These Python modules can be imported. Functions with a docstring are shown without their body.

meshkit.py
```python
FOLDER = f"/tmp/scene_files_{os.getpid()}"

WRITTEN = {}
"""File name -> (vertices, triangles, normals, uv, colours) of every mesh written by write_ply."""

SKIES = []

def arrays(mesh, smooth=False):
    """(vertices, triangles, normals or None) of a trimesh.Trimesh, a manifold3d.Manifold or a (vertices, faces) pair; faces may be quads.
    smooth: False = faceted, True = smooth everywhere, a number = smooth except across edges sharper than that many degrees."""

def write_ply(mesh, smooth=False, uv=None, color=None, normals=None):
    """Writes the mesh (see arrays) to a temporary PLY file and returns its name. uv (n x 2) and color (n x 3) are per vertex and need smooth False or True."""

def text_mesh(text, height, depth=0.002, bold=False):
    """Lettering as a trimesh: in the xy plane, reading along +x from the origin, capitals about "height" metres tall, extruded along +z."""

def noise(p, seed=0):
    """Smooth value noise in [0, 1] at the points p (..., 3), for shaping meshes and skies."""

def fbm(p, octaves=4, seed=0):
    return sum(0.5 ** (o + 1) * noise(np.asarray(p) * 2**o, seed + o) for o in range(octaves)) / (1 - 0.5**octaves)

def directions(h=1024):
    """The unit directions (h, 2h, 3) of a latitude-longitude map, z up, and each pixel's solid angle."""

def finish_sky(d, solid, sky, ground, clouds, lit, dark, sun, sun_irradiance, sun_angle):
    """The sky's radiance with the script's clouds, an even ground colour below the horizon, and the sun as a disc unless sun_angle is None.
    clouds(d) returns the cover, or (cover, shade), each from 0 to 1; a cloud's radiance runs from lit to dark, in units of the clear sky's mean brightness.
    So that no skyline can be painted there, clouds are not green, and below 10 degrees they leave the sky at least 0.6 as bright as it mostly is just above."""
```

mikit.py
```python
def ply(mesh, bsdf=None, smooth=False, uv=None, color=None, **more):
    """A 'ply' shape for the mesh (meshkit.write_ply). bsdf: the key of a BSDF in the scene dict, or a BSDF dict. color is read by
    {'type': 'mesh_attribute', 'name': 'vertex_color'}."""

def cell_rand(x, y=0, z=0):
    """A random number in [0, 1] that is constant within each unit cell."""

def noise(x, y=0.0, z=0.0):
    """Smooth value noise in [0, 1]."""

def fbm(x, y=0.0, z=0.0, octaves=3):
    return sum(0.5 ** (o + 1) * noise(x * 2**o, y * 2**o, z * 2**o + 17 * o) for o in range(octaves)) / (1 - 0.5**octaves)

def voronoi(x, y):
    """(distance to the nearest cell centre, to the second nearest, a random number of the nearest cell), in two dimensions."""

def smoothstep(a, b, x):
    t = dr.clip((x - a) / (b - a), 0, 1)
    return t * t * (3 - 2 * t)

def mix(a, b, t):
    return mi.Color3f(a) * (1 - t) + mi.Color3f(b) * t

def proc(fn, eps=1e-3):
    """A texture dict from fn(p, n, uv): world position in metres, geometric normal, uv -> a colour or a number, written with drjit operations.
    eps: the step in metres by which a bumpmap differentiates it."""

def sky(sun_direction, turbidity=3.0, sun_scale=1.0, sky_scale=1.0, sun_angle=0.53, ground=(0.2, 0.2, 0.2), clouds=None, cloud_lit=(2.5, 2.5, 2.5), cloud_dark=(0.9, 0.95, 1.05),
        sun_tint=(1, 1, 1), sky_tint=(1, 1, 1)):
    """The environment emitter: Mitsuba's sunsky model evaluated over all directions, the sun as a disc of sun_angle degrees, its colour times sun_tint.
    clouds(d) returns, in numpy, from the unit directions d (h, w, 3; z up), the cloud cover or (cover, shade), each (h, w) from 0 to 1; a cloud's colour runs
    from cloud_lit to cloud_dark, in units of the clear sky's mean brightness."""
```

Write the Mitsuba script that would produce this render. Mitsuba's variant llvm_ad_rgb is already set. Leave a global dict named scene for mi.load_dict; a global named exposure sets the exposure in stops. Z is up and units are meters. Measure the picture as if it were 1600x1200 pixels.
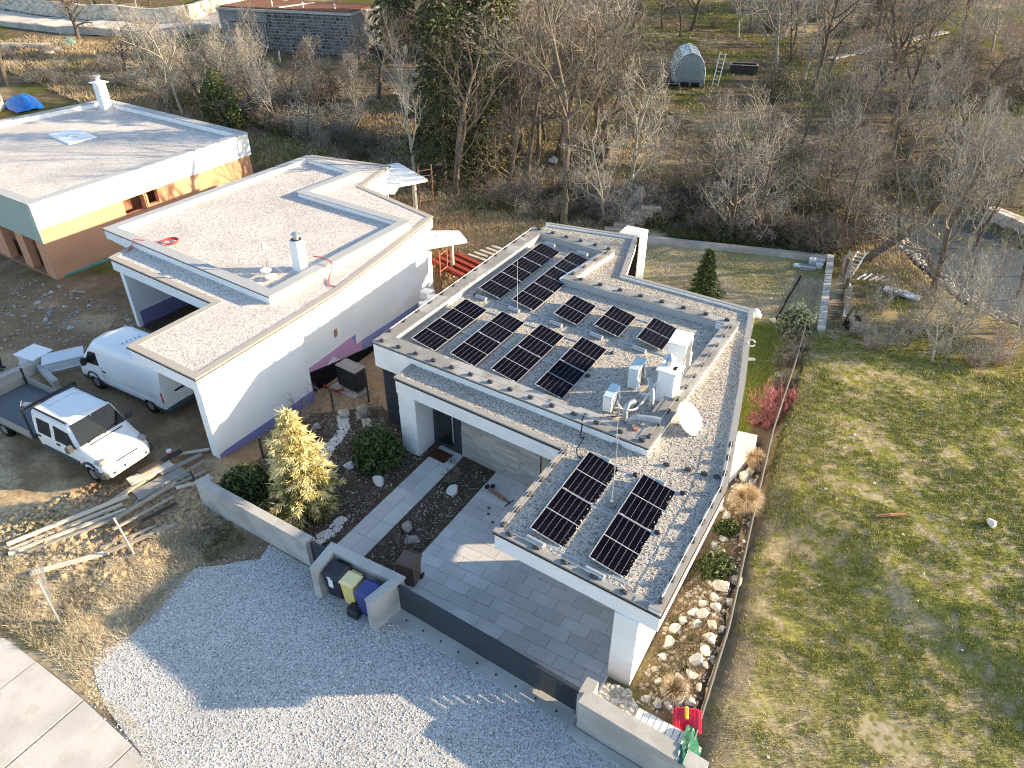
import math, random
import numpy as np, trimesh, mitsuba as mi, mikit, meshkit, drjit as dr
import manifold3d as m3
from shapely.geometry import Polygon, MultiPolygon, LineString, Point, box as sbox
from shapely import contains_xy
from mikit import fbm, noise, voronoi, cell_rand, smoothstep, mix
T = mi.ScalarTransform4f
scene, labels = {}, {}

# ------------------------------------------------------------------ camera, sky, exposure
CAM = np.array([-0.139, -0.158, 16.648]); PITCH, YAW = 0.5913465, -0.5258479
FWD = np.array([math.sin(YAW)*math.cos(PITCH), math.cos(YAW)*math.cos(PITCH), -math.sin(PITCH)])
scene['camera'] = {'type': 'perspective', 'fov': math.degrees(2*math.atan(800/1139.154)), 'fov_axis': 'x',
                   'to_world': T().look_at(origin=CAM.tolist(), target=(CAM+FWD).tolist(), up=[0, 0, 1]), 'near_clip': 0.1, 'far_clip': 2000.0}
SUN = (9.0, 5.65, 3.1)
scene['sky'] = mikit.sky(SUN, turbidity=3.5, ground=(0.12, 0.1, 0.08), sky_scale=1.15, sun_tint=(1.0, 1.14, 1.48), sky_tint=(1.0, 1.0, 1.06))
exposure = 3.53

# ------------------------------------------------------------------ scene helpers
def number(name):
    if name not in USED: USED[name] = 0; return name
    USED[name] += 1; return f'{name}_{USED[name]:03d}'
USED = {}
def tag(key, label=None, cat=None, group=None, kind=None):
    d = {}
    if label: d['label'] = label
    if cat: d['category'] = cat
    if group: d['group'] = group
    if kind: d['kind'] = kind
    if d: labels[key] = d
    return key
def thing(name, label, cat, group=None): return tag(number(name), label, cat, group)
def solo(name, mesh, m, label, cat, group=None, smooth=False, kind=None, tw=None, **kw):
    k = number(name); scene[k] = mikit.ply(mesh, m, smooth=smooth, **kw)
    if tw is not None: scene[k]['to_world'] = tw
    return tag(k, label, cat, group, kind)
def struct(name, mesh, m, smooth=False, **kw):
    k = number(name); scene[k] = mikit.ply(mesh, m, smooth=smooth, **kw); labels[k] = {'kind': 'structure'}; return k
def part(parent, name, mesh, m, smooth=False, label=None, kind=None, tw=None, **kw):
    k = number(parent+'__'+name)
    scene[k] = dict(mesh) if isinstance(mesh, dict) else mikit.ply(mesh, m, smooth=smooth, **kw)
    if tw is not None: scene[k]['to_world'] = tw
    if label or kind: tag(k, label, None, None, kind)
    return k
def place(x, y, z, rz=0.0, s=1.0, rx=0.0, ry=0.0):
    t = T().translate([x, y, z]).rotate([0, 0, 1], rz)
    if ry: t = t.rotate([0, 1, 0], ry)
    if rx: t = t.rotate([1, 0, 0], rx)
    return t.scale(s) if not isinstance(s, (tuple, list)) else t.scale(list(s))

# ------------------------------------------------------------------ mesh helpers
def cat(ms): return trimesh.util.concatenate(ms)
def box(x0, x1, y0, y1, z0, z1):
    b = trimesh.creation.box([x1-x0, y1-y0, z1-z0]); b.apply_translation([(x0+x1)/2, (y0+y1)/2, (z0+z1)/2]); return b
def rbox(sx, sy, sz, c=(0, 0, 0), r=0.02, rz=0.0):
    hx, hy, hz = sx/2, sy/2, sz/2; r = min(r, hx*.9, hy*.9, hz*.9); pts = []
    for a in (-1, 1):
        for b in (-1, 1):
            for d in (-1, 1):
                pts += [[a*hx, b*(hy-r), d*(hz-r)], [a*(hx-r), b*hy, d*(hz-r)], [a*(hx-r), b*(hy-r), d*hz]]
    m = trimesh.convex.convex_hull(np.array(pts))
    if rz: m.apply_transform(trimesh.transformations.rotation_matrix(math.radians(rz), [0, 0, 1]))
    m.apply_translation(c); return m
def prism(poly, z0, z1):
    if not hasattr(poly, 'geom_type'): poly = Polygon(poly)
    out = []
    for g in getattr(poly, 'geoms', [poly]):
        m = trimesh.creation.extrude_polygon(g, z1-z0, engine='earcut'); m.apply_translation([0, 0, z0]); out.append(m)
    return cat(out)
def sheet(poly, z):
    if not hasattr(poly, 'geom_type'): poly = Polygon(poly)
    out = []
    for g in getattr(poly, 'geoms', [poly]):
        v, f = trimesh.creation.triangulate_polygon(g, engine='earcut')
        out.append(trimesh.Trimesh(np.c_[v, np.full(len(v), z)], f, process=False))
        if out[-1].face_normals[:, 2].mean() < 0: out[-1].invert()
    return cat(out)
def tube(pts, r, n=6, cap=False):
    p = np.asarray(pts, float); r = np.broadcast_to(r, (len(p),)).astype(float)
    t = np.gradient(p, axis=0); t /= np.linalg.norm(t, axis=1, keepdims=True)+1e-12
    a = np.cross(t, [0, 0, 1.0]); bad = np.linalg.norm(a, axis=1) < .15
    a[bad] = np.cross(t[bad], [1.0, 0, 0]); a /= np.linalg.norm(a, axis=1, keepdims=True)+1e-12
    for i in range(1, len(a)):
        if a[i]@a[i-1] < 0: a[i] = -a[i]
    b = np.cross(t, a); ang = np.arange(n)*2*np.pi/n
    v = p[:, None]+r[:, None, None]*(np.cos(ang)[None, :, None]*a[:, None]+np.sin(ang)[None, :, None]*b[:, None])
    i, j = np.meshgrid(np.arange(len(p)-1), np.arange(n), indexing='ij')
    q = np.stack([i*n+j, i*n+(j+1) % n, (i+1)*n+(j+1) % n, (i+1)*n+j], -1).reshape(-1, 4)
    f = np.vstack([q[:, [0, 2, 1]], q[:, [0, 3, 2]]]); v = v.reshape(-1, 3)
    if cap:
        k = len(v); v = np.vstack([v, p[:1], p[-1:]]); jj = np.arange(n); e = (len(p)-1)*n
        f = np.vstack([f, np.c_[jj, (jj+1) % n, np.full(n, k)], np.c_[(jj+1) % n+e, jj+e, np.full(n, k+1)]])
    return trimesh.Trimesh(v, f, process=False)
def curve(pts, n=24):
    p = np.asarray(pts, float); d = np.r_[0, np.cumsum(np.linalg.norm(np.diff(p, axis=0), axis=1))]
    from scipy.interpolate import PchipInterpolator
    u = np.linspace(0, d[-1], n); return np.c_[[PchipInterpolator(d, p[:, k])(u) for k in range(3)]].T
def cyl(r, h, c=(0, 0, 0), n=16, r2=None):
    r2 = r if r2 is None else r2
    return tube([[c[0], c[1], c[2]], [c[0], c[1], c[2]+h]], [r, r2], n, cap=True)
def beam(a, b, w, h):
    a, b = np.array(a, float), np.array(b, float); L = np.linalg.norm(b-a); m = trimesh.creation.box([L, w, h])
    x = (b-a)/L; y = np.cross([0, 0, 1.0], x); y = y/np.linalg.norm(y) if np.linalg.norm(y) > 1e-6 else np.array([0, 1.0, 0]); z = np.cross(x, y)
    M = np.eye(4); M[:3, 0], M[:3, 1], M[:3, 2], M[:3, 3] = x, y, z, (a+b)/2; m.apply_transform(M); return m
def rock(seed, size, flat=.7, sub=2):
    m = trimesh.creation.icosphere(subdivisions=sub, radius=1.0); v = m.vertices
    v = v*(0.72+.65*meshkit.fbm(v*1.3+seed*7.3, 3, seed))[:, None]
    rng = np.random.default_rng(seed)
    for _ in range(9):
        n = rng.normal(size=3); n /= np.linalg.norm(n); d = v@n; k = (.50+rng.random()*.22); v = v-np.maximum(d-k, 0)[:, None]*n
    m.vertices = v*np.array([size, size*(.65+.5*rng.random()), size*flat]); return m
ICO = trimesh.creation.icosahedron()
OCT = trimesh.Trimesh([[1, 0, 0], [-1, 0, 0], [0, 1, 0], [0, -1, 0], [0, 0, 1], [0, 0, -1]], [[0, 2, 4], [2, 1, 4], [1, 3, 4], [3, 0, 4], [2, 0, 5], [1, 2, 5], [3, 1, 5], [0, 3, 5]], process=False)
def in_poly(rng, poly, n):
    if not hasattr(poly, 'geom_type'): poly = Polygon(poly)
    x0, y0, x1, y1 = poly.bounds; out = np.zeros((0, 2))
    while len(out) < n:
        p = rng.random((n*2+20, 2))*[x1-x0, y1-y0]+[x0, y0]; out = np.vstack([out, p[contains_xy(poly, p[:, 0], p[:, 1])]])
    return out[:n]
def stones(rng, xy, z, lo, hi, base=OCT, flat=.6):
    n = len(xy); bv, bf = np.asarray(base.vertices), np.asarray(base.faces)
    s = lo+(hi-lo)*rng.random(n)**1.6
    sc = s[:, None]*np.c_[.7+.6*rng.random(n), .7+.6*rng.random(n), flat*(.7+.6*rng.random(n))]
    jit = 1+.35*(rng.random((n, len(bv), 3))-.5)
    a = rng.random(n)*6.283; c, si = np.cos(a), np.sin(a)
    v = bv[None]*jit*sc[:, None]; tilt = (rng.random((n, 1))-.5)*.9
    v[..., 2] += v[..., 0]*tilt
    x, y = v[..., 0]*c[:, None]-v[..., 1]*si[:, None], v[..., 0]*si[:, None]+v[..., 1]*c[:, None]
    v = np.stack([x+xy[:, 0:1], y+xy[:, 1:2], v[..., 2]+np.broadcast_to(z, (n,))[:, None]+s[:, None]*.15], -1).reshape(-1, 3)
    f = (bf[None]+(np.arange(n)*len(bv))[:, None, None]).reshape(-1, 3)
    return trimesh.Trimesh(v, f, process=False)
def blades(rng, xy, z, hlo, hhi, w, lean=.5, dirbias=(0, 0)):
    n = len(xy); h = hlo+(hhi-hlo)*rng.random(n); a = rng.random(n)*6.283
    base = np.c_[xy, np.broadcast_to(z, (n,))-.01]; d = np.c_[np.cos(a), np.sin(a), np.zeros(n)]
    w = w*(.6+.8*rng.random(n)); b = rng.random(n)*6.283; L = lean*h*(.3+rng.random(n))
    tip = base+np.c_[np.cos(b)*L+dirbias[0]*h, np.sin(b)*L+dirbias[1]*h, h]
    v = np.stack([base-d*w[:, None], base+d*w[:, None], tip], 1).reshape(-1, 3)
    return trimesh.Trimesh(v, np.arange(3*n).reshape(-1, 3), process=False)
def leafs(rng, c, size, up=.3):
    """little quads (two triangles) with random attitude, at the centres c"""
    n = len(c); u = rng.normal(size=(n, 3)); u /= np.linalg.norm(u, axis=1, keepdims=True)
    w = rng.normal(size=(n, 3)); w[:, 2] += up; w -= (w*u).sum(1)[:, None]*u; w /= np.linalg.norm(w, axis=1, keepdims=True)
    s = (size*(.6+.8*rng.random(n)))[:, None]
    v = np.stack([c-u*s, c-w*s*.45, c+u*s, c+w*s*.45], 1).reshape(-1, 3)
    i = np.arange(n)*4; f = np.vstack([np.c_[i, i+1, i+2], np.c_[i, i+2, i+3]]); return trimesh.Trimesh(v, f, process=False)

# ------------------------------------------------------------------ terrain
def sst(a, b, x):
    t = np.clip((np.asarray(x, float)-a)/(b-a), 0, 1); return t*t*(3-2*t)
def fence_x(y): return np.interp(y, [9, 10.3, 13.4, 18.2, 22.1, 27.2, 31.3], [-1.15, -1.2, -1.38, -1.96, -2.4, -2.74, -3.1])
def terrain0(x, y):
    x = np.asarray(x, float); y = np.asarray(y, float); s = -.5*x+.866*y-44
    h = .12*(np.sqrt(s*s+36)+s-1.0)*.5*sst(-20, 4, s)
    dip = np.interp(y, [11.8, 14, 17.5, 21.5, 28, 34], [0, -.32, -.68, -1.0, -.7, 0])*sst(-16.2, -17.6, x)*sst(-21.8, -20.4, x)
    bank = .28*sst(-3.1, -1.6, x)*sst(.0, -.3, x-fence_x(y))*sst(9.8, 11, y)*sst(21.5, 19.5, y)
    d = (x+2.0)*.45+(y-19.8)*.89
    lawn = sst(-.1, .45, x-fence_x(y))*(.25+.34*sst(-1.8, .3, d)*sst(14, 3, d))*sst(13, 9, x)*sst(6, 9.5, y)*sst(45, 34, y)
    return h+dip+np.maximum(bank, lawn)
def terrain(x, y):
    x = np.asarray(x, float); y = np.asarray(y, float); p = np.stack([x, y, 0*x], -1)
    flat = sst(-17.6, -17.9, x)+sst(9.6, 9.2, y)*0
    plot = (x > -18.2) & (x < -3.0) & (y > 4.2) & (y < 33)
    road = (y < 4.3) & (x < -8)
    dirt = sst(-15.6, -16.6, x)*sst(12.5, 11.5, y)*sst(4.2, 5.0, y)*(x > -30)
    house = ((x < -18.0) & (x > -34) & (y > 11.6) & (y < 33)) | ((x < -37) & (x > -57) & (y > 17) & (y < 35))
    b = .40*(meshkit.fbm(p*.9, 4, 5)-.5)*dirt+.20*(meshkit.fbm(p*2.6, 2, 9)-.5)*dirt
    far = ~(plot | road | house)
    b = b+np.where(far, .10*(meshkit.fbm(p*1.1, 3, 2)-.5)+.05*(meshkit.fbm(p*4.0, 2, 3)-.5)*sst(45, 30, y), 0)*(1-dirt)
    w = far & (y > 30)
    b = b+np.where(w, .5*(meshkit.fbm(p*.25, 3, 12)-.5)*sst(34, 46, y), 0)
    return terrain0(x, y)+b
def tz(x, y): return float(terrain(np.array([x]), np.array([y]))[0])
# ------------------------------------------------------------------ materials
def mat(name, b): scene['mat_'+name] = b; return 'mat_'+name
def rgb(c): return {'type': 'rgb', 'value': [float(x) for x in c]} if not isinstance(c, dict) else c
def diff(c): return {'type': 'twosided', 'bsdf': {'type': 'diffuse', 'reflectance': rgb(c)}}
def prin(c, rough=.5, metal=0.0, spec=.5, **k): return {'type': 'twosided', 'bsdf': {'type': 'principled', 'base_color': rgb(c), 'roughness': rough, 'metallic': metal, 'specular': spec, **k}}
def bumped(b, fn, eps=.004): return {'type': 'twosided', 'bsdf': {'type': 'bumpmap', 'arbitrary': mikit.proc(fn, eps), 'scale': 1.0, 'bsdf': b}}
def P(fn): return mikit.proc(fn)

def plaster(p, n, uv):
    s = fbm(p.x*.8+p.z*.3, p.y*.8, p.z*1.5, 3); drip = noise(p.x*5+p.y*5, p.z*.35, 3.0); foot = smoothstep(.55, .0, p.z)*smoothstep(.35, .7, noise(p.x*1.3, p.y*1.3, 1.0))
    return mix(mix((.87, .87, .86), (.78, .78, .76), smoothstep(.45, .8, s)*.6+smoothstep(.6, .9, drip)*.25), (.55, .50, .42), foot*.5)
mat('plaster', diff(P(plaster)))
def plaster_new(p, n, uv):
    s = fbm(p.x*.7, p.y*.7, p.z*.7, 3); return mix((.90, .90, .90), (.83, .84, .85), smoothstep(.4, .75, s))
mat('plaster_new', diff(P(plaster_new)))
def pebble(c0, c1, c2, sc):
    def fn(p, n, uv):
        a, b, r = voronoi(p.x*sc, p.y*sc); big = fbm(p.x*.6, p.y*.6, 1.0, 3)
        col = mix(mix(c0, c1, r), c2, smoothstep(.78, .9, cell_rand(dr.floor(r*997), 3, 1)))
        col = mix(col, mi.Color3f(c0)*.6, smoothstep(.14, .02, b-a)*.6)
        return col*(.86+.28*big)
    return P(fn)
mat('roof_pebble', diff(pebble((.36, .325, .28), (.58, .54, .48), (.22, .18, .155), 24)))
mat('roof_pebble_pale', diff(pebble((.54, .49, .455), (.78, .73, .69), (.40, .35, .31), 19)))
mat('forecourt', diff(pebble((.38, .37, .36), (.65, .64, .62), (.24, .23, .22), 30)))
for i, c in enumerate([(.60, .58, .54), (.48, .45, .41), (.36, .33, .28), (.27, .24, .21), (.53, .46, .37)]): mat(f'pebble_{i}', diff(c))
for i, c in enumerate([(.70, .69, .67), (.55, .54, .53), (.40, .39, .38)]): mat(f'chip_{i}', diff(c))

def ground_col(p, n, uv):
    x, y = p.x, p.y
    n1 = fbm(x*.30+3, y*.30, 0.0, 3); n2 = fbm(x*1.7, y*1.7, 2.0, 3); n3 = noise(x*11, y*11, 1.0); n4 = noise(x*37, y*37, 4.0); w = (fbm(x*.8, y*.8, 7.0, 2)-.5)*1.6
    litter = mix((.11, .082, .055), (.235, .18, .122), n2); turf = mix((.075, .085, .028), (.19, .17, .062), n2)
    straw = mix((.36, .27, .17), (.52, .41, .26), n2)
    col = mix(litter, turf, smoothstep(.47, .62, n1)); col = mix(col, straw, smoothstep(.60, .78, fbm(x*.22+20, y*.22, 5.0, 3))*.75)
    # dry meadow strip behind the two finished houses and in the rear yard
    yard = smoothstep(-14.5, -13.2, x+w*.3)*smoothstep(-2.2, -2.8, x)*smoothstep(26.0, 27.0, y)*smoothstep(40.4, 39.8, y)
    col = mix(col, mix(mix((.42, .34, .215), (.58, .47, .30), n2), mix((.23, .22, .07), (.36, .32, .11), n3), smoothstep(.45, .66, n1+.12*n3)), yard)
    mead = smoothstep(-24, -22, x+w)*smoothstep(-13.0, -14.5, x+w)*smoothstep(26, 28, y+w)*smoothstep(39, 35, y+w)
    col = mix(col, mix(straw, turf, smoothstep(.5, .7, n1)), mead)
    # back lawn strip beside the white house
    strip = smoothstep(-5.6, -5.3, x)*smoothstep(-3.2, -3.45, x+w*.2)*smoothstep(22.5, 23, y)*smoothstep(32, 31.4, y)
    col = mix(col, mix((.14, .165, .03), (.27, .27, .065), n2), strip)
    # field to the right
    fx = dr.select(y < 13.4, -1.2-.055*(y-10.0), -1.38-.098*(y-13.4)); fx = dr.maximum(fx, dr.select(y < 22, -9.0, -2.24-.065*(y-22)))
    field = smoothstep(-.12, .15, x-fx)*smoothstep(33.5, 31.0, y+w)
    n5 = noise(x*4.3, y*4.3, 6.0); g = (.45+.55*smoothstep(8.0, 17.0, y+w))*smoothstep(.38, .56, n1*.16+n2*.40+n5*.44); fcol = mix(mix((.31, .255, .155), (.43, .355, .22), n3), mix((.16, .17, .04), (.30, .28, .08), n3), g)
    fcol = mix(fcol, (.26, .215, .15), smoothstep(.0, .8, smoothstep(.9, .2, dr.abs(x-fx-.3+w*.15))*smoothstep(.3, .55, n2)))
    bare = smoothstep(1.1, .3, dr.sqrt(dr.square((x-2.6)*1.0)+dr.square((y-12.6)*1.5))+w*.4)+smoothstep(.75, .3, dr.sqrt(dr.square((x-1.35)*.9)+dr.square((y-20.75)*2.2))+w*.12)
    fcol = mix(fcol, (.38, .325, .235), .75*dr.clip(bare, 0, 1)*smoothstep(.25, .55, n3))
    col = mix(col, fcol, field)
    # building site: pale trampled sand, darker soil further back, dry grass verge by the lane
    site = smoothstep(-15.4, -16.0, x+w*.35)*smoothstep(19.0, 16.0, y+w)*smoothstep(-60, -48, x)
    soil = mix((.22, .145, .085), (.34, .235, .14), n2); sand = mix((.37, .26, .155), (.54, .405, .26), n2*.6+n3*.4)
    dirt = mix(sand, soil, smoothstep(.45, .7, fbm(x*.5, y*.5, 11.0, 3)+.25*smoothstep(11.0, 15.0, y)))
    col = mix(col, dirt, site)
    gap = smoothstep(-20.8, -20.2, x)*smoothstep(-15.3, -15.8, x)*smoothstep(15.2, 16.6, y+w*.4)*smoothstep(29, 26, y)
    col = mix(col, mix((.27, .18, .105), (.42, .30, .185), n2), gap)
    verge = smoothstep(7.6, 6.2, y+w*.9+(x+17)*.12)*smoothstep(3.5, 3.9, y)*smoothstep(-13.5, -14.5, x+w*.2)
    col = mix(col, mix((.38, .295, .18), (.56, .45, .29), n3), verge)
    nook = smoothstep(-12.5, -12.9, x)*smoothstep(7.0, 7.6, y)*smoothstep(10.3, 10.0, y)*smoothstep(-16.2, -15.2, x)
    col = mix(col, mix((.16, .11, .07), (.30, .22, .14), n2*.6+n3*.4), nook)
    return col*(.72+.40*n3*.6+.40*n4*.5)
mat('ground', diff(P(ground_col)))
def soil_col(p, n, uv):
    n2 = fbm(p.x*3, p.y*3, 2.0, 3); n3 = noise(p.x*25, p.y*25, 1.0)
    return mix(mix((.045, .034, .025), (.12, .09, .065), n2), (.24, .19, .14), smoothstep(.74, .9, n3))
mat('mulch', diff(P(soil_col)))
def conc(p, n, uv):
    a = fbm(p.x*1.4, p.y*1.4, p.z*1.4, 3); b = noise(p.x*28, p.y*28, p.z*28)
    return mix((.50, .48, .45), (.38, .365, .34), smoothstep(.35, .7, a))*(.92+.14*b)
mat('concrete', diff(P(conc)))
def roadc(p, n, uv):
    a = fbm(p.x*.9, p.y*.9, 0.0, 3); b = noise(p.x*40, p.y*40, 1.0); c = smoothstep(.55, .75, fbm(p.x*2.7+4, p.y*2.7, 3.0, 3))
    return mix(mix((.60, .56, .51), (.52, .48, .44), smoothstep(.35, .7, a)), (.46, .40, .33), c*.35)*(.93+.12*b)
mat('road', diff(P(roadc)))
def paverc(p, n, uv):
    a = fbm(p.x*.8+5, p.y*.8, 0.0, 3); b = noise(p.x*45, p.y*45, 1.0)
    return mix((.60, .585, .565), (.50, .485, .465), smoothstep(.3, .75, a))*(.94+.12*b)
for i, k in enumerate((1.0, .92, 1.07)): mat(f'paver_{i}', diff(P(lambda p, n, uv, k=k: paverc(p, n, uv)*k)))
mat('joint', diff((.16, .15, .14)))
for i, c in enumerate([(.40, .375, .35), (.345, .325, .305), (.44, .41, .38), (.37, .34, .31)]): mat(f'clad_{i}', prin(c, .85, spec=.2))
def membrane(p, n, uv):
    a = fbm(p.x*1.1, p.y*1.1, 0.0, 4); b = noise(p.x*20, p.y*20, 2.0)
    return mix(mix((.34, .335, .325), (.23, .22, .21), smoothstep(.35, .6, a)), (.40, .385, .36), smoothstep(.6, .8, fbm(p.x*2.5+9, p.y*2.5, 1.0, 3))*.7)*(.93+.14*b)
mat('membrane', prin(P(membrane), .8, spec=.25))
mat('coping', prin((.29, .28, .265), .6, spec=.25)); mat('coping_pale', prin((.36, .365, .37), .6, spec=.25)); mat('coping_tan', prin((.36, .325, .285), .65, spec=.25))
mat('upstand', prin((.40, .40, .40), .6, spec=.25)); mat('drip', prin((.06, .048, .042), .6)); mat('anthracite', prin((.035, .042, .052), .45)); mat('black', prin((.02, .02, .022), .55)); mat('dark', diff((.025, .024, .024)))
mat('glass_dark', prin((.012, .015, .018), .03, spec=.5)); mat('pane', {'type': 'thindielectric'})
mat('galv', prin((.62, .64, .66), .38, .85)); mat('alu', prin((.80, .81, .82), .35, .6)); mat('steel', prin((.50, .50, .51), .45, .8))
mat('white_paint', prin((.80, .80, .80), .35)); mat('white_plastic', prin((.72, .74, .74), .5)); mat('blue_lid', prin((.42, .52, .56), .45)); mat('grey_plastic', prin((.30, .30, .30), .6)); mat('grey_block', prin((.25, .245, .24), .8, spec=.2)); mat('holder', prin((.075, .075, .078), .7, spec=.2)); mat('duct', prin((.42, .44, .46), .5, .55)); mat('vent_grey', prin((.11, .115, .12), .6))
def cells(p, n, uv):
    fx, fy = uv.x-dr.floor(uv.x), uv.y-dr.floor(uv.y); ex = dr.minimum(fx, 1-fx); ey = dr.minimum(fy, 1-fy)
    col = mix((.0015, .0015, .0045), (.003, .0028, .007), cell_rand(uv.x, uv.y, 2))
    col = mix(col, (.02, .02, .03), smoothstep(.022, .012, ey)*.8)
    col = mix(col, (.24, .24, .27), smoothstep(.046, .034, ex)*(.3+.7*smoothstep(.20, .10, ey)))
    return col
mat('cells', prin(P(cells), .25, spec=.03)); mat('panel_frame', prin((.42, .43, .45), .45, .4))
def orange(p, n, uv):
    a = fbm(p.x*1.2, p.y*1.2, p.z*1.2, 3); j = p.z*4.0-dr.floor(p.z*4.0); h = (p.x+p.y)*2.7+.5*(dr.floor(p.z*4.0)-2*dr.floor(p.z*2.0)); h = h-dr.floor(h)
    e = dr.maximum(smoothstep(.05, .0, dr.minimum(j, 1-j)), smoothstep(.03, .0, dr.minimum(h, 1-h)))
    return mix(mix((.60, .30, .17), (.70, .39, .25), a), (.42, .26, .18), e*.35)
mat('orange_block', diff(P(orange))); mat('green_board', diff((.40, .48, .42))); mat('green_sheet', prin((.10, .33, .27), .4)); mat('purple', diff((.24, .23, .44))); mat('pink', diff((.62, .36, .56))); mat('blue_board', diff((.28, .32, .55))); mat('bitumen', diff((.018, .018, .02)))
def rockc(p, n, uv):
    a = fbm(p.x*4, p.y*4, p.z*4, 3); b = noise(p.x*22, p.y*22, p.z*22)
    return mix((.66, .61, .53), (.42, .37, .30), smoothstep(.35, .7, a))*(.85+.25*b)
mat('rock', diff(P(rockc))); mat('rock_grey', diff((.36, .33, .29))); mat('rock_white', diff((.66, .64, .60)))
def barkc(p, n, uv):
    a = noise(p.x*9, p.y*9, p.z*3.0); b = noise(p.x*2, p.y*2, p.z*1.3); return mix((.085, .068, .054), (.21, .175, .14), a*.6+b*.4)
mat('bark', diff(P(barkc))); mat('bark_pale', diff((.36, .33, .28))); mat('twig', diff((.225, .195, .165))); mat('twig_pale', diff((.37, .34, .295))); mat('twig_dark', diff((.15, .125, .105))); mat('twig_red', diff((.40, .17, .17)))
def leaf(c, t=.25): return {'type': 'twosided', 'bsdf': {'type': 'principled', 'base_color': rgb(c), 'roughness': .55, 'specular': .35}}
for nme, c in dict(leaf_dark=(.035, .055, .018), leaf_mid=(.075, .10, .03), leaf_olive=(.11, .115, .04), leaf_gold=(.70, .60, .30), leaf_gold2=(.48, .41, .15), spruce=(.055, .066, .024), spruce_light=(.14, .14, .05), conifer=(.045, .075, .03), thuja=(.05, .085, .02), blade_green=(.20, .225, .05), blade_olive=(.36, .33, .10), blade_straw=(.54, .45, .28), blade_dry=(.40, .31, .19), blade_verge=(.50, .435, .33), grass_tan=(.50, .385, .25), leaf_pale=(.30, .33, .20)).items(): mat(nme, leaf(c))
def woodc(p, n, uv):
    a = noise(p.x*3, p.y*3, p.z*3); b = noise(p.x*24, p.y*7, p.z*24); return mix((.50, .42, .33), (.34, .28, .22), a*.5+b*.5)
mat('wood', diff(P(woodc))); mat('wood_grey', diff((.33, .31, .28))); mat('wood_pale', diff((.62, .56, .47))); mat('wood_dark', diff((.07, .06, .055)))
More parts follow.
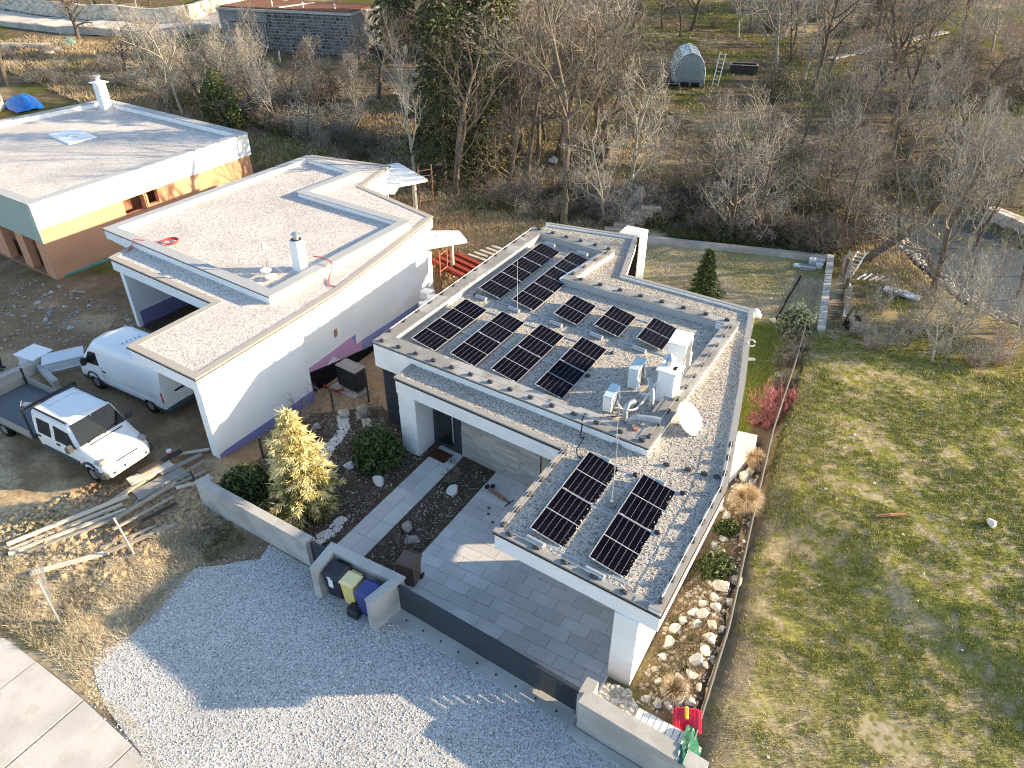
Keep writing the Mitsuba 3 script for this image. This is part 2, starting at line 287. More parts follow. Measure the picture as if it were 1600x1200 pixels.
mat('red_paint', prin((.27, .05, .03), .55)); mat('rust', diff((.38, .20, .13))); mat('red_hose', prin((.38, .045, .045), .5)); mat('red_plastic', prin((.72, .02, .06), .25)); mat('yellow', prin((.85, .62, .04), .35))
mat('bin_yellow', prin((.72, .56, .20), .5)); mat('bin_yellow_lid', prin((.76, .66, .34), .5)); mat('bin_blue', prin((.045, .06, .22), .45)); mat('bin_brown', prin((.11, .065, .05), .5)); mat('bin_black', prin((.018, .022, .03), .45))
mat('tarp_green', prin((.015, .095, .065), .4)); mat('tarp_blue', prin((.02, .14, .50), .35)); mat('film', prin((.60, .64, .68), .35, spec=.6))
mat('car_white', prin((.74, .75, .76), .28, spec=.5, clearcoat=.5, clearcoat_gloss=.9)); mat('bumper', prin((.05, .052, .055), .55)); mat('tyre', diff((.02, .02, .02))); mat('hub', prin((.30, .30, .31), .45, .6)); mat('lamp_clear', prin((.65, .65, .62), .12, spec=.9)); mat('lamp_red', prin((.40, .01, .015), .2, spec=.8)); mat('plate', prin((.8, .8, .8), .4)); mat('plate_blue', prin((.02, .06, .4), .4)); mat('bed', prin((.10, .11, .125), .6))
mat('skin', prin((.55, .36, .27), .6)); mat('jacket', prin((.04, .09, .20), .8)); mat('trousers', prin((.02, .022, .03), .85)); mat('hair', diff((.40, .36, .28))); mat('shoe', diff((.06, .07, .08)))
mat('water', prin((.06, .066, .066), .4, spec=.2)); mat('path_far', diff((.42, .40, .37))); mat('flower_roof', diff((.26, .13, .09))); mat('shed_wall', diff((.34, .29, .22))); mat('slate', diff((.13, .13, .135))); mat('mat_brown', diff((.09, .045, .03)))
def wallstone(p, n, uv):
    a = fbm(p.x*2, p.y*2, p.z*2, 3); return mix((.38, .37, .36), (.24, .235, .23), a)
mat('mortar', diff(P(wallstone)))
for i, c in enumerate([(.23, .22, .21), (.15, .145, .14), (.085, .08, .08)]): mat(f'wall_stone_{i}', diff(c))
mat('ring_red', prin((.30, .05, .04), .5)); mat('label_white', diff((.75, .75, .75)))
mat('green_glass', {'type': 'blendbsdf', 'weight': .35, 'a': {'type': 'thindielectric'}, 'b': {'type': 'twosided', 'bsdf': {'type': 'principled', 'base_color': {'type': 'rgb', 'value': [.42, .52, .55]}, 'roughness': .25}}})
mat('rail_grey', prin((.13, .125, .12), .7)); mat('rock_b', diff((.55, .52, .47)))
mat('headlight', prin((.28, .28, .26), .15, spec=.8))
mat('weed', leaf((.13, .105, .06)))
# ------------------------------------------------------------------ setting: ground, lane, forecourt, stream
def axis(lo, hi, step, far0, far1):
    a = list(np.arange(lo, hi+1e-6, step)); d = step; x = hi
    while x < far1: d = min(d*1.25, 14); x += d; a.append(x)
    d = step; x = lo; b = []
    while x > far0: d = min(d*1.25, 14); x -= d; b.append(x)
    return np.array(b[::-1]+a)
gx, gy = axis(-34, 9, .2, -420, 320), axis(3.4, 46, .2, -120, 520)
X, Y = np.meshgrid(gx, gy); Zt = terrain(X, Y); nx, ny = len(gx), len(gy)
under = ((X > -14.2) & (X < -4.2) & (Y < 9.3) & (Y > 4.9)) | (Y < 3.4) & (X < -13)
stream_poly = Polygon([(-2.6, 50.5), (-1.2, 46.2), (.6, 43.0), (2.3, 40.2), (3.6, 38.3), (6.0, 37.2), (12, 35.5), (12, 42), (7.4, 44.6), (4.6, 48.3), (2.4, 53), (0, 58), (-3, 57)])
bank = np.zeros_like(Zt); inside = contains_xy(stream_poly.buffer(.5), X, Y); bank[inside] = -.35
Zt = Zt-np.where(under, .06, 0)+bank
i, j = np.meshgrid(np.arange(nx-1), np.arange(ny-1)); a = (j*nx+i).ravel()
gm = trimesh.Trimesh(np.c_[X.ravel(), Y.ravel(), Zt.ravel()], np.vstack([np.c_[a, a+1, a+nx+1], np.c_[a, a+nx+1, a+nx]]), process=False)
struct('ground', gm, 'mat_ground', smooth=True)
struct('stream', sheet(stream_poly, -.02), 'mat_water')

fore = Polygon([(-12.85, 9.72), (-14.55, 9.80), (-14.35, 9.25), (-14.9, 8.8), (-15.1, 8.55), (-15.7, 8.1), (-15.9, 7.5), (-15.6, 6.6), (-15.35, 5.65), (-15.6, 4.7), (-15.35, 4.45), (-14.2, 3.95), (-13.2, 3.75), (-12.3, 3.6), (-11.3, 3.1), (-10.6, -4), (2, -4), (-.9, 4), (-1.15, 9.5), (-9.8, 9.5)]).buffer(.04)
struct('gravel_forecourt', sheet(fore, .012), 'mat_forecourt')
rng = np.random.default_rng(11)
vis = fore.intersection(sbox(-16.2, 3.4, -1, 9.6))
edge = [p for p in in_poly(rng, fore.buffer(.22).difference(fore), 1500)+rng.normal(size=(1500, 2))*.10]
for i in range(3):
    xy = np.vstack([in_poly(rng, vis, 6800), np.array(edge[i::3])]); solo('gravel', stones(rng, xy, .01, .014, .031, OCT, .75), f'mat_chip_{i}', ['pale chippings of the gravel forecourt', 'mid grey chippings of the gravel forecourt', 'darker chippings of the gravel forecourt'][i], 'gravel', kind='stuff')
lane = struct('concrete_lane', sheet([(-60, -8), (-60, 3.80), (-18.9, 3.78), (-16, 3.80), (-12.4, 3.66), (-11.3, 3.35), (-10, -8)], .006), 'mat_joint')
for k, x in enumerate(np.arange(-37.7, -10, 2.09)):
    def yt(x): return float(np.interp(x, [-60, -18.9, -16.5, -14, -12.4, -11.4, -10.9], [3.75, 3.75, 3.78, 3.7, 3.55, 3.3, 2.0]))
    w = .012+.01*((k*7) % 3)
    part(lane, 'slab', prism([(x+w, -7.5), (min(x+2.09-w, -10.7), -7.5), (min(x+2.09-w, -10.7), yt(min(x+2.09-w, -10.7))), ((x+min(x+2.09, -10.7))/2, yt((x+min(x+2.09, -10.7))/2)+.03*math.sin(k*2.2)), (x+w, yt(x+w))], -.02, .018+.004*((k*5) % 3)), 'mat_road')

# planting bed, path and terrace in front of the white house
struct('planting_bed', sheet([(-17.75, 10.1), (-12.85, 9.9), (-10.4, 9.9), (-10.3, 16.2), (-13.0, 16.6), (-13.9, 16.2), (-16.2, 17.4), (-18.2, 15.6)], .014), 'mat_mulch')
def paving(name, x0, x1, y0, y1, sx, sy, z, skew, bond):
    poly = Polygon([(x0, y0), (x1, y0), (x1, y1(x1)), (x0, y1(x0))]); key = struct(name, prism(poly, -.05, z-.02), 'mat_joint'); r = random.Random(name); row = 0; y = y0
    while y < max(y1(x0), y1(x1)):
        x = x0-(bond*sx*(row % 2))-.001
        while x < x1:
            g = Polygon([(x+.006, y+.006), (x+sx-.006, y+.006), (x+sx-.006, y+sy-.006), (x+.006, y+sy-.006)]).intersection(poly)
            if not g.is_empty and g.area > .015: part(key, 'paver', prism(g, z-.025, z+r.uniform(-.003, .003)), f'mat_paver_{r.choice([0, 0, 1, 2])}')
            x += sx
        y += sy; row += 1
    return key
def recess(x): return 16.52-.095*(x+13.06)
path = paving('path', -12.78, -11.72, 9.95, lambda x: recess(x), .53, .80, .05, 0, .0)
terrace = paving('terrace', -10.28, -3.72, 9.98, lambda x: recess(x) if x < -8.5 else 16.0, .80, .40, .05, 0, .5)
struct('gate_threshold', prism([(-9.75, 9.45), (-3.9, 9.15), (-3.9, 9.62), (-9.75, 9.95)], -.03, .035), 'mat_concrete')

# ------------------------------------------------------------------ white house
def fr(x): return 15.65-.087*(x+13.89)
def ur(x): return 16.47-.071*(x+15.43)
def ring(poly, d_in, d_out=0.0):
    poly = Polygon(poly) if not hasattr(poly, 'geom_type') else poly
    return poly.buffer(d_out, join_style=2).difference(poly.buffer(-d_in, join_style=2))
white = thing('white_house', 'white flat-roofed house with solar panels, carport and gravel roof', 'house')
low = [(-13.89, fr(-13.89)), (-7.25, fr(-7.25)), (-7.26, 11.22), (-2.65, 10.86), (-2.60, 15.82), (-3.56, 21.1), (-4.67, 26.39), (-10.26, 26.81), (-11.37, 31.01), (-15.85, 30.38), (-15.4, 20), (-13.89, 18)]
upp = [(-15.69, 16.75), (-4.99, 16.00), (-4.78, 24.71), (-11.85, 25.14), (-11.46, 28.53), (-15.94, 29.08)]
body = [(-15.05, 16.95), (-13.86, 16.8), (-13.86, fr(-13.86)+.02), (-13.10, fr(-13.1)+.02), (-13.10, recess(-13.1)+.1), (-8.5, recess(-8.5)+.1), (-8.5, 18.4), (-4.6, 18.0), (-5.2, 26.0), (-10.5, 26.4), (-11.6, 30.6), (-15.2, 30.0)]
RIGHT = Polygon([(-2.95, 10.6), (-1.5, 10.6), (-1.5, 33), (-16.5, 33), (-16.5, 30.1), (-11.7, 30.6), (-10.6, 26.4), (-5, 26.0), (-2.95, 15.9)])
part(white, 'wall', prism(body, -.3, 2.5), 'mat_plaster')
part(white, 'side_lintel', prism([(-3.34, 15.79), (-3.09, 15.79), (-3.27, 16.66), (-3.52, 16.66)], 2.17, 2.5), 'mat_plaster'); part(white, 'rear_side_wall', prism([(-3.28, 16.65), (-5.1, 25.9), (-5.4, 25.9), (-3.53, 16.65)], -.3, 2.5), 'mat_plaster')
part(white, 'side_wall', prism([(-3.73, 10.88), (-3.12, 10.88), (-3.10, 15.8), (-3.34, 15.8), (-3.42, 12.0), (-3.73, 12.0)], -.3, 2.5), 'mat_plaster', label='white carport end wall, sunlit on its garden side')
part(white, 'roof_slab', prism(low, 2.49, 3.04), 'mat_plaster'); part(white, 'parapet', prism(ring(low, .17).difference(Polygon(upp).buffer(.02)).intersection(RIGHT), 3.0, 3.19), 'mat_plaster')
part(white, 'upper_wall', prism(ring(upp, .42), 2.39, 3.38), 'mat_plaster')
part(white, 'upper_slab', prism(Polygon(upp).buffer(-.40, join_style=2), 2.40, 3.09), 'mat_plaster')
part(white, 'upper_gravel', sheet(Polygon(upp).buffer(-.40, join_style=2), 3.13), 'mat_roof_pebble')
lowg = Polygon(low).buffer(-.08, join_style=2).difference(Polygon(upp).buffer(-.05, join_style=2))
part(white, 'lower_gravel', sheet(lowg, 3.09), 'mat_roof_pebble')
capin = Polygon([(-15.18, 17.41), (-5.59, 16.70), (-5.22, 24.33), (-12.18, 24.71), (-11.89, 28.09), (-15.23, 28.50)])
part(white, 'parapet_cap', prism(Polygon(upp).buffer(.03, join_style=2).difference(capin), 3.38, 3.42), 'mat_membrane', label='stained grey membrane cap round the upper roof')
part(white, 'drip_edge', prism(ring(upp, -.005, .045), 3.355, 3.383), 'mat_drip')
part(white, 'upstand', prism(capin.buffer(.03, join_style=2).difference(capin.buffer(-.012, join_style=2)), 3.09, 3.395), 'mat_upstand')
lr = Polygon(low).buffer(.03, join_style=2).difference(Polygon(low).buffer(-.15, join_style=2)).difference(Polygon(upp).buffer(.01))
lr2 = lr.intersection(RIGHT); lr = lr.difference(RIGHT)
[part(white, 'coping', prism(g_, 3.07, 3.125), 'mat_coping') for g_ in getattr(lr, 'geoms', [lr]) if g_.area > .02]; part(white, 'parapet_coping', prism(lr2, 3.19, 3.22), 'mat_coping')
part(white, 'coping_drip', prism(ring(low, -.005, .045).difference(Polygon(upp).buffer(.06)), 3.015, 3.052), 'mat_drip')
# cladding: every tile of the entrance wall
clad = part(white, 'cladding', prism([(-11.78, recess(-11.78)), (-8.5, recess(-8.5)), (-8.5, recess(-8.5)+.09), (-11.78, recess(-11.78)+.09)], 0, 2.49), 'mat_joint')
r = random.Random(3); ang = math.degrees(math.atan(-.095)); row = 0; z = .05
while z < 2.45:
    h = .15; x = -11.78
    while x < -8.55:
        L = r.uniform(.35, .75); x2 = min(x+L, -8.5)
        if x2-x > .04:
            d = r.uniform(.012, .03); part(clad, 'tile', prism([(x+.004, recess(x)-d), (x2-.004, recess(x2)-d), (x2-.004, recess(x2)), (x+.004, recess(x))], z+.004, z+h-.004), f'mat_clad_{r.randrange(4)}')
        x = x2
    z += h; row += 1
door = part(white, 'door', prism([(-13.08, recess(-13.08)+.02), (-11.82, recess(-11.82)+.02), (-11.82, recess(-11.82)+.09), (-13.08, recess(-13.08)+.09)], .05, 2.48), 'mat_anthracite', label='dark grey front door with a tall glazed leaf')
part(door, 'pane', prism([(-12.93, recess(-12.93)), (-12.22, recess(-12.22)), (-12.22, recess(-12.22)+.02), (-12.93, recess(-12.93)+.02)], .22, 2.32), 'mat_glass_dark')
part(door, 'handle', tube([[-12.13, recess(-12.13)-.06, .5], [-12.13, recess(-12.13)-.06, 1.9]], .02, 6, True), 'mat_alu')
part(white, 'garage_shade_sheet', prism([(-8.49, 17.6), (-4.0, 17.4), (-4.0, 17.5), (-8.49, 17.7)], .05, 2.48), 'mat_dark')  # near-black sheet, paints the shade of the garage interior
lou = part(white, 'louvre_screen', prism([(-15.38, 16.78), (-13.95, 16.62), (-13.95, 16.7), (-15.38, 16.86)], 0, 2.39), 'mat_anthracite', label='dark grey louvre screen under the upper storey')
part(lou, 'slat', cat([prism([(-15.39, 16.745), (-13.94, 16.585), (-13.94, 16.625), (-15.39, 16.785)], z, z+.05) for z in np.arange(.05, 2.36, .095)]), 'mat_anthracite', kind='stuff')
# roof gravel as loose stones
for i in range(5):
    xy1 = in_poly(rng, lowg.intersection(sbox(-16, 10, -2, 33)), 2600); xy2 = in_poly(rng, capin.buffer(-.04), 2000)
    part(white, 'roof_stone', cat([stones(rng, xy1, 3.09, .014, .034, OCT, .75), stones(rng, xy2, 3.13, .014, .034, OCT, .75)]), f'mat_pebble_{i}', kind='stuff')
# ------------------------------------------------------------------ on the white house's roof
PW, PL, TILT = 1.038, 1.755, math.radians(13.3)
def uvquad(x0, x1, y0, y1, z):
    return trimesh.Trimesh([[x0, y0, z], [x1, y0, z], [x1, y1, z], [x0, y1, z]], [[0, 1, 2], [0, 2, 3]], process=False)
fr_m = prism(Polygon([(0, 0), (PW, 0), (PW, PL), (0, PL)]).difference(sbox(.014, .014, PW-.014, PL-.014)), -.018, .017)
bar_m = box(.014, PW-.014, PL/2-.013, PL/2+.013, -.005, .0125)
back_m = box(.012, PW-.012, .012, PL-.012, -.004, .004)
UV = np.array([[0, 0], [6, 0], [6, 10], [0, 10]], float)
ply_frame = mikit.ply(cat([fr_m, bar_m]), 'mat_panel_frame'); ply_back = mikit.ply(back_m, 'mat_grey_plastic')
ply_half = [mikit.ply(uvquad(.022, PW-.022, .022, PL/2-.017, .011), 'mat_cells', uv=UV), mikit.ply(uvquad(.022, PW-.022, PL/2+.017, PL-.022, .011), 'mat_cells', uv=UV)]
ply_clamp = mikit.ply(box(.10, .16, -.012, .014, .0, .028), 'mat_alu'); ply_clamp2 = mikit.ply(box(PW-.16, PW-.10, -.012, .014, .0, .028), 'mat_alu')
leg = cat([beam([.02, .03, 0], [.02, .03, .22], .035, .03), beam([.02, PL-.03, 0], [.02, PL-.03, .22], .035, .03)])
def panel(x, y, z, label, group):
    """x, y: the raised corner nearest the camera; z: height of the low edge"""
    k = thing('solar_panel', label, 'solar panel', group); t = place(x, y, z+PW*math.sin(TILT), 0, 1, 0, math.degrees(TILT))
    part(k, 'frame', ply_frame, None, tw=t); part(k, 'backsheet', ply_back, None, tw=t)
    for h in ply_half: part(k, 'cell_field', h, None, tw=t)
    part(k, 'clamp', ply_clamp, None, tw=t); part(k, 'clamp', ply_clamp2, None, tw=t)
    return k
G = 'solar panels on the roof of the white house'
ordn = ['first', 'second', 'third', 'fourth']; near = ['end nearest the camera', 'end farther from the camera']
for i, (x, y) in enumerate([(-6.44, 11.59), (-4.73, 11.45)]):
    for j in range(2): panel(x, y+j*(PL+.022), 3.07, f'tilted dark solar panel on the carport roof, {["left", "right"][i]} row, {near[j]}', G)
for i, (x, y) in enumerate([(-14.60, 17.57), (-12.83, 17.41), (-11.09, 17.27), (-9.36, 17.19)]):
    for j in range(2): panel(x, y+j*(PL+.022), 3.215, f'solar panel, {ordn[i]} of four rows along the front parapet, {["nearer", "farther"][j]} of its two', G)
three = ['nearest of its three', 'middle of its three', 'by the rear parapet']
for i, (x, y) in enumerate([(-14.66, 22.17), (-13.01, 21.97)]):
    for j in range(3): panel(x, y+j*(PL+.022), 3.215, f'solar panel in the {["outer", "inner"][i]} row of the rear wing, {three[j]}', G)
for i, (x, y) in enumerate([(-11.06, 21.78), (-9.37, 21.74), (-7.65, 21.64)]): panel(x, y, 3.215, f'single solar panel, {["nearest the rear wing", "middle one", "nearest the rooftop chimney"][i]} of three in a line', G)
# rails and wind plates
def rail(a, b, z, where): solo('mounting_rail', beam([*a, z], [*b, z], .09, .035), 'mat_duct', f'flat metal mounting rail under the solar panels, {where}', 'rail', 'mounting rails')
rail((-6.6, 11.50), (-3.6, 11.33), 3.085, 'front of carport roof'); rail((-6.6, 13.36), (-3.5, 13.2), 3.085, 'middle of carport roof'); rail((-6.5, 15.12), (-3.5, 15.0), 3.085, 'rear of carport roof')
rail((-14.74, 17.51), (-8.23, 17.07), 3.145, 'along the front parapet'); rail((-14.74, 19.38), (-8.13, 18.92), 3.145, 'middle of the two-panel rows'); rail((-14.74, 21.21), (-8.13, 20.75), 3.145, 'rear end of the two-panel rows')
rail((-14.79, 22.11), (-6.30, 21.48), 3.145, 'front of the rear wing and single panels'); rail((-11.18, 23.65), (-6.51, 23.39), 3.145, 'rear of the single panels'); rail((-14.79, 27.66), (-12.10, 27.41), 3.145, 'rear parapet end'); rail((-14.74, 24.00), (-12.00, 23.80), 3.145, 'under the rear wing rows')
bal = tube(np.c_[np.linspace(0, .52, 5), np.zeros(5), np.zeros(5)], .085, 10, True)
plyb = mikit.ply(bal, 'mat_duct', smooth=40)
def ballast(x, y, z, rz, label):
    k = number('ballast_tube'); scene[k] = {**plyb, 'to_world': place(x, y, z, rz)}; tag(k, label, 'ballast', 'ballast tubes at the panel rows')
for i, (x, y, z) in enumerate([(-6.42, 11.40, 3.14), (-4.70, 11.22, 3.14)]): ballast(x, y, z, -5, f'short pale metal ballast tube at the front end of the {["left", "right"][i]} carport panel row')
for i, (x, y) in enumerate([(-14.60, 17.35), (-12.83, 17.21), (-11.09, 17.06), (-9.36, 16.96)]): ballast(x, y, 3.19, -5, f'short pale metal ballast tube below the {ordn[i]} two-panel row by the front parapet')
for i, (x, y) in enumerate([(-14.66, 21.95), (-13.01, 21.74), (-11.06, 21.54), (-9.37, 21.48), (-7.65, 21.38)]): ballast(x, y, 3.19, -5, f'short pale metal ballast tube at the near end of the {["outer rear wing row", "inner rear wing row", "first single panel", "middle single panel", "single panel by the chimney"][i]}')
for i, (x, y) in enumerate([(-6.3, 15.2), (-4.6, 15.06)]): ballast(x, y, 3.17, -5, f'pale metal strip at the rear end of the {["left", "right"][i]} carport panel row')
for i, (x, y) in enumerate([(-14.54, 27.68), (-12.81, 27.48)]): ballast(x, y, 3.40, -5, f'pale metal strip at the rear parapet end of the {["outer", "inner"][i]} wing row')
# lightning wire with holder blocks along the parapets
blk = cat([rbox(.20, .12, .08, (0, 0, .04), .02), cyl(.022, .05, (0, 0, .07), 8)]); plyk = mikit.ply(blk, 'mat_holder')
def blocks(pts, z, step, label, wire, seed, side=.0):
    ls = LineString(pts); n = max(2, int(ls.length/step)); rr = random.Random(seed); top = []
    for q in range(n+1):
        p = ls.interpolate(min(q*ls.length/n+.05, ls.length-.02)); c = ls.interpolate(min(q*ls.length/n+.15, ls.length)); rz = math.degrees(math.atan2(c.y-p.y, c.x-p.x)) if c.distance(p) > 1e-6 else 0
        k = number('wire_holder'); scene[k] = {**plyk, 'to_world': place(p.x, p.y, z, rz+rr.uniform(-12, 12))}; tag(k, label, 'wire holder', label.replace('block', 'blocks'))
        top.append([p.x, p.y, z+.115])
    solo('lightning_wire', tube(top, .011, 5), 'mat_steel', wire, 'wire', 'lightning wires on the roof')
blocks([(-15.45, 16.93), (-5.23, 16.22)], 3.42, .74, 'small grey wire holder block on the front parapet', 'thin lightning wire along the front parapet of the upper roof', 1)
blocks([(-15.59, 17.59), (-15.78, 28.68)], 3.42, .80, 'small grey wire holder block on the long outer parapet', 'thin lightning wire along the outer parapet facing the white neighbour house', 2)
blocks([(-15.56, 28.93), (-11.69, 28.42)], 3.42, .74, 'small grey wire holder block on the rear parapet', 'thin lightning wire along the rear parapet', 3)
blocks([(-11.64, 28.07), (-11.95, 25.32)], 3.42, .74, 'small grey wire holder block on the parapet of the rear notch', 'thin lightning wire along the parapet of the rear notch', 4)
blocks([(-11.49, 25.00), (-5.18, 24.59)], 3.42, .85, 'small grey wire holder block on the parapet facing the rear garden', 'thin lightning wire along the parapet facing the rear garden', 5)
blocks([(-4.96, 24.20), (-5.13, 16.48)], 3.42, .74, 'small grey wire holder block on the parapet beside the chimney', 'thin lightning wire along the parapet beside the chimney', 6)
blocks([(-7.14, 15.0), (-7.15, 11.5)], 3.10, .62, 'small grey wire holder block on the inner edge of the carport roof', 'thin lightning wire along the inner edge of the carport roof', 7)
blocks([(-6.9, 11.3), (-2.85, 10.98)], 3.10, .72, 'small grey wire holder block on the front edge of the carport roof', 'thin lightning wire along the front edge of the carport roof', 8)
blocks([(-2.75, 11.1), (-2.70, 15.75), (-3.0, 17.6)], 3.22, .72, 'small grey wire holder block on the garden edge of the carport roof', 'thin lightning wire along the garden edge of the carport roof', 9)
for i, (a, b) in enumerate([((-7.22, 14.7), (-7.22, 14.05)), ((-7.22, 13.95), (-7.22, 13.3)), ((-7.23, 13.2), (-7.23, 12.5)), ((-7.23, 12.4), (-7.24, 11.7))]):
    solo('coping_cover', beam([*a, 3.115], [*b, 3.115], .1, .03), 'mat_coping_tan', f'loose pale cover strip on the inner carport edge, {ordn[i]} from the entrance', 'cover strip', 'cover strips')
for i, (x, y) in enumerate([(-4.35, 15.9), (-3.75, 16.0), (-3.3, 16.05), (-2.95, 16.1)]):
    k = number('wire_holder'); scene[k] = {**plyk, 'to_world': place(x, y, 3.10, 10)}; tag(k, 'small dark wire holder block on the gravel below the chimney parapet', 'wire holder', 'wire holder blocks on the gravel')
# lightning rods
def rod(x, y, z, h, r, label):
    k = thing('lightning_rod', label, 'lightning rod', 'lightning rods'); part(k, 'base', cat([cyl(.16, .07, (x, y, z), 18, .14), cyl(.05, .06, (x, y, z+.07), 10)]), 'mat_grey_block', smooth=40)
    part(k, 'rod', tube([[x, y, z+.1], [x, y, z+h*.5], [x, y, z+h]], [r, r*.9, r*.5], 6, True), 'mat_alu')
rod(-5.07, 13.62, 3.09, 2.3, .014, 'thin lightning rod with round base between the carport panel rows'); rod(-12.64, 21.81, 3.08, 2.2, .014, 'thin lightning rod by the rear wing panels')
rod(-5.95, 15.95, 3.09, 1.4, .012, 'short thin lightning rod at the gravel strip behind the carport panels')
# chimney
k = thing('roof_chimney', 'white rendered chimney with cap on the white house roof', 'chimney')
part(k, 'shaft', rbox(.56, .62, 1.25, (-5.51, 19.04, 3.64), .01, -4), 'mat_plaster'); part(k, 'cover_slab', rbox(.70, .76, .07, (-5.51, 19.04, 4.29), .015, -4), 'mat_white_paint')
part(k, 'flue', cyl(.11, .20, (-5.61, 19.14, 4.32), 14), 'mat_steel', smooth=40); part(k, 'flue_cap', cyl(.20, .16, (-5.61, 19.14, 4.58), 16, .02), 'mat_galv', smooth=40); part(k, 'flue_opening', box(-5.32, -5.22, 18.58, 18.8, 4.545, 4.556), 'mat_dark')
# outdoor units
def ac(x, y, z, w, d, h, rz, label, top='mat_blue_lid'):
    k = thing('outdoor_unit', label, 'outdoor unit', 'cooling units on the roof'); t = place(x, y, z, rz)
    part(k, 'case', rbox(d, w, h, (0, 0, h/2+.08), .02), 'mat_white_plastic', tw=t); part(k, 'lid', rbox(d+.02, w+.02, .035, (0, 0, h+.092), .012), top, tw=t)
    part(k, 'grille', cat([box(d/2, d/2+.012, -w*.42, w*.30, zz, zz+.012) for zz in np.arange(.16, h+.0, .05)]), 'mat_vent_grey', tw=t); part(k, 'fan_ring', tube([[d/2+.004, -.06*w+math.cos(a)*h*.38, .08+h/2+math.sin(a)*h*.38] for a in np.linspace(0, 6.283, 24)], .014, 5), 'mat_vent_grey', tw=t)
    part(k, 'valve_cover', rbox(.05, .12, h*.45, (d/2+.02, w*.40, h*.35), .01), 'mat_white_plastic', tw=t)
    for yy in (-w*.35, w*.35): part(k, 'foot', box(-d/2-.04, d/2+.04, yy-.03, yy+.03, 0, .08), 'mat_grey_block', tw=t)
ac(-6.89, 17.72, 3.08, .78, .30, .56, 4, 'smaller white cooling unit nearest the front parapet'); ac(-6.71, 19.37, 3.08, .84, .34, .72, 4, 'middle white cooling unit with grille beside the chimney'); ac(-5.71, 20.49, 3.08, .95, .62, 1.42, 4, 'tall white cooling unit behind the chimney', 'mat_white_paint')
# insulated ducts
def duct(pts, r, label):
    c = curve(pts, 22); n = len(c); k = thing('duct', label, 'duct', 'insulated ducts'); part(k, 'pipe', tube(c, [r*.78*(1+.06*(q % 2)) for q in range(n)], 14, True), 'mat_duct', smooth=50); part(k, 'collar', cyl(r*1.35, .05, (c[0][0], c[0][1], c[0][2]), 16), 'mat_grey_block', smooth=40)
duct([(-6.13, 17.00, 3.08), (-6.13, 17.00, 3.63), (-6.10, 17.14, 3.88), (-5.98, 17.34, 3.9)], .10, 'silver insulated duct standing by the front parapet corner'); duct([(-5.88, 16.83, 3.08), (-5.88, 16.84, 3.5), (-5.75, 16.90, 3.64), (-5.29, 17.07, 3.64), (-5.04, 17.14, 3.62)], .12, 'silver insulated duct bending out over the parapet'); duct([(-5.71, 18.15, 3.08), (-5.75, 18.26, 3.58), (-5.90, 18.51, 3.8), (-6.10, 18.87, 3.78)], .10, 'silver insulated duct leaning beside the chimney')
solo('vent_cap', cat([cyl(.07, .25, (-5.61, 16.63, 3.08), 12), cyl(.10, .04, (-5.61, 16.63, 3.44), 12)]), 'mat_rust', 'small reddish vent cap at the parapet corner', 'vent', smooth=40)
solo('pipe_insulation', tube(curve([(-6.73, 17.80, 3.38), (-6.40, 17.59, 3.26), (-6.10, 17.80, 3.26), (-6.00, 18.51, 3.33), (-5.95, 19.02, 3.48), (-5.84, 19.32, 3.68)], 26), .035, 7, True), 'mat_white_plastic', 'white insulated hose from the smaller cooling unit to the chimney', 'hose', smooth=50)
solo('pipe_insulation', tube(curve([(-6.51, 19.07, 3.53), (-6.40, 18.76, 3.38), (-6.20, 18.71, 3.24), (-5.95, 18.92, 3.28)], 20), .04, 7, True), 'mat_white_plastic', 'white insulated hose behind the middle cooling unit', 'hose', smooth=50)
solo('roof_cable', tube(curve([(-8.34, 17.04, 3.28), (-7.83, 16.68, 3.4), (-7.32, 16.73, 3.28), (-6.71, 17.04, 3.22), (-6.30, 17.39, 3.23), (-6.15, 18.20, 3.22)], 30), .018, 6), 'mat_black', 'black cable from the solar panels past the cooling units', 'cable')
solo('roof_cable', tube(curve([(-7.27, 16.63, 3.41), (-7.22, 16.37, 3.44), (-7.14, 16.13, 3.38), (-7.0, 15.8, 3.1), (-6.96, 15.92, 3.08), (-6.9, 15.3, 3.08), (-6.8, 15.1, 3.08), (-6.42, 14.9, 3.12)], 34), .02, 6), 'mat_black', 'black cable dropping over the parapet to the carport panels', 'cable')
for i, (x, y, z) in enumerate([(-3.62, 13.25, 3.13), (-3.55, 15.0, 3.13), (-8.25, 18.92, 3.18), (-8.23, 17.04, 3.18), (-8.13, 20.70, 3.18), (-6.49, 23.24, 3.18), (-14.74, 22.02, 3.2), (-14.72, 17.39, 3.18), (-4.95, 15.05, 3.13)]):
    solo('junction_box', rbox(.16, .12, .10, (x, y, z), .03, 20*i), 'mat_black', ['black connector box at the middle of the right carport row', 'black connector box at the rear of the right carport row', 'black connector box midway along the fourth two-panel row', 'black connector box at the near end of the fourth two-panel row', 'black connector box at the far end of the fourth two-panel row', 'black connector box beside the single panel near the chimney', 'black connector box at the outer rear wing row', 'black connector box at the roof corner by the first two-panel row', 'black connector box between the two carport rows'][i], 'connector box', 'connector boxes')
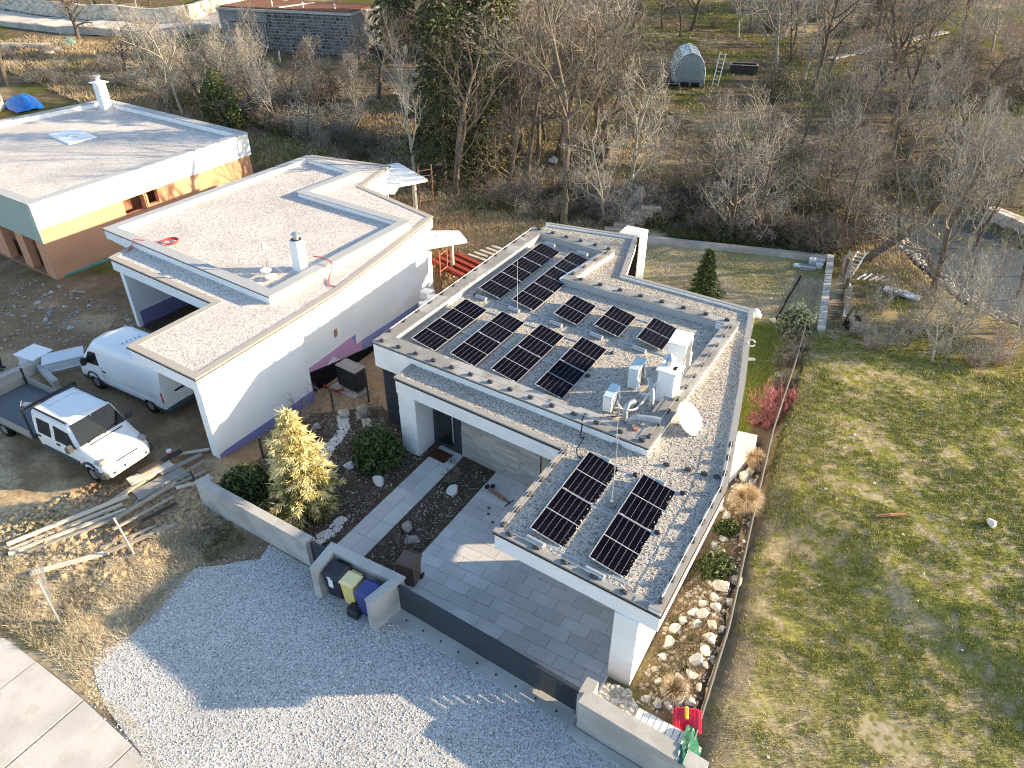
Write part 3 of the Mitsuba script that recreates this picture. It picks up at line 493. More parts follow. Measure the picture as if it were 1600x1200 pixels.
# dish
k = thing('satellite_dish', 'white oval satellite dish mounted on the parapet', 'satellite dish')
cz = np.array([-4.45, 17.92, 3.4]); nd = np.array([.70, -.12, .66]); nd /= np.linalg.norm(nd); ua = np.cross([0, 0, 1.0], nd); ua /= np.linalg.norm(ua); va = np.cross(nd, ua)
rr_, aa = np.meshgrid(np.linspace(0, 1, 9), np.arange(36)*2*np.pi/36, indexing='ij'); pv = cz+(rr_*np.cos(aa)*.50)[..., None]*ua+(rr_*np.sin(aa)*.56)[..., None]*va+(rr_**2*.09)[..., None]*nd
q = lambda a, b: a*36+b % 36
fd = np.array([[q(a, b), q(a+1, b), q(a+1, b+1)] for a in range(8) for b in range(36)]+[[q(a, b), q(a+1, b+1), q(a, b+1)] for a in range(8) for b in range(36)])
part(k, 'reflector', trimesh.Trimesh(pv.reshape(-1, 3), fd, process=False), 'mat_white_paint', smooth=True); part(k, 'bracket', tube([[-5.01, 18.66, 3.23], [-4.88, 18.51, 3.23], cz-nd*.05], .025, 6), 'mat_steel')
part(k, 'feed_arm', tube([cz-va*.48+nd*.08, cz-va*.3+nd*.5], .014, 5), 'mat_steel'); part(k, 'feed_horn', rbox(.1, .08, .1, cz-va*.28+nd*.52, .02), 'mat_grey_plastic')
# wall arm with ring at the rear edge
k = thing('hook_arm', 'thin white arm with an open hook over the rear lower roof', 'arm'); part(k, 'rod', tube([[-4.80, 24.61, 3.08], [-4.17, 24.15, 3.08]], .02, 6), 'mat_white_paint'); part(k, 'hook', tube([[-4.02+.13*math.cos(a), 23.68, 3.27+.13*math.sin(a)] for a in np.linspace(.4, 6.0, 16)], .02, 6), 'mat_white_paint')
# ------------------------------------------------------------------ unfinished white house in the middle
mid = thing('unfinished_house', 'unfinished white house with pale gravel roof and open carport', 'house')
mlow = [(-19.15, 11.90), (-22.86, 12.12), (-22.89, 15.90), (-30.20, 16.58), (-30.55, 18.2), (-33.1, 18.6), (-33.06, 32.31), (-27.72, 33.06), (-26.77, 29.43), (-20.85, 27.68), (-20.1, 23.6), (-19.42, 19.2), (-19.30, 16.9)]
mupp = [(-32.65, 18.09), (-20.89, 16.94), (-20.91, 25.97), (-28.02, 26.66), (-27.80, 30.64), (-32.50, 31.35)]
part(mid, 'roof_slab', prism(mlow, 2.88, 3.40), 'mat_plaster_new')
part(mid, 'lower_gravel', sheet(Polygon(mlow).buffer(-.12, join_style=2).difference(Polygon(mupp).buffer(-.05)), 3.44), 'mat_roof_pebble_pale')
part(mid, 'coping', prism(ring(mlow, .24, .05).difference(Polygon(mupp).buffer(.01)), 3.415, 3.475), 'mat_coping_tan')
part(mid, 'drip_edge', prism(ring(mlow, -.01, .065).difference(Polygon(mupp).buffer(.08)), 3.375, 3.418), 'mat_drip')
part(mid, 'upper_wall', prism(ring(mupp, .38), 3.30, 3.76), 'mat_plaster_new'); part(mid, 'parapet_cap', prism(ring(mupp, .45, .04), 3.76, 3.80), 'mat_coping_pale')
part(mid, 'upper_slab', prism(Polygon(mupp).buffer(-.36, join_style=2), 3.30, 3.50), 'mat_plaster_new'); part(mid, 'upper_gravel', sheet(Polygon(mupp).buffer(-.36, join_style=2), 3.53), 'mat_roof_pebble_pale')
part(mid, 'upper_drip_edge', prism(ring(mupp, -.01, .05), 3.735, 3.762), 'mat_drip')
part(mid, 'screen_wall', prism([(-19.17, 11.96), (-19.44, 16.95), (-19.75, 16.95), (-19.47, 11.96)], -2.2, 2.9), 'mat_plaster_new')
part(mid, 'corner_post', prism([(-19.16, 11.93), (-19.14, 12.0), (-19.16, 12.22), (-19.48, 12.24), (-19.48, 11.92)], -.8, 2.9), 'mat_plaster_new')
pl_ = trimesh.creation.extrude_polygon(Polygon([(11.98, -1.6), (16.96, -1.9), (16.96, -.12), (11.98, .20)]), .03, engine='earcut'); w = np.array(pl_.vertices); pl_.vertices = np.c_[-19.165-.054*(w[:, 0]-11.96)+w[:, 2], w[:, 0], w[:, 1]]; pl_.fix_normals(); part(mid, 'plinth', pl_, 'mat_purple', label='blue-violet insulation plinth along the screen wall')
part(mid, 'side_wall', prism([(-19.9, 16.95), (-20.05, 18.9), (-20.95, 27.55), (-21.35, 27.5), (-20.45, 18.9), (-20.3, 16.95)], -1.6, 2.9), 'mat_plaster_new')
def onwall(pts, m, name, label, d=.02):
    """boards on the side wall: (y, z) outline"""
    g = [];
    def xw(y): return float(np.interp(y, [16.95, 18.9, 27.55], [-19.9, -20.05, -20.95]))
    pts = np.array(pts, float); v, f = trimesh.creation.triangulate_polygon(Polygon(pts), engine='earcut')
    pm = trimesh.creation.extrude_polygon(Polygon(pts), d, engine='earcut'); w = np.array(pm.vertices); pm.vertices = np.c_[[xw(a)+b for a, b in zip(w[:, 0], w[:, 2])], w[:, 0], w[:, 1]]; pm.fix_normals()
    return part(mid, name, pm, m, label=label)
onwall([(17.0, .60), (17.55, .55), (20.28, .50), (20.34, .44), (20.56, -.05), (21.01, -.06), (20.97, -.52), (17.0, .45)], 'mat_pink', 'insulation_board', 'pink insulation boards left bare at the foot of the side wall')
onwall([(20.35, .46), (20.61, .47), (20.585, -.04), (20.57, -.04)], 'mat_blue_board', 'blue_board', 'small blue insulation offcut above the pink boards', .018); onwall([(21.02, -.05), (23.32, -.30), (27, -.6), (27, -1.7), (23.55, -1.1), (21.0, -.52)], 'mat_blue_board', 'blue_board', 'blue insulation boards beside the pink ones', .018)
onwall([(17.0, .44), (20.97, -.54), (23.5, -1.1), (27, -1.7), (27, -2.4), (17.0, -2.0)], 'mat_bitumen', 'foundation', 'black coated foundation strip', .05)
onwall([(19.22, 1.05), (19.42, 1.05), (19.42, 1.38), (19.22, 1.38)], 'mat_rust', 'wall_box', 'small brown box opening in the side wall', .03)
part(mid, 'down_pipe', box(-19.86, -19.76, 16.97, 17.07, -.6, 1.6), 'mat_galv')
part(mid, 'carport_wall', prism([(-30.1, 16.75), (-29.82, 16.72), (-29.7, 20.4), (-30.0, 20.4)], -.2, 2.9), 'mat_plaster_new'); part(mid, 'carport_plinth', prism([(-29.81, 16.9), (-29.79, 16.9), (-29.67, 20.3), (-29.7, 20.3)], -.1, .75), 'mat_purple')
part(mid, 'back_wall', prism([(-30, 20.3), (-22.6, 19.6), (-22.6, 19.9), (-30, 20.6)], -.2, 2.9), 'mat_plaster_new'); part(mid, 'doorway', prism([(-28.9, 20.14), (-27.7, 20.03), (-27.7, 20.1), (-28.9, 20.21)], 0, 2.3), 'mat_dark'); part(mid, 'door_leaf', box(-29.15, -29.05, 19.3, 20.15, .05, 2.2), 'mat_wood_pale')
part(mid, 'inner_wall', prism([(-22.9, 16.2), (-22.6, 16.2), (-22.6, 19.8), (-22.9, 19.8)], -.2, 2.9), 'mat_plaster_new'); part(mid, 'house_wall', prism([(-22.4, 17.2), (-20.2, 17.1), (-21.2, 27.4), (-27, 29.2), (-32.9, 32), (-32.9, 19.5), (-30, 20.5), (-22.4, 19.9)], -1.0, 2.9), 'mat_plaster_new')
part(mid, 'rear_wall', prism([(-28.0, 32.8), (-27.8, 32.85), (-27, 29.5), (-27.2, 29.4)], -.5, 2.9), 'mat_plaster_new'); part(mid, 'carport_floor', sheet([(-30, 16.8), (-22.9, 16.1), (-22.7, 19.8), (-30, 20.4)], .03), 'mat_mulch')
part(mid, 'wall_lamp', cat([cyl(.05, .08, (-31.7, 18.05, 2.6), 10), tube([[-31.7, 18.05, 2.6], [-31.7, 17.95, 2.5]], .02, 5)]), 'mat_black')
wst = part(mid, 'roof_stone', stones(rng, in_poly(rng, Polygon(mlow).buffer(-.3, join_style=2).difference(Polygon(mupp).buffer(.1)), 2600), 3.44, .014, .032, OCT, .7), 'mat_pebble_0', kind='stuff')
part(mid, 'roof_stone', stones(rng, in_poly(rng, Polygon(mupp).buffer(-.5, join_style=2), 3200), 3.53, .016, .034, OCT, .7), 'mat_pebble_2', kind='stuff')
k = thing('roof_chimney', 'white square chimney on the unfinished white house roof', 'chimney'); part(k, 'shaft', rbox(.44, .44, 1.35, (-21.95, 19.75, 4.2), .01), 'mat_plaster_new'); part(k, 'flue', cyl(.12, .22, (-21.95, 19.75, 4.87), 14), 'mat_steel', smooth=40); part(k, 'flue_opening', cyl(.22, .03, (-21.95, 19.75, 4.875), 14), 'mat_black'); part(k, 'flue_cap', cyl(.20, .10, (-21.95, 19.75, 5.12), 14, .05), 'mat_galv', smooth=40)
k = thing('roof_antenna', 'white antenna on a tripod mast beside the square chimney', 'antenna'); part(k, 'mast', tube([[-22.75, 18.75, 3.55], [-22.75, 18.75, 4.75]], .025, 6, True), 'mat_steel')
part(k, 'dish', cyl(.20, .06, (-22.75, 18.6, 3.75), 14, .24), 'mat_white_paint'); part(k, 'dish', cyl(.22, .06, (-22.35, 18.45, 3.62), 14, .25), 'mat_white_paint'); part(k, 'sector_antenna', rbox(.12, .1, .4, (-22.78, 18.7, 4.75), .02), 'mat_white_paint'); part(k, 'brace', cat([tube([[-22.75, 18.75, 4.2], [-22.75+.6*math.cos(a), 18.75+.6*math.sin(a), 3.56]], .014, 5) for a in (.5, 2.6, 4.7)]), 'mat_steel')
k = thing('hose', 'coiled red hose hanging over the carport roof edge', 'hose')
part(k, 'coil', cat([tube([[-29.1+(.42+.02*math.sin(5*a+q))*math.cos(a)*.8, 18.9+(.28+.03*q)*math.sin(a), 3.58+.02*q] for a in np.linspace(0, 6.4, 26)], .022, 5) for q in range(4)]), 'mat_red_hose'); part(k, 'tail', tube(curve([(-29.4, 18.6, 3.58), (-29.7, 18.2, 3.75), (-29.95, 17.75, 3.92), (-30.05, 17.6, 3.6), (-30.1, 17.4, 3.46)], 18), .022, 5), 'mat_red_hose')
solo('hose', tube(curve([(-21.75, 20.35, 3.95), (-21.3, 20.4, 3.97), (-20.7, 20.3, 3.92), (-20.4, 19.7, 3.48), (-19.9, 19.3, 3.48), (-19.75, 19.35, 3.46), (-19.68, 19.2, 3.2)], 30), .024, 6), 'mat_red_hose', 'red hose running from the square chimney over the roof edge', 'hose')
# ------------------------------------------------------------------ orange block house
ora = thing('block_house', 'house shell of orange hollow blocks with white band and gravel roof', 'house')
oro = [(-37.80, 17.75), (-38.40, 32.30), (-54.50, 33.65), (-55.6, 18.9)]; op = Polygon(oro)
part(ora, 'roof_wall', prism(ring(oro, .45), 2.74, 4.06), 'mat_plaster_new'); part(ora, 'parapet_cap', prism(ring(oro, .50, .06), 4.06, 4.11), 'mat_coping_pale'); part(ora, 'roof_slab', prism(op.buffer(-.42, join_style=2), 2.76, 3.72), 'mat_plaster_new'); part(ora, 'gravel', sheet(op.buffer(-.42, join_style=2), 3.76), 'mat_roof_pebble_pale')
part(ora, 'roof_stone', stones(rng, in_poly(rng, op.buffer(-.6, join_style=2), 2500), 3.76, .02, .04, OCT, .7), 'mat_pebble_1', kind='stuff')
east = Polygon([(17.8, -.3), (32.2, -.3), (32.2, 2.75), (17.8, 2.75)]).difference(sbox(22.65, 1.85, 23.92, 2.70)).difference(sbox(24.08, 1.95, 24.9, 2.70))
em = trimesh.creation.extrude_polygon(east, .3, engine='earcut'); w = np.array(em.vertices); em.vertices = np.c_[-37.86-.0414*(w[:, 0]-17.8)-w[:, 2], w[:, 0], w[:, 1]]; em.fix_normals(); part(ora, 'side_wall', em, 'mat_orange_block')
part(ora, 'dark_interior', prism(op.buffer(-1.5, join_style=2), -.2, 2.7), 'mat_rust')
def fy(x): return 17.78+(x+37.8)*-.0646
for a, b in [(-38.75, -37.87), (-40.85, -40.05), (-43.6, -42.4), (-46.5, -45.6)]: part(ora, 'pier', prism([(a, fy(a)+.02), (b, fy(b)+.02), (b, fy(b)+.42), (a, fy(a)+.42)], -.2, 2.2), 'mat_orange_block')
part(ora, 'lintel', prism([(-55, fy(-55)+.02), (-37.87, fy(-37.87)+.02), (-37.87, fy(-37.87)+.4), (-55, fy(-55)+.4)], 2.2, 2.75), 'mat_orange_block')
part(ora, 'green_band', prism([(-55, fy(-55)-.03), (-37.79, fy(-37.79)-.03), (-37.79, fy(-37.79)+.01), (-55, fy(-55)+.01)], 2.05, 4.05), 'mat_green_board', label='pale green insulation band under the roof edge')
part(ora, 'sill', prism([(-55, fy(-55)-.02), (-38.7, fy(-38.7)-.02), (-38.7, fy(-38.7)+.5), (-55, fy(-55)+.5)], -.2, .12), 'mat_rust'); part(ora, 'base_sheet', cat([prism([(-55, fy(-55)-.12), (-37.7, fy(-37.7)-.12), (-37.7, fy(-37.7)-.05), (-55, fy(-55)-.05)], -.6, -.02)]), 'mat_green_sheet', label='green waterproof sheet along the foot of the front wall')
part(ora, 'base_sheet', prism([(-37.75, 19.5), (-37.3, 24.5), (-37.9, 25), (-37.9, 17.9)], -.1, .12), 'mat_green_sheet'); part(ora, 'mid_pier', prism([(-37.95, 23.93), (-37.85, 23.93), (-37.9, 24.07), (-38.0, 24.07)], 1.85, 2.7), 'mat_orange_block')
k = thing('roof_chimney', 'white chimney at the far corner of the orange block house', 'chimney'); part(k, 'shaft', rbox(.62, .62, 1.9, (-53.1, 32.6, 4.6), .01), 'mat_plaster_new'); part(k, 'cover_slab', rbox(.95, .95, .08, (-53.1, 32.6, 5.58), .02), 'mat_white_paint'); part(k, 'flue', cyl(.16, .28, (-53.1, 32.6, 5.62), 12), 'mat_white_paint', smooth=40); part(k, 'flue_cap', cyl(.26, .08, (-53.1, 32.6, 5.95), 12), 'mat_galv', smooth=40)
k = thing('skylight', 'flat white skylight sheet on the orange house roof', 'skylight'); sk = np.array([(-50.1, 26.3), (-50.0, 28.1), (-46.9, 27.6), (-46.8, 25.6)]); part(k, 'curb', prism(Polygon(sk), 3.7, 3.80), 'mat_white_paint'); part(k, 'cover', prism(Polygon(sk).buffer(-.06), 3.80, 3.84), 'mat_white_plastic'); part(k, 'fold', beam([-48.6, 27.2, 3.86], [-48.0, 26.8, 3.90], .6, .06), 'mat_film')
# ------------------------------------------------------------------ scaffold, terrace slab and beams behind the unfinished house
def scaf(x, y, z, L, h, rz, label):
    k = thing('scaffold_frame', label, 'scaffold', 'rusty scaffold frames'); t = place(x, y, z, rz)
    for s in (0, L): part(k, 'post', tube([[s, 0, 0], [s, 0, h]], .035, 6, True), 'mat_rust', tw=t)
    for zz in (h*.25, h*.36, h*.78, h*.9): part(k, 'rung', beam([0, 0, zz], [L, 0, zz], .035, .035), 'mat_rust', tw=t)
for (x, y, z, L, h, rz, lb) in [(-21.3, 27.75, -.4, .75, 2.3, 100, 'rusty scaffold frame against the white side wall corner'), (-20.75, 27.95, -.4, .75, 2.2, 95, 'rusty scaffold frame standing just off the white side wall corner'), (-17.95, 28.2, .0, 1.2, 1.9, 62, 'rusty scaffold frame beside the red steel beams'), (-27.3, 35.2, .0, .9, 2.9, 60, 'rusty scaffold frame at the far end of the rear terrace roof')]: scaf(x, y, z, L, h, rz, lb)
k = thing('terrace_roof', 'white flat slab projecting low behind the unfinished house', 'slab'); part(k, 'slab', prism([(-22.9, 28.25), (-20.9, 26.9), (-19.55, 28.75), (-20.6, 29.6)], 1.95, 2.1), 'mat_plaster_new'); part(k, 'post', box(-20.75, -20.6, 28.9, 29.05, -.3, 1.95), 'mat_concrete'); part(k, 'bracket', rbox(.3, .1, .05, (-21.2, 28.4, 2.13), .01), 'mat_galv')
k = thing('terrace_roof', 'white flat slab by the rear corner of the unfinished house', 'slab'); part(k, 'slab', prism([(-31.2, 34.6), (-27.5, 32.6), (-26.4, 34.9), (-29.9, 36.6)], 2.2, 2.36), 'mat_plaster_new'); part(k, 'walkway', prism([(-28.4, 33.3), (-27.2, 31.3), (-26.4, 31.7), (-27.4, 33.7)], 2.38, 2.45), 'mat_plaster_new'); part(k, 'post', box(-27.4, -27.2, 34.6, 34.8, -.2, 2.2), 'mat_concrete')
for i in range(4): solo('steel_beam', cat([beam([-22.2+.1*i, 29.1+.42*i, .12+.05*i], [-17.6+.12*i, 27.75+.42*i, .12+.05*i], .24, .03), beam([-22.2+.1*i, 29.1+.42*i, .24+.05*i], [-17.6+.12*i, 27.75+.42*i, .24+.05*i], .03, .22), beam([-22.2+.1*i, 29.1+.42*i, .36+.05*i], [-17.6+.12*i, 27.75+.42*i, .36+.05*i], .24, .03)]), 'mat_red_paint', f'red painted steel beam lying behind the white houses, {ordn[i]} counting from the camera', 'beam', 'red steel beams')
solo('block_stack', cat([rbox(.55, .5, .95, (-17.15, 29.1, .5), .02, 20), rbox(.5, .4, .6, (-17.6, 29.5, .3), .02, 10)]), 'mat_pink', 'pinkish stack of boards on end beside the red steel beams', 'boards')
solo('mason_blocks', cat([rbox(1.1, .9, 1.05, (-19.2, 25.0, -.25), .02, -25), rbox(.6, .5, .4, (-19.9, 25.6, .35), .02, 10), rbox(.5, .4, .3, (-19.3, 25.2, .42), .02, 40)]), 'mat_plaster_new', 'white block stack by the side wall behind the parapet', 'block stack')
solo('plank_pile', cat([beam([-21+.2*i, 31+.3*i, .15+.06*i], [-18.2+.1*i, 30.6+.3*i, .12+.06*i], .18, .05) for i in range(5)]), 'mat_wood_pale', 'pile of pale planks beyond the red steel beams', 'planks')
for i in range(4): solo('tube_pole', tube([[-16.6+.12*i, 29.6-.1*i, 0], [-16.45+.15*i, 29.9, 1.1]], .03, 5, True), 'mat_white_paint', f'pale pole sticking up behind the outer parapet, {ordn[i]} from the left', 'pole', 'pale poles')
# ------------------------------------------------------------------ vehicles
def loft(secs, cap=True):
    n = len(secs[0][1]); rings = []
    for x, pts in secs:
        r = [[x, -y, z] for y, z in pts]+[[x, y, z] for y, z in pts[::-1] if y > 1e-6]
        rings.append(r)
    m = len(rings[0]); v = np.array(rings, float).reshape(-1, 3); f = []
    for i in range(len(rings)-1):
        for j in range(m):
            a, b, c, d = i*m+j, i*m+(j+1) % m, (i+1)*m+(j+1) % m, (i+1)*m+j; f += [[a, b, c], [a, c, d]]
    if cap:
        for i, flip in ((0, 1), (len(rings)-1, 0)):
            k = len(v); v = np.vstack([v, v[i*m:(i+1)*m].mean(0)[None]])
            for j in range(m): t = [i*m+j, i*m+(j+1) % m, k]; f.append(t[::-1] if flip else t)
    t = trimesh.Trimesh(v, f, process=False)
    if t.volume < 0: t.invert()
    return t
def plate(pts, d=.012):
    p = np.array(pts, float); n = np.cross(p[1]-p[0], p[2]-p[0]); n /= np.linalg.norm(n); k = len(p)
    v = np.vstack([p, p-n*d]); f = [[0, i, i+1] for i in range(1, k-1)]+[[k, k+i+1, k+i] for i in range(1, k-1)]
    for i in range(k): j = (i+1) % k; f += [[i, k+i, k+j], [i, k+j, j]]
    return trimesh.Trimesh(v, f, process=False)
def lathe_y(r, w, n=24):
    prof = [(0, -w/2), (r*.6, -w/2), (r*.93, -w/2), (r, -w*.32), (r, w*.32), (r*.93, w/2), (r*.6, w/2), (0, w/2)]
    m = trimesh.creation.revolve(np.array(prof), sections=n); m.apply_transform(trimesh.transformations.rotation_matrix(math.pi/2, [1, 0, 0])); return m
tyre_ply, hub_ply = mikit.ply(lathe_y(.34, .22), 'mat_tyre', smooth=40), mikit.ply(lathe_y(.20, .235, 16), 'mat_hub', smooth=40)
def wheel(k, base, x, y, s=1.0):
    t = base.translate([x, y, .34*s]).scale(s); w = part(k, 'wheel', tyre_ply, None, tw=t); part(w, 'rim', hub_ply, None, tw=t)
# panel van, nose towards -x
van = thing('panel_van', 'white high-roofed panel van parked under the carport edge', 'van'); B = place(-22.62, 13.55, 0, 180)
C0 = [(0, .38), (.93, .38), (.98, .7), (.985, 1.25), (.93, 1.85), (.84, 2.18), (.66, 2.30), (0, 2.36)]
vs = [(0, [(0, .42), (.90, .42), (.94, .7), (.945, 1.25), (.88, 1.85), (.80, 2.12), (.62, 2.23), (0, 2.28)]), (.12, C0), (3.55, C0), (4.05, [(0, .38), (.93, .38), (.98, .7), (.98, 1.2), (.90, 1.8), (.80, 2.08), (.62, 2.20), (0, 2.25)]), (4.72, [(0, .36), (.93, .36), (.97, .68), (.96, 1.08), (.88, 1.36), (.78, 1.46), (.58, 1.52), (0, 1.55)]), (5.15, [(0, .34), (.90, .34), (.93, .62), (.88, .92), (.80, 1.04), (.70, 1.09), (.5, 1.13), (0, 1.15)]), (5.36, [(0, .36), (.74, .36), (.78, .56), (.74, .72), (.68, .78), (.58, .82), (.4, .84), (0, .85)])]
part(van, 'body', loft(vs), 'mat_car_white', smooth=32, tw=B)
part(van, 'lower_trim', loft([(.02, [(0, .28), (.93, .28), (.965, .36), (.97, .45)]), (5.1, [(0, .28), (.92, .28), (.95, .36), (.955, .45)])]), 'mat_bumper', tw=B); part(van, 'rear_bumper', rbox(.22, 1.86, .2, (-.04, 0, .42), .05), 'mat_bumper', tw=B)
for s in (1, -1):
    part(van, 'side_window', plate([(3.62, s*.985, 1.30), (4.50, s*.985, 1.26), (4.18, s*.915, 1.78), (3.70, s*.925, 1.86)][::s]), 'mat_glass_dark', tw=B); part(van, 'mirror', rbox(.14, .24, .34, (4.35, s*1.13, 1.36), .05), 'mat_black', tw=B)
    d = part(van, 'door_seam', plate([(3.50, s*.992, .5), (3.53, s*.992, .5), (3.53, s*.992, 1.3), (3.50, s*.992, 1.3)][::s], .004), 'mat_grey_plastic', tw=B); part(van, 'handle', rbox(.20, .04, .07, (3.36, s*.995, 1.12), .015), 'mat_black', tw=B)
    part(van, 'tail_lamp', rbox(.07, .16, .52, (.05, s*.90, 1.0), .03), 'mat_lamp_red', tw=B); part(van, 'tail_lamp_lens', rbox(.075, .12, .13, (.045, s*.90, .84), .02), 'mat_lamp_clear', tw=B); part(van, 'headlight', rbox(.2, .3, .26, (5.12, s*.74, .88), .06), 'mat_lamp_clear', tw=B)
    part(van, 'side_rail', box(.2, 4.6, s*.985-.015, s*.985+.015, .62, .74), 'mat_white_plastic', tw=B); part(van, 'arch', tube([[4.25+.46*math.cos(a), s*.985, .36+.46*math.sin(a)] for a in np.linspace(.05, 3.09, 14)], .05, 5), 'mat_bumper', tw=B)
    part(van, 'rear_door', plate([(-.006, s*.02, .55), (-.006, s*.86, .55), (-.006, s*.80, 1.95), (-.006, s*.02, 2.02)][::-s], .006), 'mat_car_white', tw=B)
    for x in (.95, 4.25): wheel(van, B, x, s*.86)
part(van, 'windscreen', plate([(4.11, -.76, 2.05), (4.11, .76, 2.05), (4.70, .86, 1.45), (4.70, -.86, 1.45)][::-1]), 'mat_glass_dark', tw=B); part(van, 'plate_trim', box(-.03, 0, -.42, .42, 1.02, 1.10), 'mat_black', tw=B); part(van, 'number_plate', box(-.03, -.012, -.27, .27, .82, .93), 'mat_plate', tw=B)
part(van, 'roof_vent', cat([rbox(.10, .05, .03, (2.45+.02*i, -.3+.17*i, 2.36), .01) for i in range(5)]), 'mat_grey_plastic', tw=B); part(van, 'roof_rib', cat([box(.3, 3.6, y-.012, y+.012, 2.30, 2.345-abs(y)*.05) for y in (-.5, .5)]), 'mat_car_white', tw=B)
# crew-cab dropside truck, nose towards +x
tr = thing('dropside_truck', 'white crew-cab truck with open grey dropside bed, bonnet in the sun', 'truck'); B = place(-24.55, 9.88, 0, 1)
R0 = [(0, .50), (.90, .50), (.95, .85), (.945, 1.25), (.89, 1.65), (.83, 1.96), (.70, 2.05), (0, 2.09)]
ts = [(0, R0), (.03, R0), (1.80, R0), (1.98, [(0, .50), (.90, .50), (.95, .85), (.945, 1.25), (.89, 1.62), (.82, 1.90), (.68, 1.99), (0, 2.02)]), (2.45, [(0, .45), (.92, .45), (.97, .8), (.955, 1.08), (.91, 1.22), (.82, 1.29), (.62, 1.33), (0, 1.35)]), (3.0, [(0, .36), (.92, .36), (.96, .66), (.91, .90), (.84, 1.0), (.74, 1.05), (.52, 1.10), (0, 1.13)]), (3.25, [(0, .34), (.90, .34), (.93, .58), (.86, .78), (.78, .86), (.68, .90), (.48, .94), (0, .97)]), (3.42, [(0, .34), (.74, .34), (.77, .5), (.72, .62), (.66, .67), (.56, .70), (.4, .72), (0, .73)])]
part(tr, 'cab', loft(ts), 'mat_car_white', smooth=30, tw=B)
part(tr, 'windscreen', plate([(1.99, -.74, 2.005), (1.99, .74, 2.005), (2.44, .86, 1.37), (2.44, -.86, 1.37)][::-1], .015), 'mat_glass_dark', tw=B); part(tr, 'bumper', cat([rbox(.56, .40, .36, (3.10, s*.80, .45), .10) for s in (1, -1)]), 'mat_bumper', tw=B)
part(tr, 'grille', beam([3.385, -.40, .80], [3.385, .40, .80], .03, .03), 'mat_bumper', tw=B); part(tr, 'number_plate', rbox(.02, .52, .12, (3.44, .05, .52), .005), 'mat_plate', tw=B); part(tr, 'plate_strip', rbox(.022, .05, .12, (3.443, -.2, .52), .005), 'mat_plate_blue', tw=B)
part(tr, 'bonnet_line', cat([beam([3.02, -.5, 1.085], [3.02, .5, 1.085], .012, .012), beam([2.55, -.62, 1.315], [2.55, .62, 1.315], .05, .012)]), 'mat_bumper', tw=B); part(tr, 'wiper', cat([beam([2.47, -.6, 1.36], [2.36, .05, 1.50], .02, .02), beam([2.47, .0, 1.37], [2.36, .62, 1.50], .02, .02)]), 'mat_black', tw=B)
part(tr, 'fog_lamp', cat([rbox(.05, .14, .1, (3.40, s*.62, .47), .02) for s in (1, -1)]), 'mat_dark', tw=B); part(tr, 'roof_rack_bar', cat([beam([.03, s*.76, 2.085], [1.85, s*.76, 2.05], .045, .05) for s in (1, -1)]+[beam([.02, -.76, 2.085], [.02, .76, 2.085], .06, .05)]), 'mat_black', tw=B); part(tr, 'roof_groove', cat([beam([.45, -.5, 2.088], [.45, .45, 2.088], .012, .008), beam([.45, .45, 2.088], [.62, .58, 2.082], .012, .008)]), 'mat_grey_plastic', tw=B)
part(tr, 'rack_foot', cat([rbox(.12, .06, .06, (1.80, s*.77, 2.06), .015) for s in (1, -1)]), 'mat_black', tw=B)
for s in (1, -1):
    part(tr, 'front_window', plate([(1.15, s*.958, 1.22), (2.22, s*.958, 1.22), (1.95, s*.875, 1.74), (1.20, s*.872, 1.80)][::s]), 'mat_glass_dark', tw=B); part(tr, 'rear_window', plate([(.22, s*.958, 1.24), (.92, s*.958, 1.24), (.95, s*.872, 1.80), (.25, s*.872, 1.80)][::s]), 'mat_glass_dark', tw=B)
    part(tr, 'handle', cat([rbox(.18, .04, .07, (x, s*.965, 1.06), .015) for x in (.16, 1.22)]), 'mat_black', tw=B); part(tr, 'mirror', rbox(.16, .24, .30, (2.22, s*1.14, 1.36), .06), 'mat_bumper', tw=B); part(tr, 'mirror_arm', beam([2.24, s*.92, 1.28], [2.22, s*1.06, 1.32], .04, .04), 'mat_black', tw=B)
    part(tr, 'headlight', rbox(.40, .32, .20, (3.10, s*.76, .90), .07), 'mat_headlight', tw=B); part(tr, 'sill', box(.15, 2.1, s*.955-.025, s*.955+.025, .52, .66), 'mat_bumper', tw=B); part(tr, 'arch', tube([[2.70+.44*math.cos(a), s*.945, .38+.44*math.sin(a)] for a in np.linspace(.05, 3.09, 14)], .06, 5), 'mat_bumper', tw=B)
    for x in (2.70, -2.4): wheel(tr, B, x, s*.84)
    part(tr, 'side_board', box(-3.9, -.35, s*1.02-.02, s*1.02+.02, .80, 1.10), 'mat_wood_grey', tw=B)
part(tr, 'bed_floor', box(-3.9, -.32, -1.02, 1.02, .70, .79), 'mat_bed', tw=B); part(tr, 'tail_board', box(-3.94, -3.9, -1.02, 1.02, .80, 1.10), 'mat_wood_grey', tw=B); part(tr, 'head_frame', cat([box(-.30, -.24, -1.0, 1.0, .78, .9)]+[box(-.30, -.24, y-.03, y+.03, .78, 2.02) for y in (-.98, .0, .98)]+[box(-.30, -.24, -1.0, 1.0, 1.96, 2.04)]), 'mat_black', tw=B)
part(tr, 'ladder_bar', beam([-.62, -.72, 2.12], [-.30, -.95, 2.12], .01, .01), 'mat_wood_pale', tw=B); [part(tr, 'rear_stake', box(-3.86, -3.80, y-.03, y+.03, .8, 1.5), 'mat_black', tw=B) for y in (-.98, .98)]; part(tr, 'chassis', box(-3.8, 2.4, -.4, .4, .42, .68), 'mat_dark', tw=B)
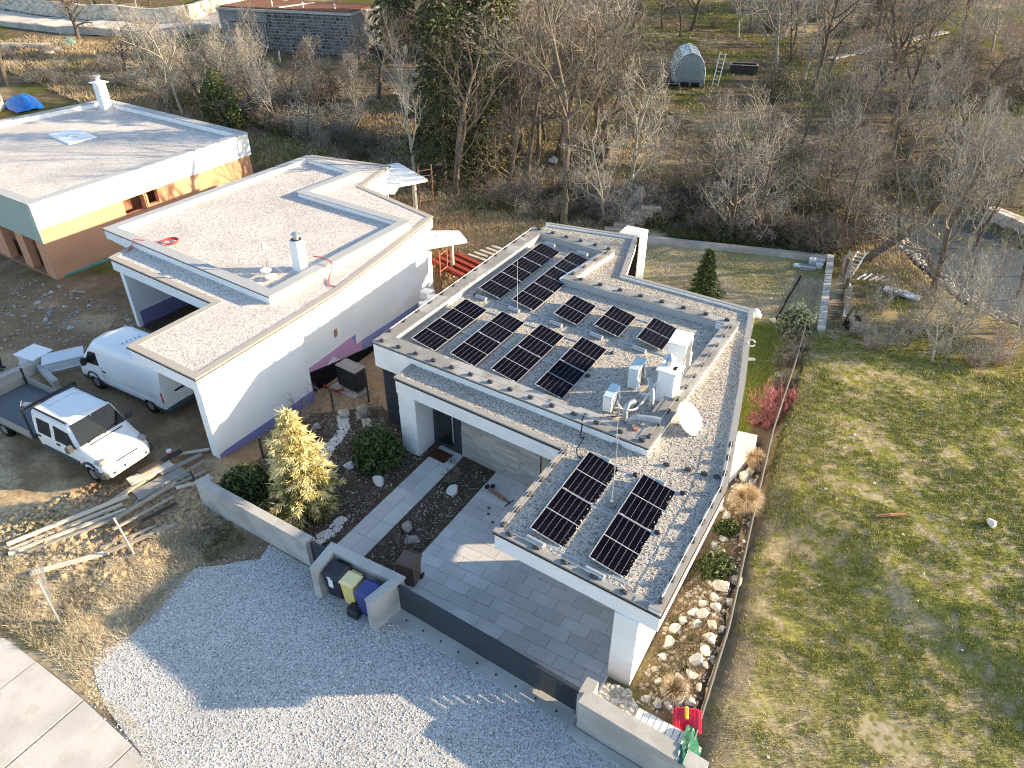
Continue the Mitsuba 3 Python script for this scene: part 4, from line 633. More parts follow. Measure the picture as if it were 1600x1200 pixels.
solo('signal_lamp_bar', rbox(.20, .95, .07, (-24.98, 9.42, 1.82), .02, -70), 'mat_wood_pale', 'pale lath lying across the frame behind the white cab', 'lath'); solo('load_sack', rbox(.7, .5, .2, (-25.6, 10.5, .89), .08, 20), 'mat_film', 'crumpled pale film lying on the truck bed', 'plastic film')
# ------------------------------------------------------------------ person at the left edge
def chain(bones, ln=.035):
    ms = []
    for a, ra, b, rb in bones:
        s1 = m3.Manifold.sphere(ra, 16).translate(list(map(float, a))); s2 = m3.Manifold.sphere(rb, 16).translate(list(map(float, b))); ms.append(m3.Manifold.batch_hull([s1, s2]))
    m = m3.Manifold.batch_boolean(ms, m3.OpType.Add).refine_to_length(ln).to_mesh(); t = trimesh.Trimesh(np.array(m.vert_properties)[:, :3], np.array(m.tri_verts), process=True); trimesh.smoothing.filter_taubin(t, iterations=8); return t
pz = tz(-31.75, 11.4); PT = place(-31.75, 11.42, pz, 25)
per = thing('person', 'person in blue jacket and dark trousers standing by the wrapped pallets', 'person')
part(per, 'body', chain([((0, 0, 1.50), .055, (0, 0, 1.58), .05), ((0.02, 0, 1.66), .098, (0.03, 0, 1.72), .095), ((0.09, 0, 1.60), .035, (0.06, 0, 1.66), .06), ((.11, -.27, .98), .035, (.16, -.27, .90), .04), ((.16, -.27, .90), .018, (.18, -.25, .82), .012), ((.17, -.28, .90), .018, (.20, -.28, .81), .012), ((.15, -.30, .90), .018, (.17, -.31, .81), .012), ((.11, .27, .98), .035, (.16, .27, .90), .04), ((.16, .27, .90), .018, (.18, .25, .82), .012), ((.15, .30, .90), .018, (.17, .31, .81), .012), ((-.02, 0, 1.45), .07, (0, 0, .95), .1)], .02), 'mat_skin', smooth=True, tw=PT)
part(per, 'jacket', chain([((0, -.15, 1.42), .09, (0, .15, 1.42), .09), ((0, 0, 1.44), .11, (0, 0, 1.10), .15), ((0, -.06, 1.0), .13, (0, .06, 1.0), .13), ((0, -.20, 1.42), .075, (.0, -.27, 1.15), .06), ((.0, -.27, 1.15), .06, (.11, -.27, .97), .05), ((0, .20, 1.42), .075, (.0, .27, 1.15), .06), ((.0, .27, 1.15), .06, (.11, .27, .97), .05), ((0, -.05, 1.52), .07, (0, .05, 1.52), .07)], .03), 'mat_jacket', smooth=True, tw=PT)
part(per, 'trousers', chain([((0, -.07, .94), .12, (0, .07, .94), .12), ((0, -.09, .90), .10, (.04, -.11, .50), .07), ((.04, -.11, .50), .07, (-.02, -.11, .10), .05), ((0, .09, .90), .10, (-.02, .12, .50), .07), ((-.02, .12, .50), .07, (-.08, .12, .10), .05)], .03), 'mat_trousers', smooth=True, tw=PT)
for s in (-1, 1): part(per, 'shoe', rbox(.28, .10, .10, (.03 if s < 0 else -.03, s*.115, .05), .04), 'mat_shoe', tw=PT)
part(per, 'hair', chain([((0, 0, 1.72), .105, (-.02, 0, 1.70), .10)], .03), 'mat_hair', smooth=True, tw=PT)
# ------------------------------------------------------------------ wrapped pallets and low concrete walls on the site
def pallet(x, y, rz, w, d, h, label, m2):
    k = thing('wrapped_pallet', label, 'pallet', 'wrapped pallets'); t = place(x, y, tz(x, y), rz); part(k, 'base', cat([box(-w/2, w/2, yy-.05, yy+.05, 0, .12) for yy in (-d/2+.05, 0, d/2-.05)]), 'mat_wood', tw=t); part(k, 'load', rbox(w, d, h*.8, (0, 0, .12+h*.4), .03), 'mat_film', tw=t); part(k, 'cover', rbox(w+.14, d+.14, .05, (0, 0, .14+h*.82), .02), m2, tw=t)
    part(k, 'skirt', cat([rbox(w+.1, d+.1, .03, (.02, -.01, .15), .012)]), 'mat_film', tw=t)
    part(k, 'sheet', cat([rbox(w*.98, d*.98, .02, (.01*(i % 3), 0, .2+i*h*.13), .008) for i in range(6)]), 'mat_white_paint', tw=t)
pallet(-30.85, 12.45, 6, 1.05, .85, .55, 'film-wrapped pallet with a bright white cover sheet, left of the two', 'mat_white_paint'); pallet(-29.6, 12.95, 60, 1.45, .80, .50, 'film-wrapped pallet of grey boards, right of the two', 'mat_film')
k = thing('site_wall', 'low unfinished concrete wall bordering the site parking place', 'wall'); part(k, 'long_side', beam([-30.5, 9.2, .18], [-30.3, 12.35, .18], .30, .62), 'mat_concrete'); part(k, 'short_side', beam([-30.1, 12.15, .14], [-28.3, 11.75, .14], .22, .5), 'mat_concrete')
r = random.Random(8); n = 0
for i in range(60):
    x, y = -37.5+r.random()*8.5, 14.6+r.random()*3.0
    if abs(x+33.5) < 3.4 and r.random() < .9: solo('rubble_piece', rock(300+i, r.uniform(.06, .2), .6, 1), ['mat_rock_grey', 'mat_concrete', 'mat_wood_grey'][i % 3], 'lump of pale rubble in the debris heap behind the wrapped pallets', 'rubble', 'rubble in the debris heap', tw=place(x, y, tz(x, y)+.03, r.random()*360))
# ------------------------------------------------------------------ timber heap, fence posts
def tim(a, b, w, h, m, label, cat_='plank', g='planks and timbers on the verge', z0=0.0, z1=0.0):
    za, zb = tz(*a)+h/2+.02+z0, tz(*b)+h/2+.02+z1; solo('plank' if w > h*1.5 else 'timber', beam([*a, za], [*b, zb], w, h), m, label, cat_, g)
tim((-21.35, 5.72), (-20.02, 8.95), .10, .09, 'mat_wood_pale', 'long pale timber at the far left of the sunlit bundle', z0=.16, z1=.14)
tim((-21.22, 5.66), (-19.95, 8.65), .10, .09, 'mat_wood_pale', 'long pale timber lying second from the left in the sunlit bundle', z0=.06, z1=.06)
tim((-21.05, 5.55), (-19.6, 8.55), .10, .09, 'mat_wood_pale', 'long pale timber lying third from the left in the sunlit bundle', z0=.10, z1=.05)
tim((-20.95, 5.45), (-19.5, 8.1), .09, .08, 'mat_wood_grey', 'greyish timber at the right side of the sunlit bundle', z0=.02, z1=.02)
tim((-20.3, 8.3), (-20.15, 10.4), .12, .10, 'mat_wood', 'yellowish timber continuing from the bundle towards the truck', z0=.1, z1=.1)
tim((-20.5, 9.35), (-20.15, 10.75), .42, .05, 'mat_wood_pale', 'broad pale board beside the black plank', z0=.22, z1=.28)
tim((-20.45, 9.75), (-20.35, 11.35), .20, .06, 'mat_wood_dark', 'black plank on top of the timber heap', z0=.34, z1=.36)
tim((-19.85, 9.1), (-19.55, 10.8), .62, .05, 'mat_wood_grey', 'broad grey board in the shaded half of the heap', z0=.12, z1=.14)
for i, (a, b, lb) in enumerate([((-20.9, 10.7), (-20.0, 10.9), 'short pale batten lying across the heap by the red cup'), ((-20.6, 11.3), (-19.7, 12.0), 'short pale batten pointing to the white house corner'), ((-20.0, 10.2), (-19.75, 11.7), 'grey batten in the middle of the shaded heap'), ((-19.6, 9.0), (-19.35, 11.5), 'long grey batten towards the concrete wall'), ((-19.3, 9.6), (-19.0, 11.2), 'long grey batten nearest the concrete wall'), ((-19.45, 8.0), (-19.2, 10.2), 'thin grey batten lying at the front of the shaded heap'), ((-19.0, 7.7), (-18.7, 9.7), 'thin weathered batten in the dry grass'), ((-18.8, 7.5), (-18.35, 9.5), 'thin dark batten in the dry grass'), ((-19.0, 10.0), (-18.7, 10.6), 'short broken board beside the concrete wall')]): tim(a, b, .09+.03*(i % 3), .05, ['mat_wood_pale', 'mat_wood_pale', 'mat_wood_grey', 'mat_wood_grey', 'mat_wood_grey', 'mat_wood', 'mat_wood', 'mat_wood_dark', 'mat_wood_pale'][i], lb, z0=.1, z1=.1)
tim((-19.75, 5.45), (-18.55, 7.15), .17, .06, 'mat_wood_pale', 'long bleached plank lying in the dry grass, near half', z0=.04, z1=.05); tim((-18.62, 7.05), (-17.65, 8.85), .15, .05, 'mat_wood', 'long bleached plank lying in the dry grass, far half', z0=.1, z1=.08); tim((-18.9, 7.1), (-18.1, 8.5), .07, .05, 'mat_wood_grey', 'narrow grey lath beside the long bleached plank', z0=.06, z1=.06)
k = thing('canister', 'small red and white container beside the black plank', 'container'); cz_ = tz(-20.75, 11.15); part(k, 'body', cyl(.11, .22, (-20.75, 11.15, cz_+.1), 12), 'mat_red_plastic', smooth=40); part(k, 'cap', cyl(.09, .08, (-20.75, 11.15, cz_+.32), 12), 'mat_white_paint', smooth=40)
for x, y, x2, y2, h, lb in [(-17.72, 7.45, -18.2, 7.5, 1.3, 'leaning grey metal fence post beside the bleached plank'), (-17.30, 4.80, -17.75, 4.95, 1.45, 'leaning grey metal fence post near the concrete lane'), (-18.78, 10.55, -18.8, 10.6, .7, 'short dark fence post at the end of the concrete wall')]:
    z = tz(x, y); solo('fence_post', tube([[x, y, z-.1], [(x+x2)/2, (y+y2)/2, z+h/2], [x2, y2, z+h]], .035, 6, True), 'mat_galv' if h > 1 else 'mat_anthracite', lb, 'post', 'fence posts on the building site')
z0 = tz(-17.7, 5.0); k = thing('wire_mesh', 'torn wire mesh hanging from the fence post near the lane', 'mesh')
part(k, 'wire', cat([tube([[-17.74, 4.95, z0+1.3-.12*i], [-18.6, 5.3, z0+.9-.09*i+.1*math.sin(i)], [-19.5, 5.7, z0+.45-.03*i]], .006, 3) for i in range(9)]+[tube([[-17.8-.18*i, 4.98+.075*i, z0+1.28-.08*i], [-17.82-.18*i, 5.0+.075*i, z0+.30-.02*i]], .005, 3) for i in range(9)]), 'mat_steel')
# ------------------------------------------------------------------ front walls, gates, bins
def walled(name, label, segs, h, th, capw, m='mat_concrete'):
    k = thing(name, label, 'wall'); ls = LineString(segs).buffer(th/2, cap_style=2, join_style=2); part(k, 'wall', prism(ls, -.2, h-.07), m); part(k, 'capping', prism(LineString(segs).buffer(capw/2, cap_style=2, join_style=2), h-.068, h), m); return k
walled('garden_wall', 'long concrete garden wall in front of the golden conifer', [(-17.55, 10.45), (-17.62, 10.12), (-12.86, 9.93)], 1.05, .24, .30)
walled('bin_enclosure', 'U-shaped concrete enclosure around the three waste bins', [(-11.86, 9.08), (-11.98, 10.0), (-9.66, 10.02), (-9.84, 8.98)], 1.15, .22, .28)
solo('intercom', cyl(.05, .02, (0, 0, 0), 12), 'mat_black', 'small round black button on the side of the bin enclosure', 'button', tw=place(-9.63, 9.75, .75, 0, 1, 0, 90))
k = walled('front_wall', 'concrete front wall beside the green tarpaulin, right of the sliding gate', [(-3.78, 9.40), (-2.0, 9.27), (-.75, 9.14)], 1.10, .36, .40)
part(k, 'end_block', box(-3.92, -3.62, 9.42, 9.98, -.1, .99), 'mat_concrete'); part(k, 'footing', prism([(-3.95, 8.98), (-.7, 8.72), (-.7, 8.95), (-3.95, 9.2)], -.05, .06), 'mat_concrete')
k = thing('garden_gate', 'small anthracite gate between garden wall and bin enclosure', 'gate'); part(k, 'leaf', prism([(-12.76, 9.90), (-12.02, 9.93), (-12.02, 9.97), (-12.76, 9.94)], .06, .98), 'mat_anthracite'); part(k, 'frame', cat([box(-12.78, -12.72, 9.88, 9.96, 0, 1.0), prism([(-12.76, 9.88), (-12.02, 9.91), (-12.02, 9.99), (-12.76, 9.96)], .98, 1.02)]), 'mat_anthracite')
k = thing('sliding_gate', 'long anthracite sliding gate with a slatted right end', 'gate')
def gy_(x): return 9.93+(x+9.66)*-.0655
part(k, 'panel', prism([(-9.64, gy_(-9.64)-.03), (-5.0, gy_(-5)-.03), (-5.0, gy_(-5)+.03), (-9.64, gy_(-9.64)+.03)], .09, .96), 'mat_anthracite'); part(k, 'top_rail', prism([(-9.64, gy_(-9.64)-.05), (-3.92, gy_(-3.92)-.05), (-3.92, gy_(-3.92)+.05), (-9.64, gy_(-9.64)+.05)], .96, 1.01), 'mat_anthracite')
for i in range(9): z = .12+.093*i; part(k, 'slat', prism([(-4.99, gy_(-5)-.02), (-3.98, gy_(-3.98)-.02), (-3.98, gy_(-3.98)+.02), (-4.99, gy_(-5)+.02)], z, z+.058), 'mat_anthracite')
part(k, 'post', box(-3.99, -3.93, 9.51, 9.60, 0, .96), 'mat_anthracite')
for i in range(9): solo('threshold_bolt', cyl(.025, .02, (-9.2+.6*i, 9.66-.0655*.6*i, .035), 8), 'mat_dark', 'small dark bolt on the concrete strip below the sliding gate', 'bolt', 'bolts on the gate strip')
def bin_(x, y, rz, body, lid, label, s=1.0, stick=False, h=.92):
    k = thing('wheeled_bin', label, 'bin', 'wheeled waste bins'); t = place(x, y, .02, rz)
    part(k, 'body', trimesh.convex.convex_hull(np.array([[sx*.22*s, sy*.20*s, .06] for sx in (-1, 1) for sy in (-1, 1)]+[[sx*.27*s, sy*.26*s, h] for sx in (-1, 1) for sy in (-1, 1)])), body, tw=t); part(k, 'rim', rbox(.60*s, .57*s, .06, (0, 0, h-.02), .02), body, tw=t)
    l = part(k, 'lid', trimesh.convex.convex_hull(np.array([[sx*.31*s, sy*.30*s, h+.02] for sx in (-1, 1) for sy in (-1, 1)]+[[sx*.24*s, sy*.23*s, h+.09] for sx in (-1, 1) for sy in (-1, 1)])), lid, tw=t); part(k, 'handle', tube([[.22*s, .34*s, h+.02], [-.22*s, .34*s, h+.02]], .022, 6, True), body, tw=t)
    for q in (-1, 1): part(k, 'wheel', lathe_y(.10, .05, 14).apply_transform(trimesh.transformations.rotation_matrix(math.pi/2, [0, 0, 1])), 'mat_black', tw=t.translate([q*.25*s, .26*s, .10]))
    if stick: part(k, 'sticker', box(-.12, .04, -.272, -.262, .50, .82), 'mat_label_white', tw=t); part(k, 'sticker', box(-.13, .0, -.29, -.28, .86, .93), 'mat_label_white', tw=t)
bin_(-11.42, 9.50, 4, 'mat_bin_black', 'mat_bin_black', 'black wheeled bin with white stickers in the concrete enclosure', 1.0, True); bin_(-10.86, 9.45, 2, 'mat_bin_yellow', 'mat_bin_yellow_lid', 'yellow wheeled bin in the middle of the concrete enclosure', .82); bin_(-10.22, 9.40, 4, 'mat_bin_blue', 'mat_bin_blue', 'blue wheeled bin at the right of the concrete enclosure', .95)
solo('crate', cat([rbox(.38, .30, .30, (-10.56, 9.12, .17), .03)]), 'mat_bin_black', 'small dark crate on the gravel between yellow and blue bins', 'crate'); bin_(-9.92, 10.85, 8, 'mat_bin_brown', 'mat_bin_brown', 'brown wheeled bin standing behind the sliding gate', .95)
k = thing('gate_motor', 'small dark gate motor box with white post beside the brown bin', 'gate motor'); part(k, 'box', rbox(.28, .2, .3, (-9.75, 10.28, .2), .03), 'mat_black'); part(k, 'post', rbox(.06, .06, .5, (-9.98, 10.22, .8), .02), 'mat_white_paint')
# doormat, shoes, scooter, toys
solo('doormat', prism([(-12.86, 15.75), (-12.1, 15.68), (-12.05, 16.2), (-12.81, 16.27)], .055, .075), 'mat_mat_brown', 'brown doormat in front of the entrance door', 'doormat')
for i, (x, y, a) in enumerate([(-11.98, 15.86, 20), (-11.86, 15.92, 30)]): solo('shoe', rbox(.10, .27, .09, (0, 0, .05), .03), 'mat_grey_plastic', f'grey shoe beside the doormat, {["nearer", "farther from"][i]} the mat', 'shoe', 'shoes by the door', tw=place(x, y, .055, a))
k = thing('scooter', 'small kick scooter lying on the terrace by the stone-clad wall', 'scooter'); part(k, 'deck', beam([-9.98, 15.30, .12], [-9.30, 15.12, .12], .14, .04), 'mat_rust')
for x, y in [(-10.1, 15.34), (-9.95, 15.45)]: part(k, 'wheel', lathe_y(.09, .05, 14), 'mat_black', tw=place(x, y, .14, 60))
part(k, 'stem', tube([[-9.30, 15.12, .12], [-9.05, 15.03, .14]], .02, 6), 'mat_black'); part(k, 'handlebar', tube([[-9.12, 14.82, .13], [-9.0, 15.22, .13]], .02, 6, True), 'mat_black')
for i, (x, y) in enumerate([(-9.55, 14.55), (-9.4, 14.3), (-9.1, 14.05)]): solo('toy', rbox(.10, .09, .07, (x, y, .09), .03, 30*i), 'mat_bumper', f'small dark toy on the terrace, {ordn[i]} from the scooter', 'toy', 'toys on the terrace')
# rocks and white pebbles in the planting bed
for i, (x, y, s, lb, m) in enumerate([(-13.45, 13.72, .30, 'pale rock at the foot of the round bush', 'rock_white'), (-11.0, 14.62, .30, 'white rock at the top of the narrow bed between path and terrace', 'rock_white'), (-14.85, 13.95, .26, 'pale rock between the golden conifer and the round bush', 'rock_white'), (-11.28, 12.45, .24, 'grey rock midway down the narrow bed beside the path', 'rock_grey'), (-10.82, 12.15, .24, 'grey rock in the narrow bed near the brown bin', 'rock_grey'), (-16.6, 9.95+.45, .28, 'brown boulder behind the garden wall', 'rock'), (-15.3, 15.9, .34, 'flat pale boulder near the louvre screen', 'rock'), (-15.9, 16.1, .30, 'second pale boulder near the louvre screen', 'rock'), (-14.7, 15.6, .2, 'small boulder by the round bush', 'rock'), (-17.0, 16.1, .32, 'boulder at the far end of the planting bed', 'rock'), (-16.5, 16.6, .36, 'large brown boulder beyond the white pebble strip', 'rock_grey'), (-17.4, 15.0, .2, 'small boulder at the fence line', 'rock_grey')]): solo('boulder', rock(40+i, s, .6), 'mat_'+m, lb, 'rock', 'rocks in the planting bed', smooth=35, tw=place(x, y, .10+.0*i, 37*i))
strip = LineString([(-17.0, 16.0), (-16.5, 15.5), (-16.3, 15.0), (-16.2, 14.4), (-15.9, 13.6)]).buffer(.20).union(LineString([(-13.9, 10.25), (-13.45, 10.55), (-13.3, 11.1), (-13.35, 11.7)]).buffer(.20))
solo('white_pebbles', stones(rng, in_poly(rng, strip, 900), .03, .03, .06, ICO, .7), 'mat_rock_white', 'curved strips of white pebbles in the planting bed', 'pebbles', kind='stuff')
bedp = Polygon([(-17.6, 10.3), (-12.95, 10.1), (-12.95, 16.0), (-13.9, 16.0), (-16.2, 17.2), (-18.0, 15.6)]).union(Polygon([(-11.65, 10.15), (-10.45, 10.1), (-10.35, 16.0), (-11.6, 16.0)]))
for i, m in enumerate(['mat_wood_dark', 'mat_bark', 'mat_rock_grey']): solo('bark_mulch', stones(rng, in_poly(rng, bedp, 2600), .02, .015, .045, OCT, .5), m, ['dark bark chips covering the planting bed', 'brown bark chips covering the planting bed', 'grey stone chips scattered over the planting bed'][i], 'mulch', kind='stuff')
# heat pump between the houses
hz = -.72; k = thing('heat_pump', 'dark heat pump with pale lid between the two white houses', 'heat pump'); B = place(-18.75, 18.55, tz(-18.75, 18.55), -6)
part(k, 'plinth', rbox(1.5, .9, .14, (-.1, -.1, .05), .02), 'mat_concrete', tw=B); part(k, 'case', rbox(1.15, .62, .95, (0, 0, .68), .03), 'mat_black', tw=B); part(k, 'lid', rbox(1.19, .66, .05, (0, 0, 1.18), .02), 'mat_grey_block', tw=B); part(k, 'grille', cat([box(-.5, .5, -.33, -.315, z, z+.02) for z in np.arange(.28, 1.1, .06)]), 'mat_anthracite', tw=B); part(k, 'side_panel', box(-.585, -.575, -.28, .28, .25, 1.1), 'mat_grey_plastic', tw=B)
for s in (-.4, .4): part(k, 'foot', rbox(.12, .6, .12, (s, 0, .15), .02), 'mat_galv', tw=B)
solo('pipe_bundle', tube(curve([(-18.9, 18.1, tz(-18.9, 18.1)+.2), (-19.4, 18.0, -.70), (-20.0, 18.05, -.62)], 16), .05, 7, True), 'mat_red_hose', 'red pipe running from the heat pump to the white wall', 'pipe', smooth=50)
for i, (x, y, h, lb) in enumerate([(-17.75, 12.68, 1.15, 'dark fence post beside the golden conifer'), (-17.70, 14.6, 1.45, 'dark fence post by the screen wall end'), (-17.75, 16.3, 1.5, 'tall dark fence post in front of the heat pump'), (-17.55, 18.1, 1.5, 'dark fence post right in front of the heat pump case')]): z = tz(x, y); solo('fence_post', box(x-.03, x+.03, y-.03, y+.03, z-.1, z+h), 'mat_anthracite', lb, 'post', 'dark fence posts between the plots')
solo('fence_wire', cat([tube([[-17.72, y0, h], [-17.7, y1, h+dz]], .006, 3) for h in (.35, .6, .85, 1.1) for y0, y1, dz in [(12.68, 14.6, -.2), (14.6, 16.3, -.3), (16.3, 18.1, -.1)]]), 'mat_anthracite', 'thin wires strung between the dark fence posts', 'wire')
# ------------------------------------------------------------------ garden on the right: rail fence, stones, toys, tarpaulin
k = thing('rail_fence', 'low wire fence with a thin grey top rail along the rock garden', 'fence')
fpts = [(9.35, ), (10.3, ), (11.9, ), (13.4, ), (15.0, ), (16.6, ), (18.2, ), (20.1, ), (22.1, ), (23.8, ), (25.5, ), (27.2, ), (29.2, ), (31.3, )]
fy_ = [p[0] for p in fpts]; fx_ = [float(fence_x(y))-.02 for y in fy_]; fz_ = [max(tz(x+.5, y), 0)+.42 for x, y in zip(fx_, fy_)]
part(k, 'top_rail', tube(np.c_[fx_, fy_, fz_], .024, 7, True), 'mat_rail_grey', smooth=50)
for x, y, z in zip(fx_, fy_, fz_): part(k, 'post', tube([[x, y, -.1], [x, y, z+.02]], .022, 6, True), 'mat_rail_grey')
part(k, 'gap_shade_board', cat([beam([fx_[i]-.03, fy_[i], fz_[i]-.38], [fx_[i+1]-.03, fy_[i+1], fz_[i+1]-.38], .05, .26) for i in range(len(fy_)-1)]), 'mat_wood_dark'); part(k, 'wire', cat([tube(np.c_[fx_, fy_, np.array(fz_)-d], .005, 3) for d in (.1, .18, .26)]), 'mat_steel')  # dark board added below the rail, stands for the shaded gap there
RK = [(-1.75, 13.05, .33), (-1.9, 12.2, .30), (-1.91, 11.25, .28), (-1.96, 14.95, .36), (-1.78, 15.4, .30), (-1.91, 14.18, .28), (-2.66, 13.02, .24), (-2.66, 12.5, .24), (-2.1, 11.58, .2), (-2.61, 19.3, .3), (-2.75, 20.2, .32), (-2.85, 18.96, .28), (-2.7, 17.9, .30), (-2.16, 13.84, .26), (-2.45, 13.72, .28), (-1.86, 10.88, .26), (-2.6, 10.75, .16), (-2.3, 10.72, .18), (-1.72, 12.6, .2), (-1.8, 11.75, .24), (-1.62, 11.0, .22), (-2.05, 14.5, .22), (-1.66, 14.6, .24), (-2.28, 14.2, .2), (-2.2, 13.4, .18), (-2.6, 13.4, .2), (-2.68, 12.05, .22), (-2.72, 11.6, .16), (-2.5, 11.3, .16), (-2.25, 11.05, .15), (-2.05, 10.75, .17), (-1.75, 10.6, .18), (-1.55, 11.5, .16), (-1.6, 12.2, .16), (-1.58, 13.6, .2), (-1.85, 13.5, .24), (-2.9, 19.6, .22), (-2.55, 18.6, .24), (-2.65, 20.6, .26), (-2.45, 19.9, .22), (-2.95, 18.3, .2), (-2.75, 17.3, .22), (-2.5, 17.0, .2), (-2.45, 16.4, .26), (-2.2, 15.6, .24), (-2.3, 16.0, .2), (-2.7, 16.6, .2), (-2.35, 15.0, .2), (-1.95, 15.8, .24)]
where = ['the bush by the fence', 'the fence', 'the carport wall', 'the dry ornamental grass']
for i, (x, y, s) in enumerate(RK):
    side = 'fence side' if x > fence_x(y)-.75 else 'house side'; zone = 'near the red sled' if y < 11.7 else 'beside the carport end wall' if y < 14 else 'around the flowering bush' if y < 16 else 'around the tall dry grass' if y < 18.5 else 'at the far end by the white step'
    solo('garden_stone', rock(100+i, s*.74, .75), ['mat_rock', 'mat_rock', 'mat_rock_white', 'mat_rock_b'][i*7 % 4], f'pale rock garden stone {zone}, {side}', 'stone', f'rock garden stones {zone}, {side}', smooth=12, tw=place(x, y, tz(x, y)+s*.28, 53*i))
small = Polygon([(-2.85, 10.5), (-1.4, 10.5), (-1.5, 13.4), (-2.05, 18.5), (-2.4, 21.2), (-3.1, 21.0), (-2.8, 16), (-2.95, 13)]); sp = in_poly(rng, small, 900); solo('small_stones', stones(rng, sp, terrain(sp[:, 0], sp[:, 1]), .02, .08, ICO, .7), 'mat_rock', 'small pale stones strewn between the rock garden stones', 'stones', kind='stuff')
pb = Polygon([(-3.66, 10.62), (-3.64, 9.62), (-2.68, 9.55), (-2.62, 10.3), (-3.05, 10.7)])
for i, m in enumerate(['mat_rock', 'mat_rock_white', 'mat_rock_grey']): solo('river_pebbles', stones(rng, in_poly(rng, pb, 190), .10, .04, .085, ICO, .7), m, ['sandy river pebbles at the foot of the carport end wall', 'white river pebbles at the foot of the carport end wall', 'grey river pebbles at the foot of the carport end wall'][i], 'pebbles', kind='stuff')
struct('pebble_bed', prism(pb, -.05, .09), 'mat_mulch'); solo('bed_edging', beam([-3.70, 9.55, .12], [-3.68, 10.75, .12], .05, .2), 'mat_galv', 'thin metal edging beside the river pebbles', 'edging')
k = thing('slatted_step', 'white slatted step behind the front wall', 'step')
for i in range(9): x = -2.58+.152*i; part(k, 'slat', prism([(x, 9.56-.012*i), (x+.135, 9.55-.012*i), (x+.135, 10.02-.005*i), (x, 10.03-.005*i)], .64, .70), 'mat_white_plastic')
part(k, 'frame', prism([(-2.58, 9.62), (-1.2, 9.52), (-1.2, 9.95), (-2.58, 9.98)], .0, .63), 'mat_grey_plastic')
k = thing('sled', 'red plastic sled with a yellow handle leaning by the front wall', 'sled'); S = place(-1.50, 10.28, .70, 24, .82, 42, 0)
part(k, 'shell', cat([rbox(.20, .62, .05, (x, 0, .03*abs(i-2)), .02) for i, x in enumerate(np.linspace(-.30, .30, 5))]+[rbox(.64, .06, .10, (0, .31, .04), .02), rbox(.06, .6, .10, (.32, 0, .07), .02), rbox(.06, .6, .10, (-.32, 0, .07), .02)]), 'mat_red_plastic', tw=S); part(k, 'handle', rbox(.11, .34, .09, (-.02, .22, .11), .03), 'mat_yellow', tw=S)
gn = 26; u, v = np.meshgrid(np.linspace(0, 1, gn), np.linspace(0, 1, gn)); pw = np.stack([u*5, v*5, 0*u], -1); tx = -1.36+.46*u-.10*v; ty = 8.98+1.15*v; tzz = 1.16-.9*sst(.30, 1.0, u)*.75-.25*v*(1-v)+.20*(meshkit.fbm(pw, 3, 4)-.5)-.35*sst(.5, 1, v)
ii, jj = np.meshgrid(np.arange(gn-1), np.arange(gn-1)); a = (jj*gn+ii).ravel(); solo('tarpaulin', trimesh.Trimesh(np.c_[tx.ravel(), ty.ravel(), tzz.ravel()], np.vstack([np.c_[a, a+1, a+gn+1], np.c_[a, a+gn+1, a+gn]]), process=False), 'mat_tarp_green', 'dark green crumpled tarpaulin over the end of the front wall', 'tarpaulin', smooth=True)
solo('white_step', cat([prism([(-3.62, 22.4), (-2.95, 22.5), (-2.82, 21.7), (-2.98, 20.4), (-3.2, 19.4), (-3.5, 20.6)], -.1, .30)]), 'mat_plaster', 'white concrete step at the corner of the side lawn', 'step')
solo('globe_lamp', trimesh.creation.icosphere(3, .20).apply_translation([-4.72, 27.4, 2.55]), 'mat_white_plastic', 'white globe lamp at the rear corner of the lower roof', 'lamp', smooth=True); solo('lamp_post', tube([[-4.72, 27.4, 0], [-4.72, 27.4, 2.4]], .03, 6), 'mat_galv', 'thin post under the white globe lamp', 'post')
solo('wall_spout', rbox(.35, .14, .08, (-3.85, 23.0, 3.0), .03, 30), 'mat_grey_plastic', 'small grey bracket at the edge of the side roof', 'bracket')
# ------------------------------------------------------------------ rear yard: retaining walls, buckets, heap of things
k = thing('retaining_wall', 'low concrete retaining wall around the rear yard', 'wall'); part(k, 'rear_side', beam([-13.3, 37.75, .12], [-3.55, 40.25, .12], .28, .55), 'mat_concrete'); part(k, 'right_side', beam([-3.6, 40.2, .14], [-2.45, 31.4, .14], .26, .58), 'mat_concrete')
for i in range(17): t0 = i/17; a = np.array([-3.6, 40.2])*(1-t0)+np.array([-2.45, 31.4])*t0; b = np.array([-3.6, 40.2])*(1-t0-1/17)+np.array([-2.45, 31.4])*(t0+1/17); part(k, 'cap_stone', beam([*(a+(b-a)*.03), .46], [*(b-(b-a)*.03), .46], .34, .06), 'mat_concrete')
k = thing('air_intake', 'white louvred metal box at the rear end of the white house', 'louvre box'); part(k, 'frame', cat([beam([-12.5, y, 2.95], [-11.4, y, 2.95], .06, .06) for y in (31.6, 32.55)]+[beam([x, 31.6, 2.95], [x, 32.55, 2.95], .06, .06) for x in (-12.47, -11.42)]+[box(x-.03, x+.03, y-.03, y+.03, 0, 2.95) for x, y in [(-11.42, 31.6), (-11.42, 32.55), (-12.47, 32.55)]]), 'mat_white_paint'); part(k, 'panel', box(-11.44, -11.40, 31.66, 32.5, .1, 2.9), 'mat_white_plastic')
for i in range(11): part(k, 'slat', box(-12.4+.09*i, -12.35+.09*i, 31.62, 32.53, 2.95, 2.99), 'mat_white_paint')
part(k, 'back', box(-12.44, -11.45, 31.62, 32.5, 0, 2.8), 'mat_dark')
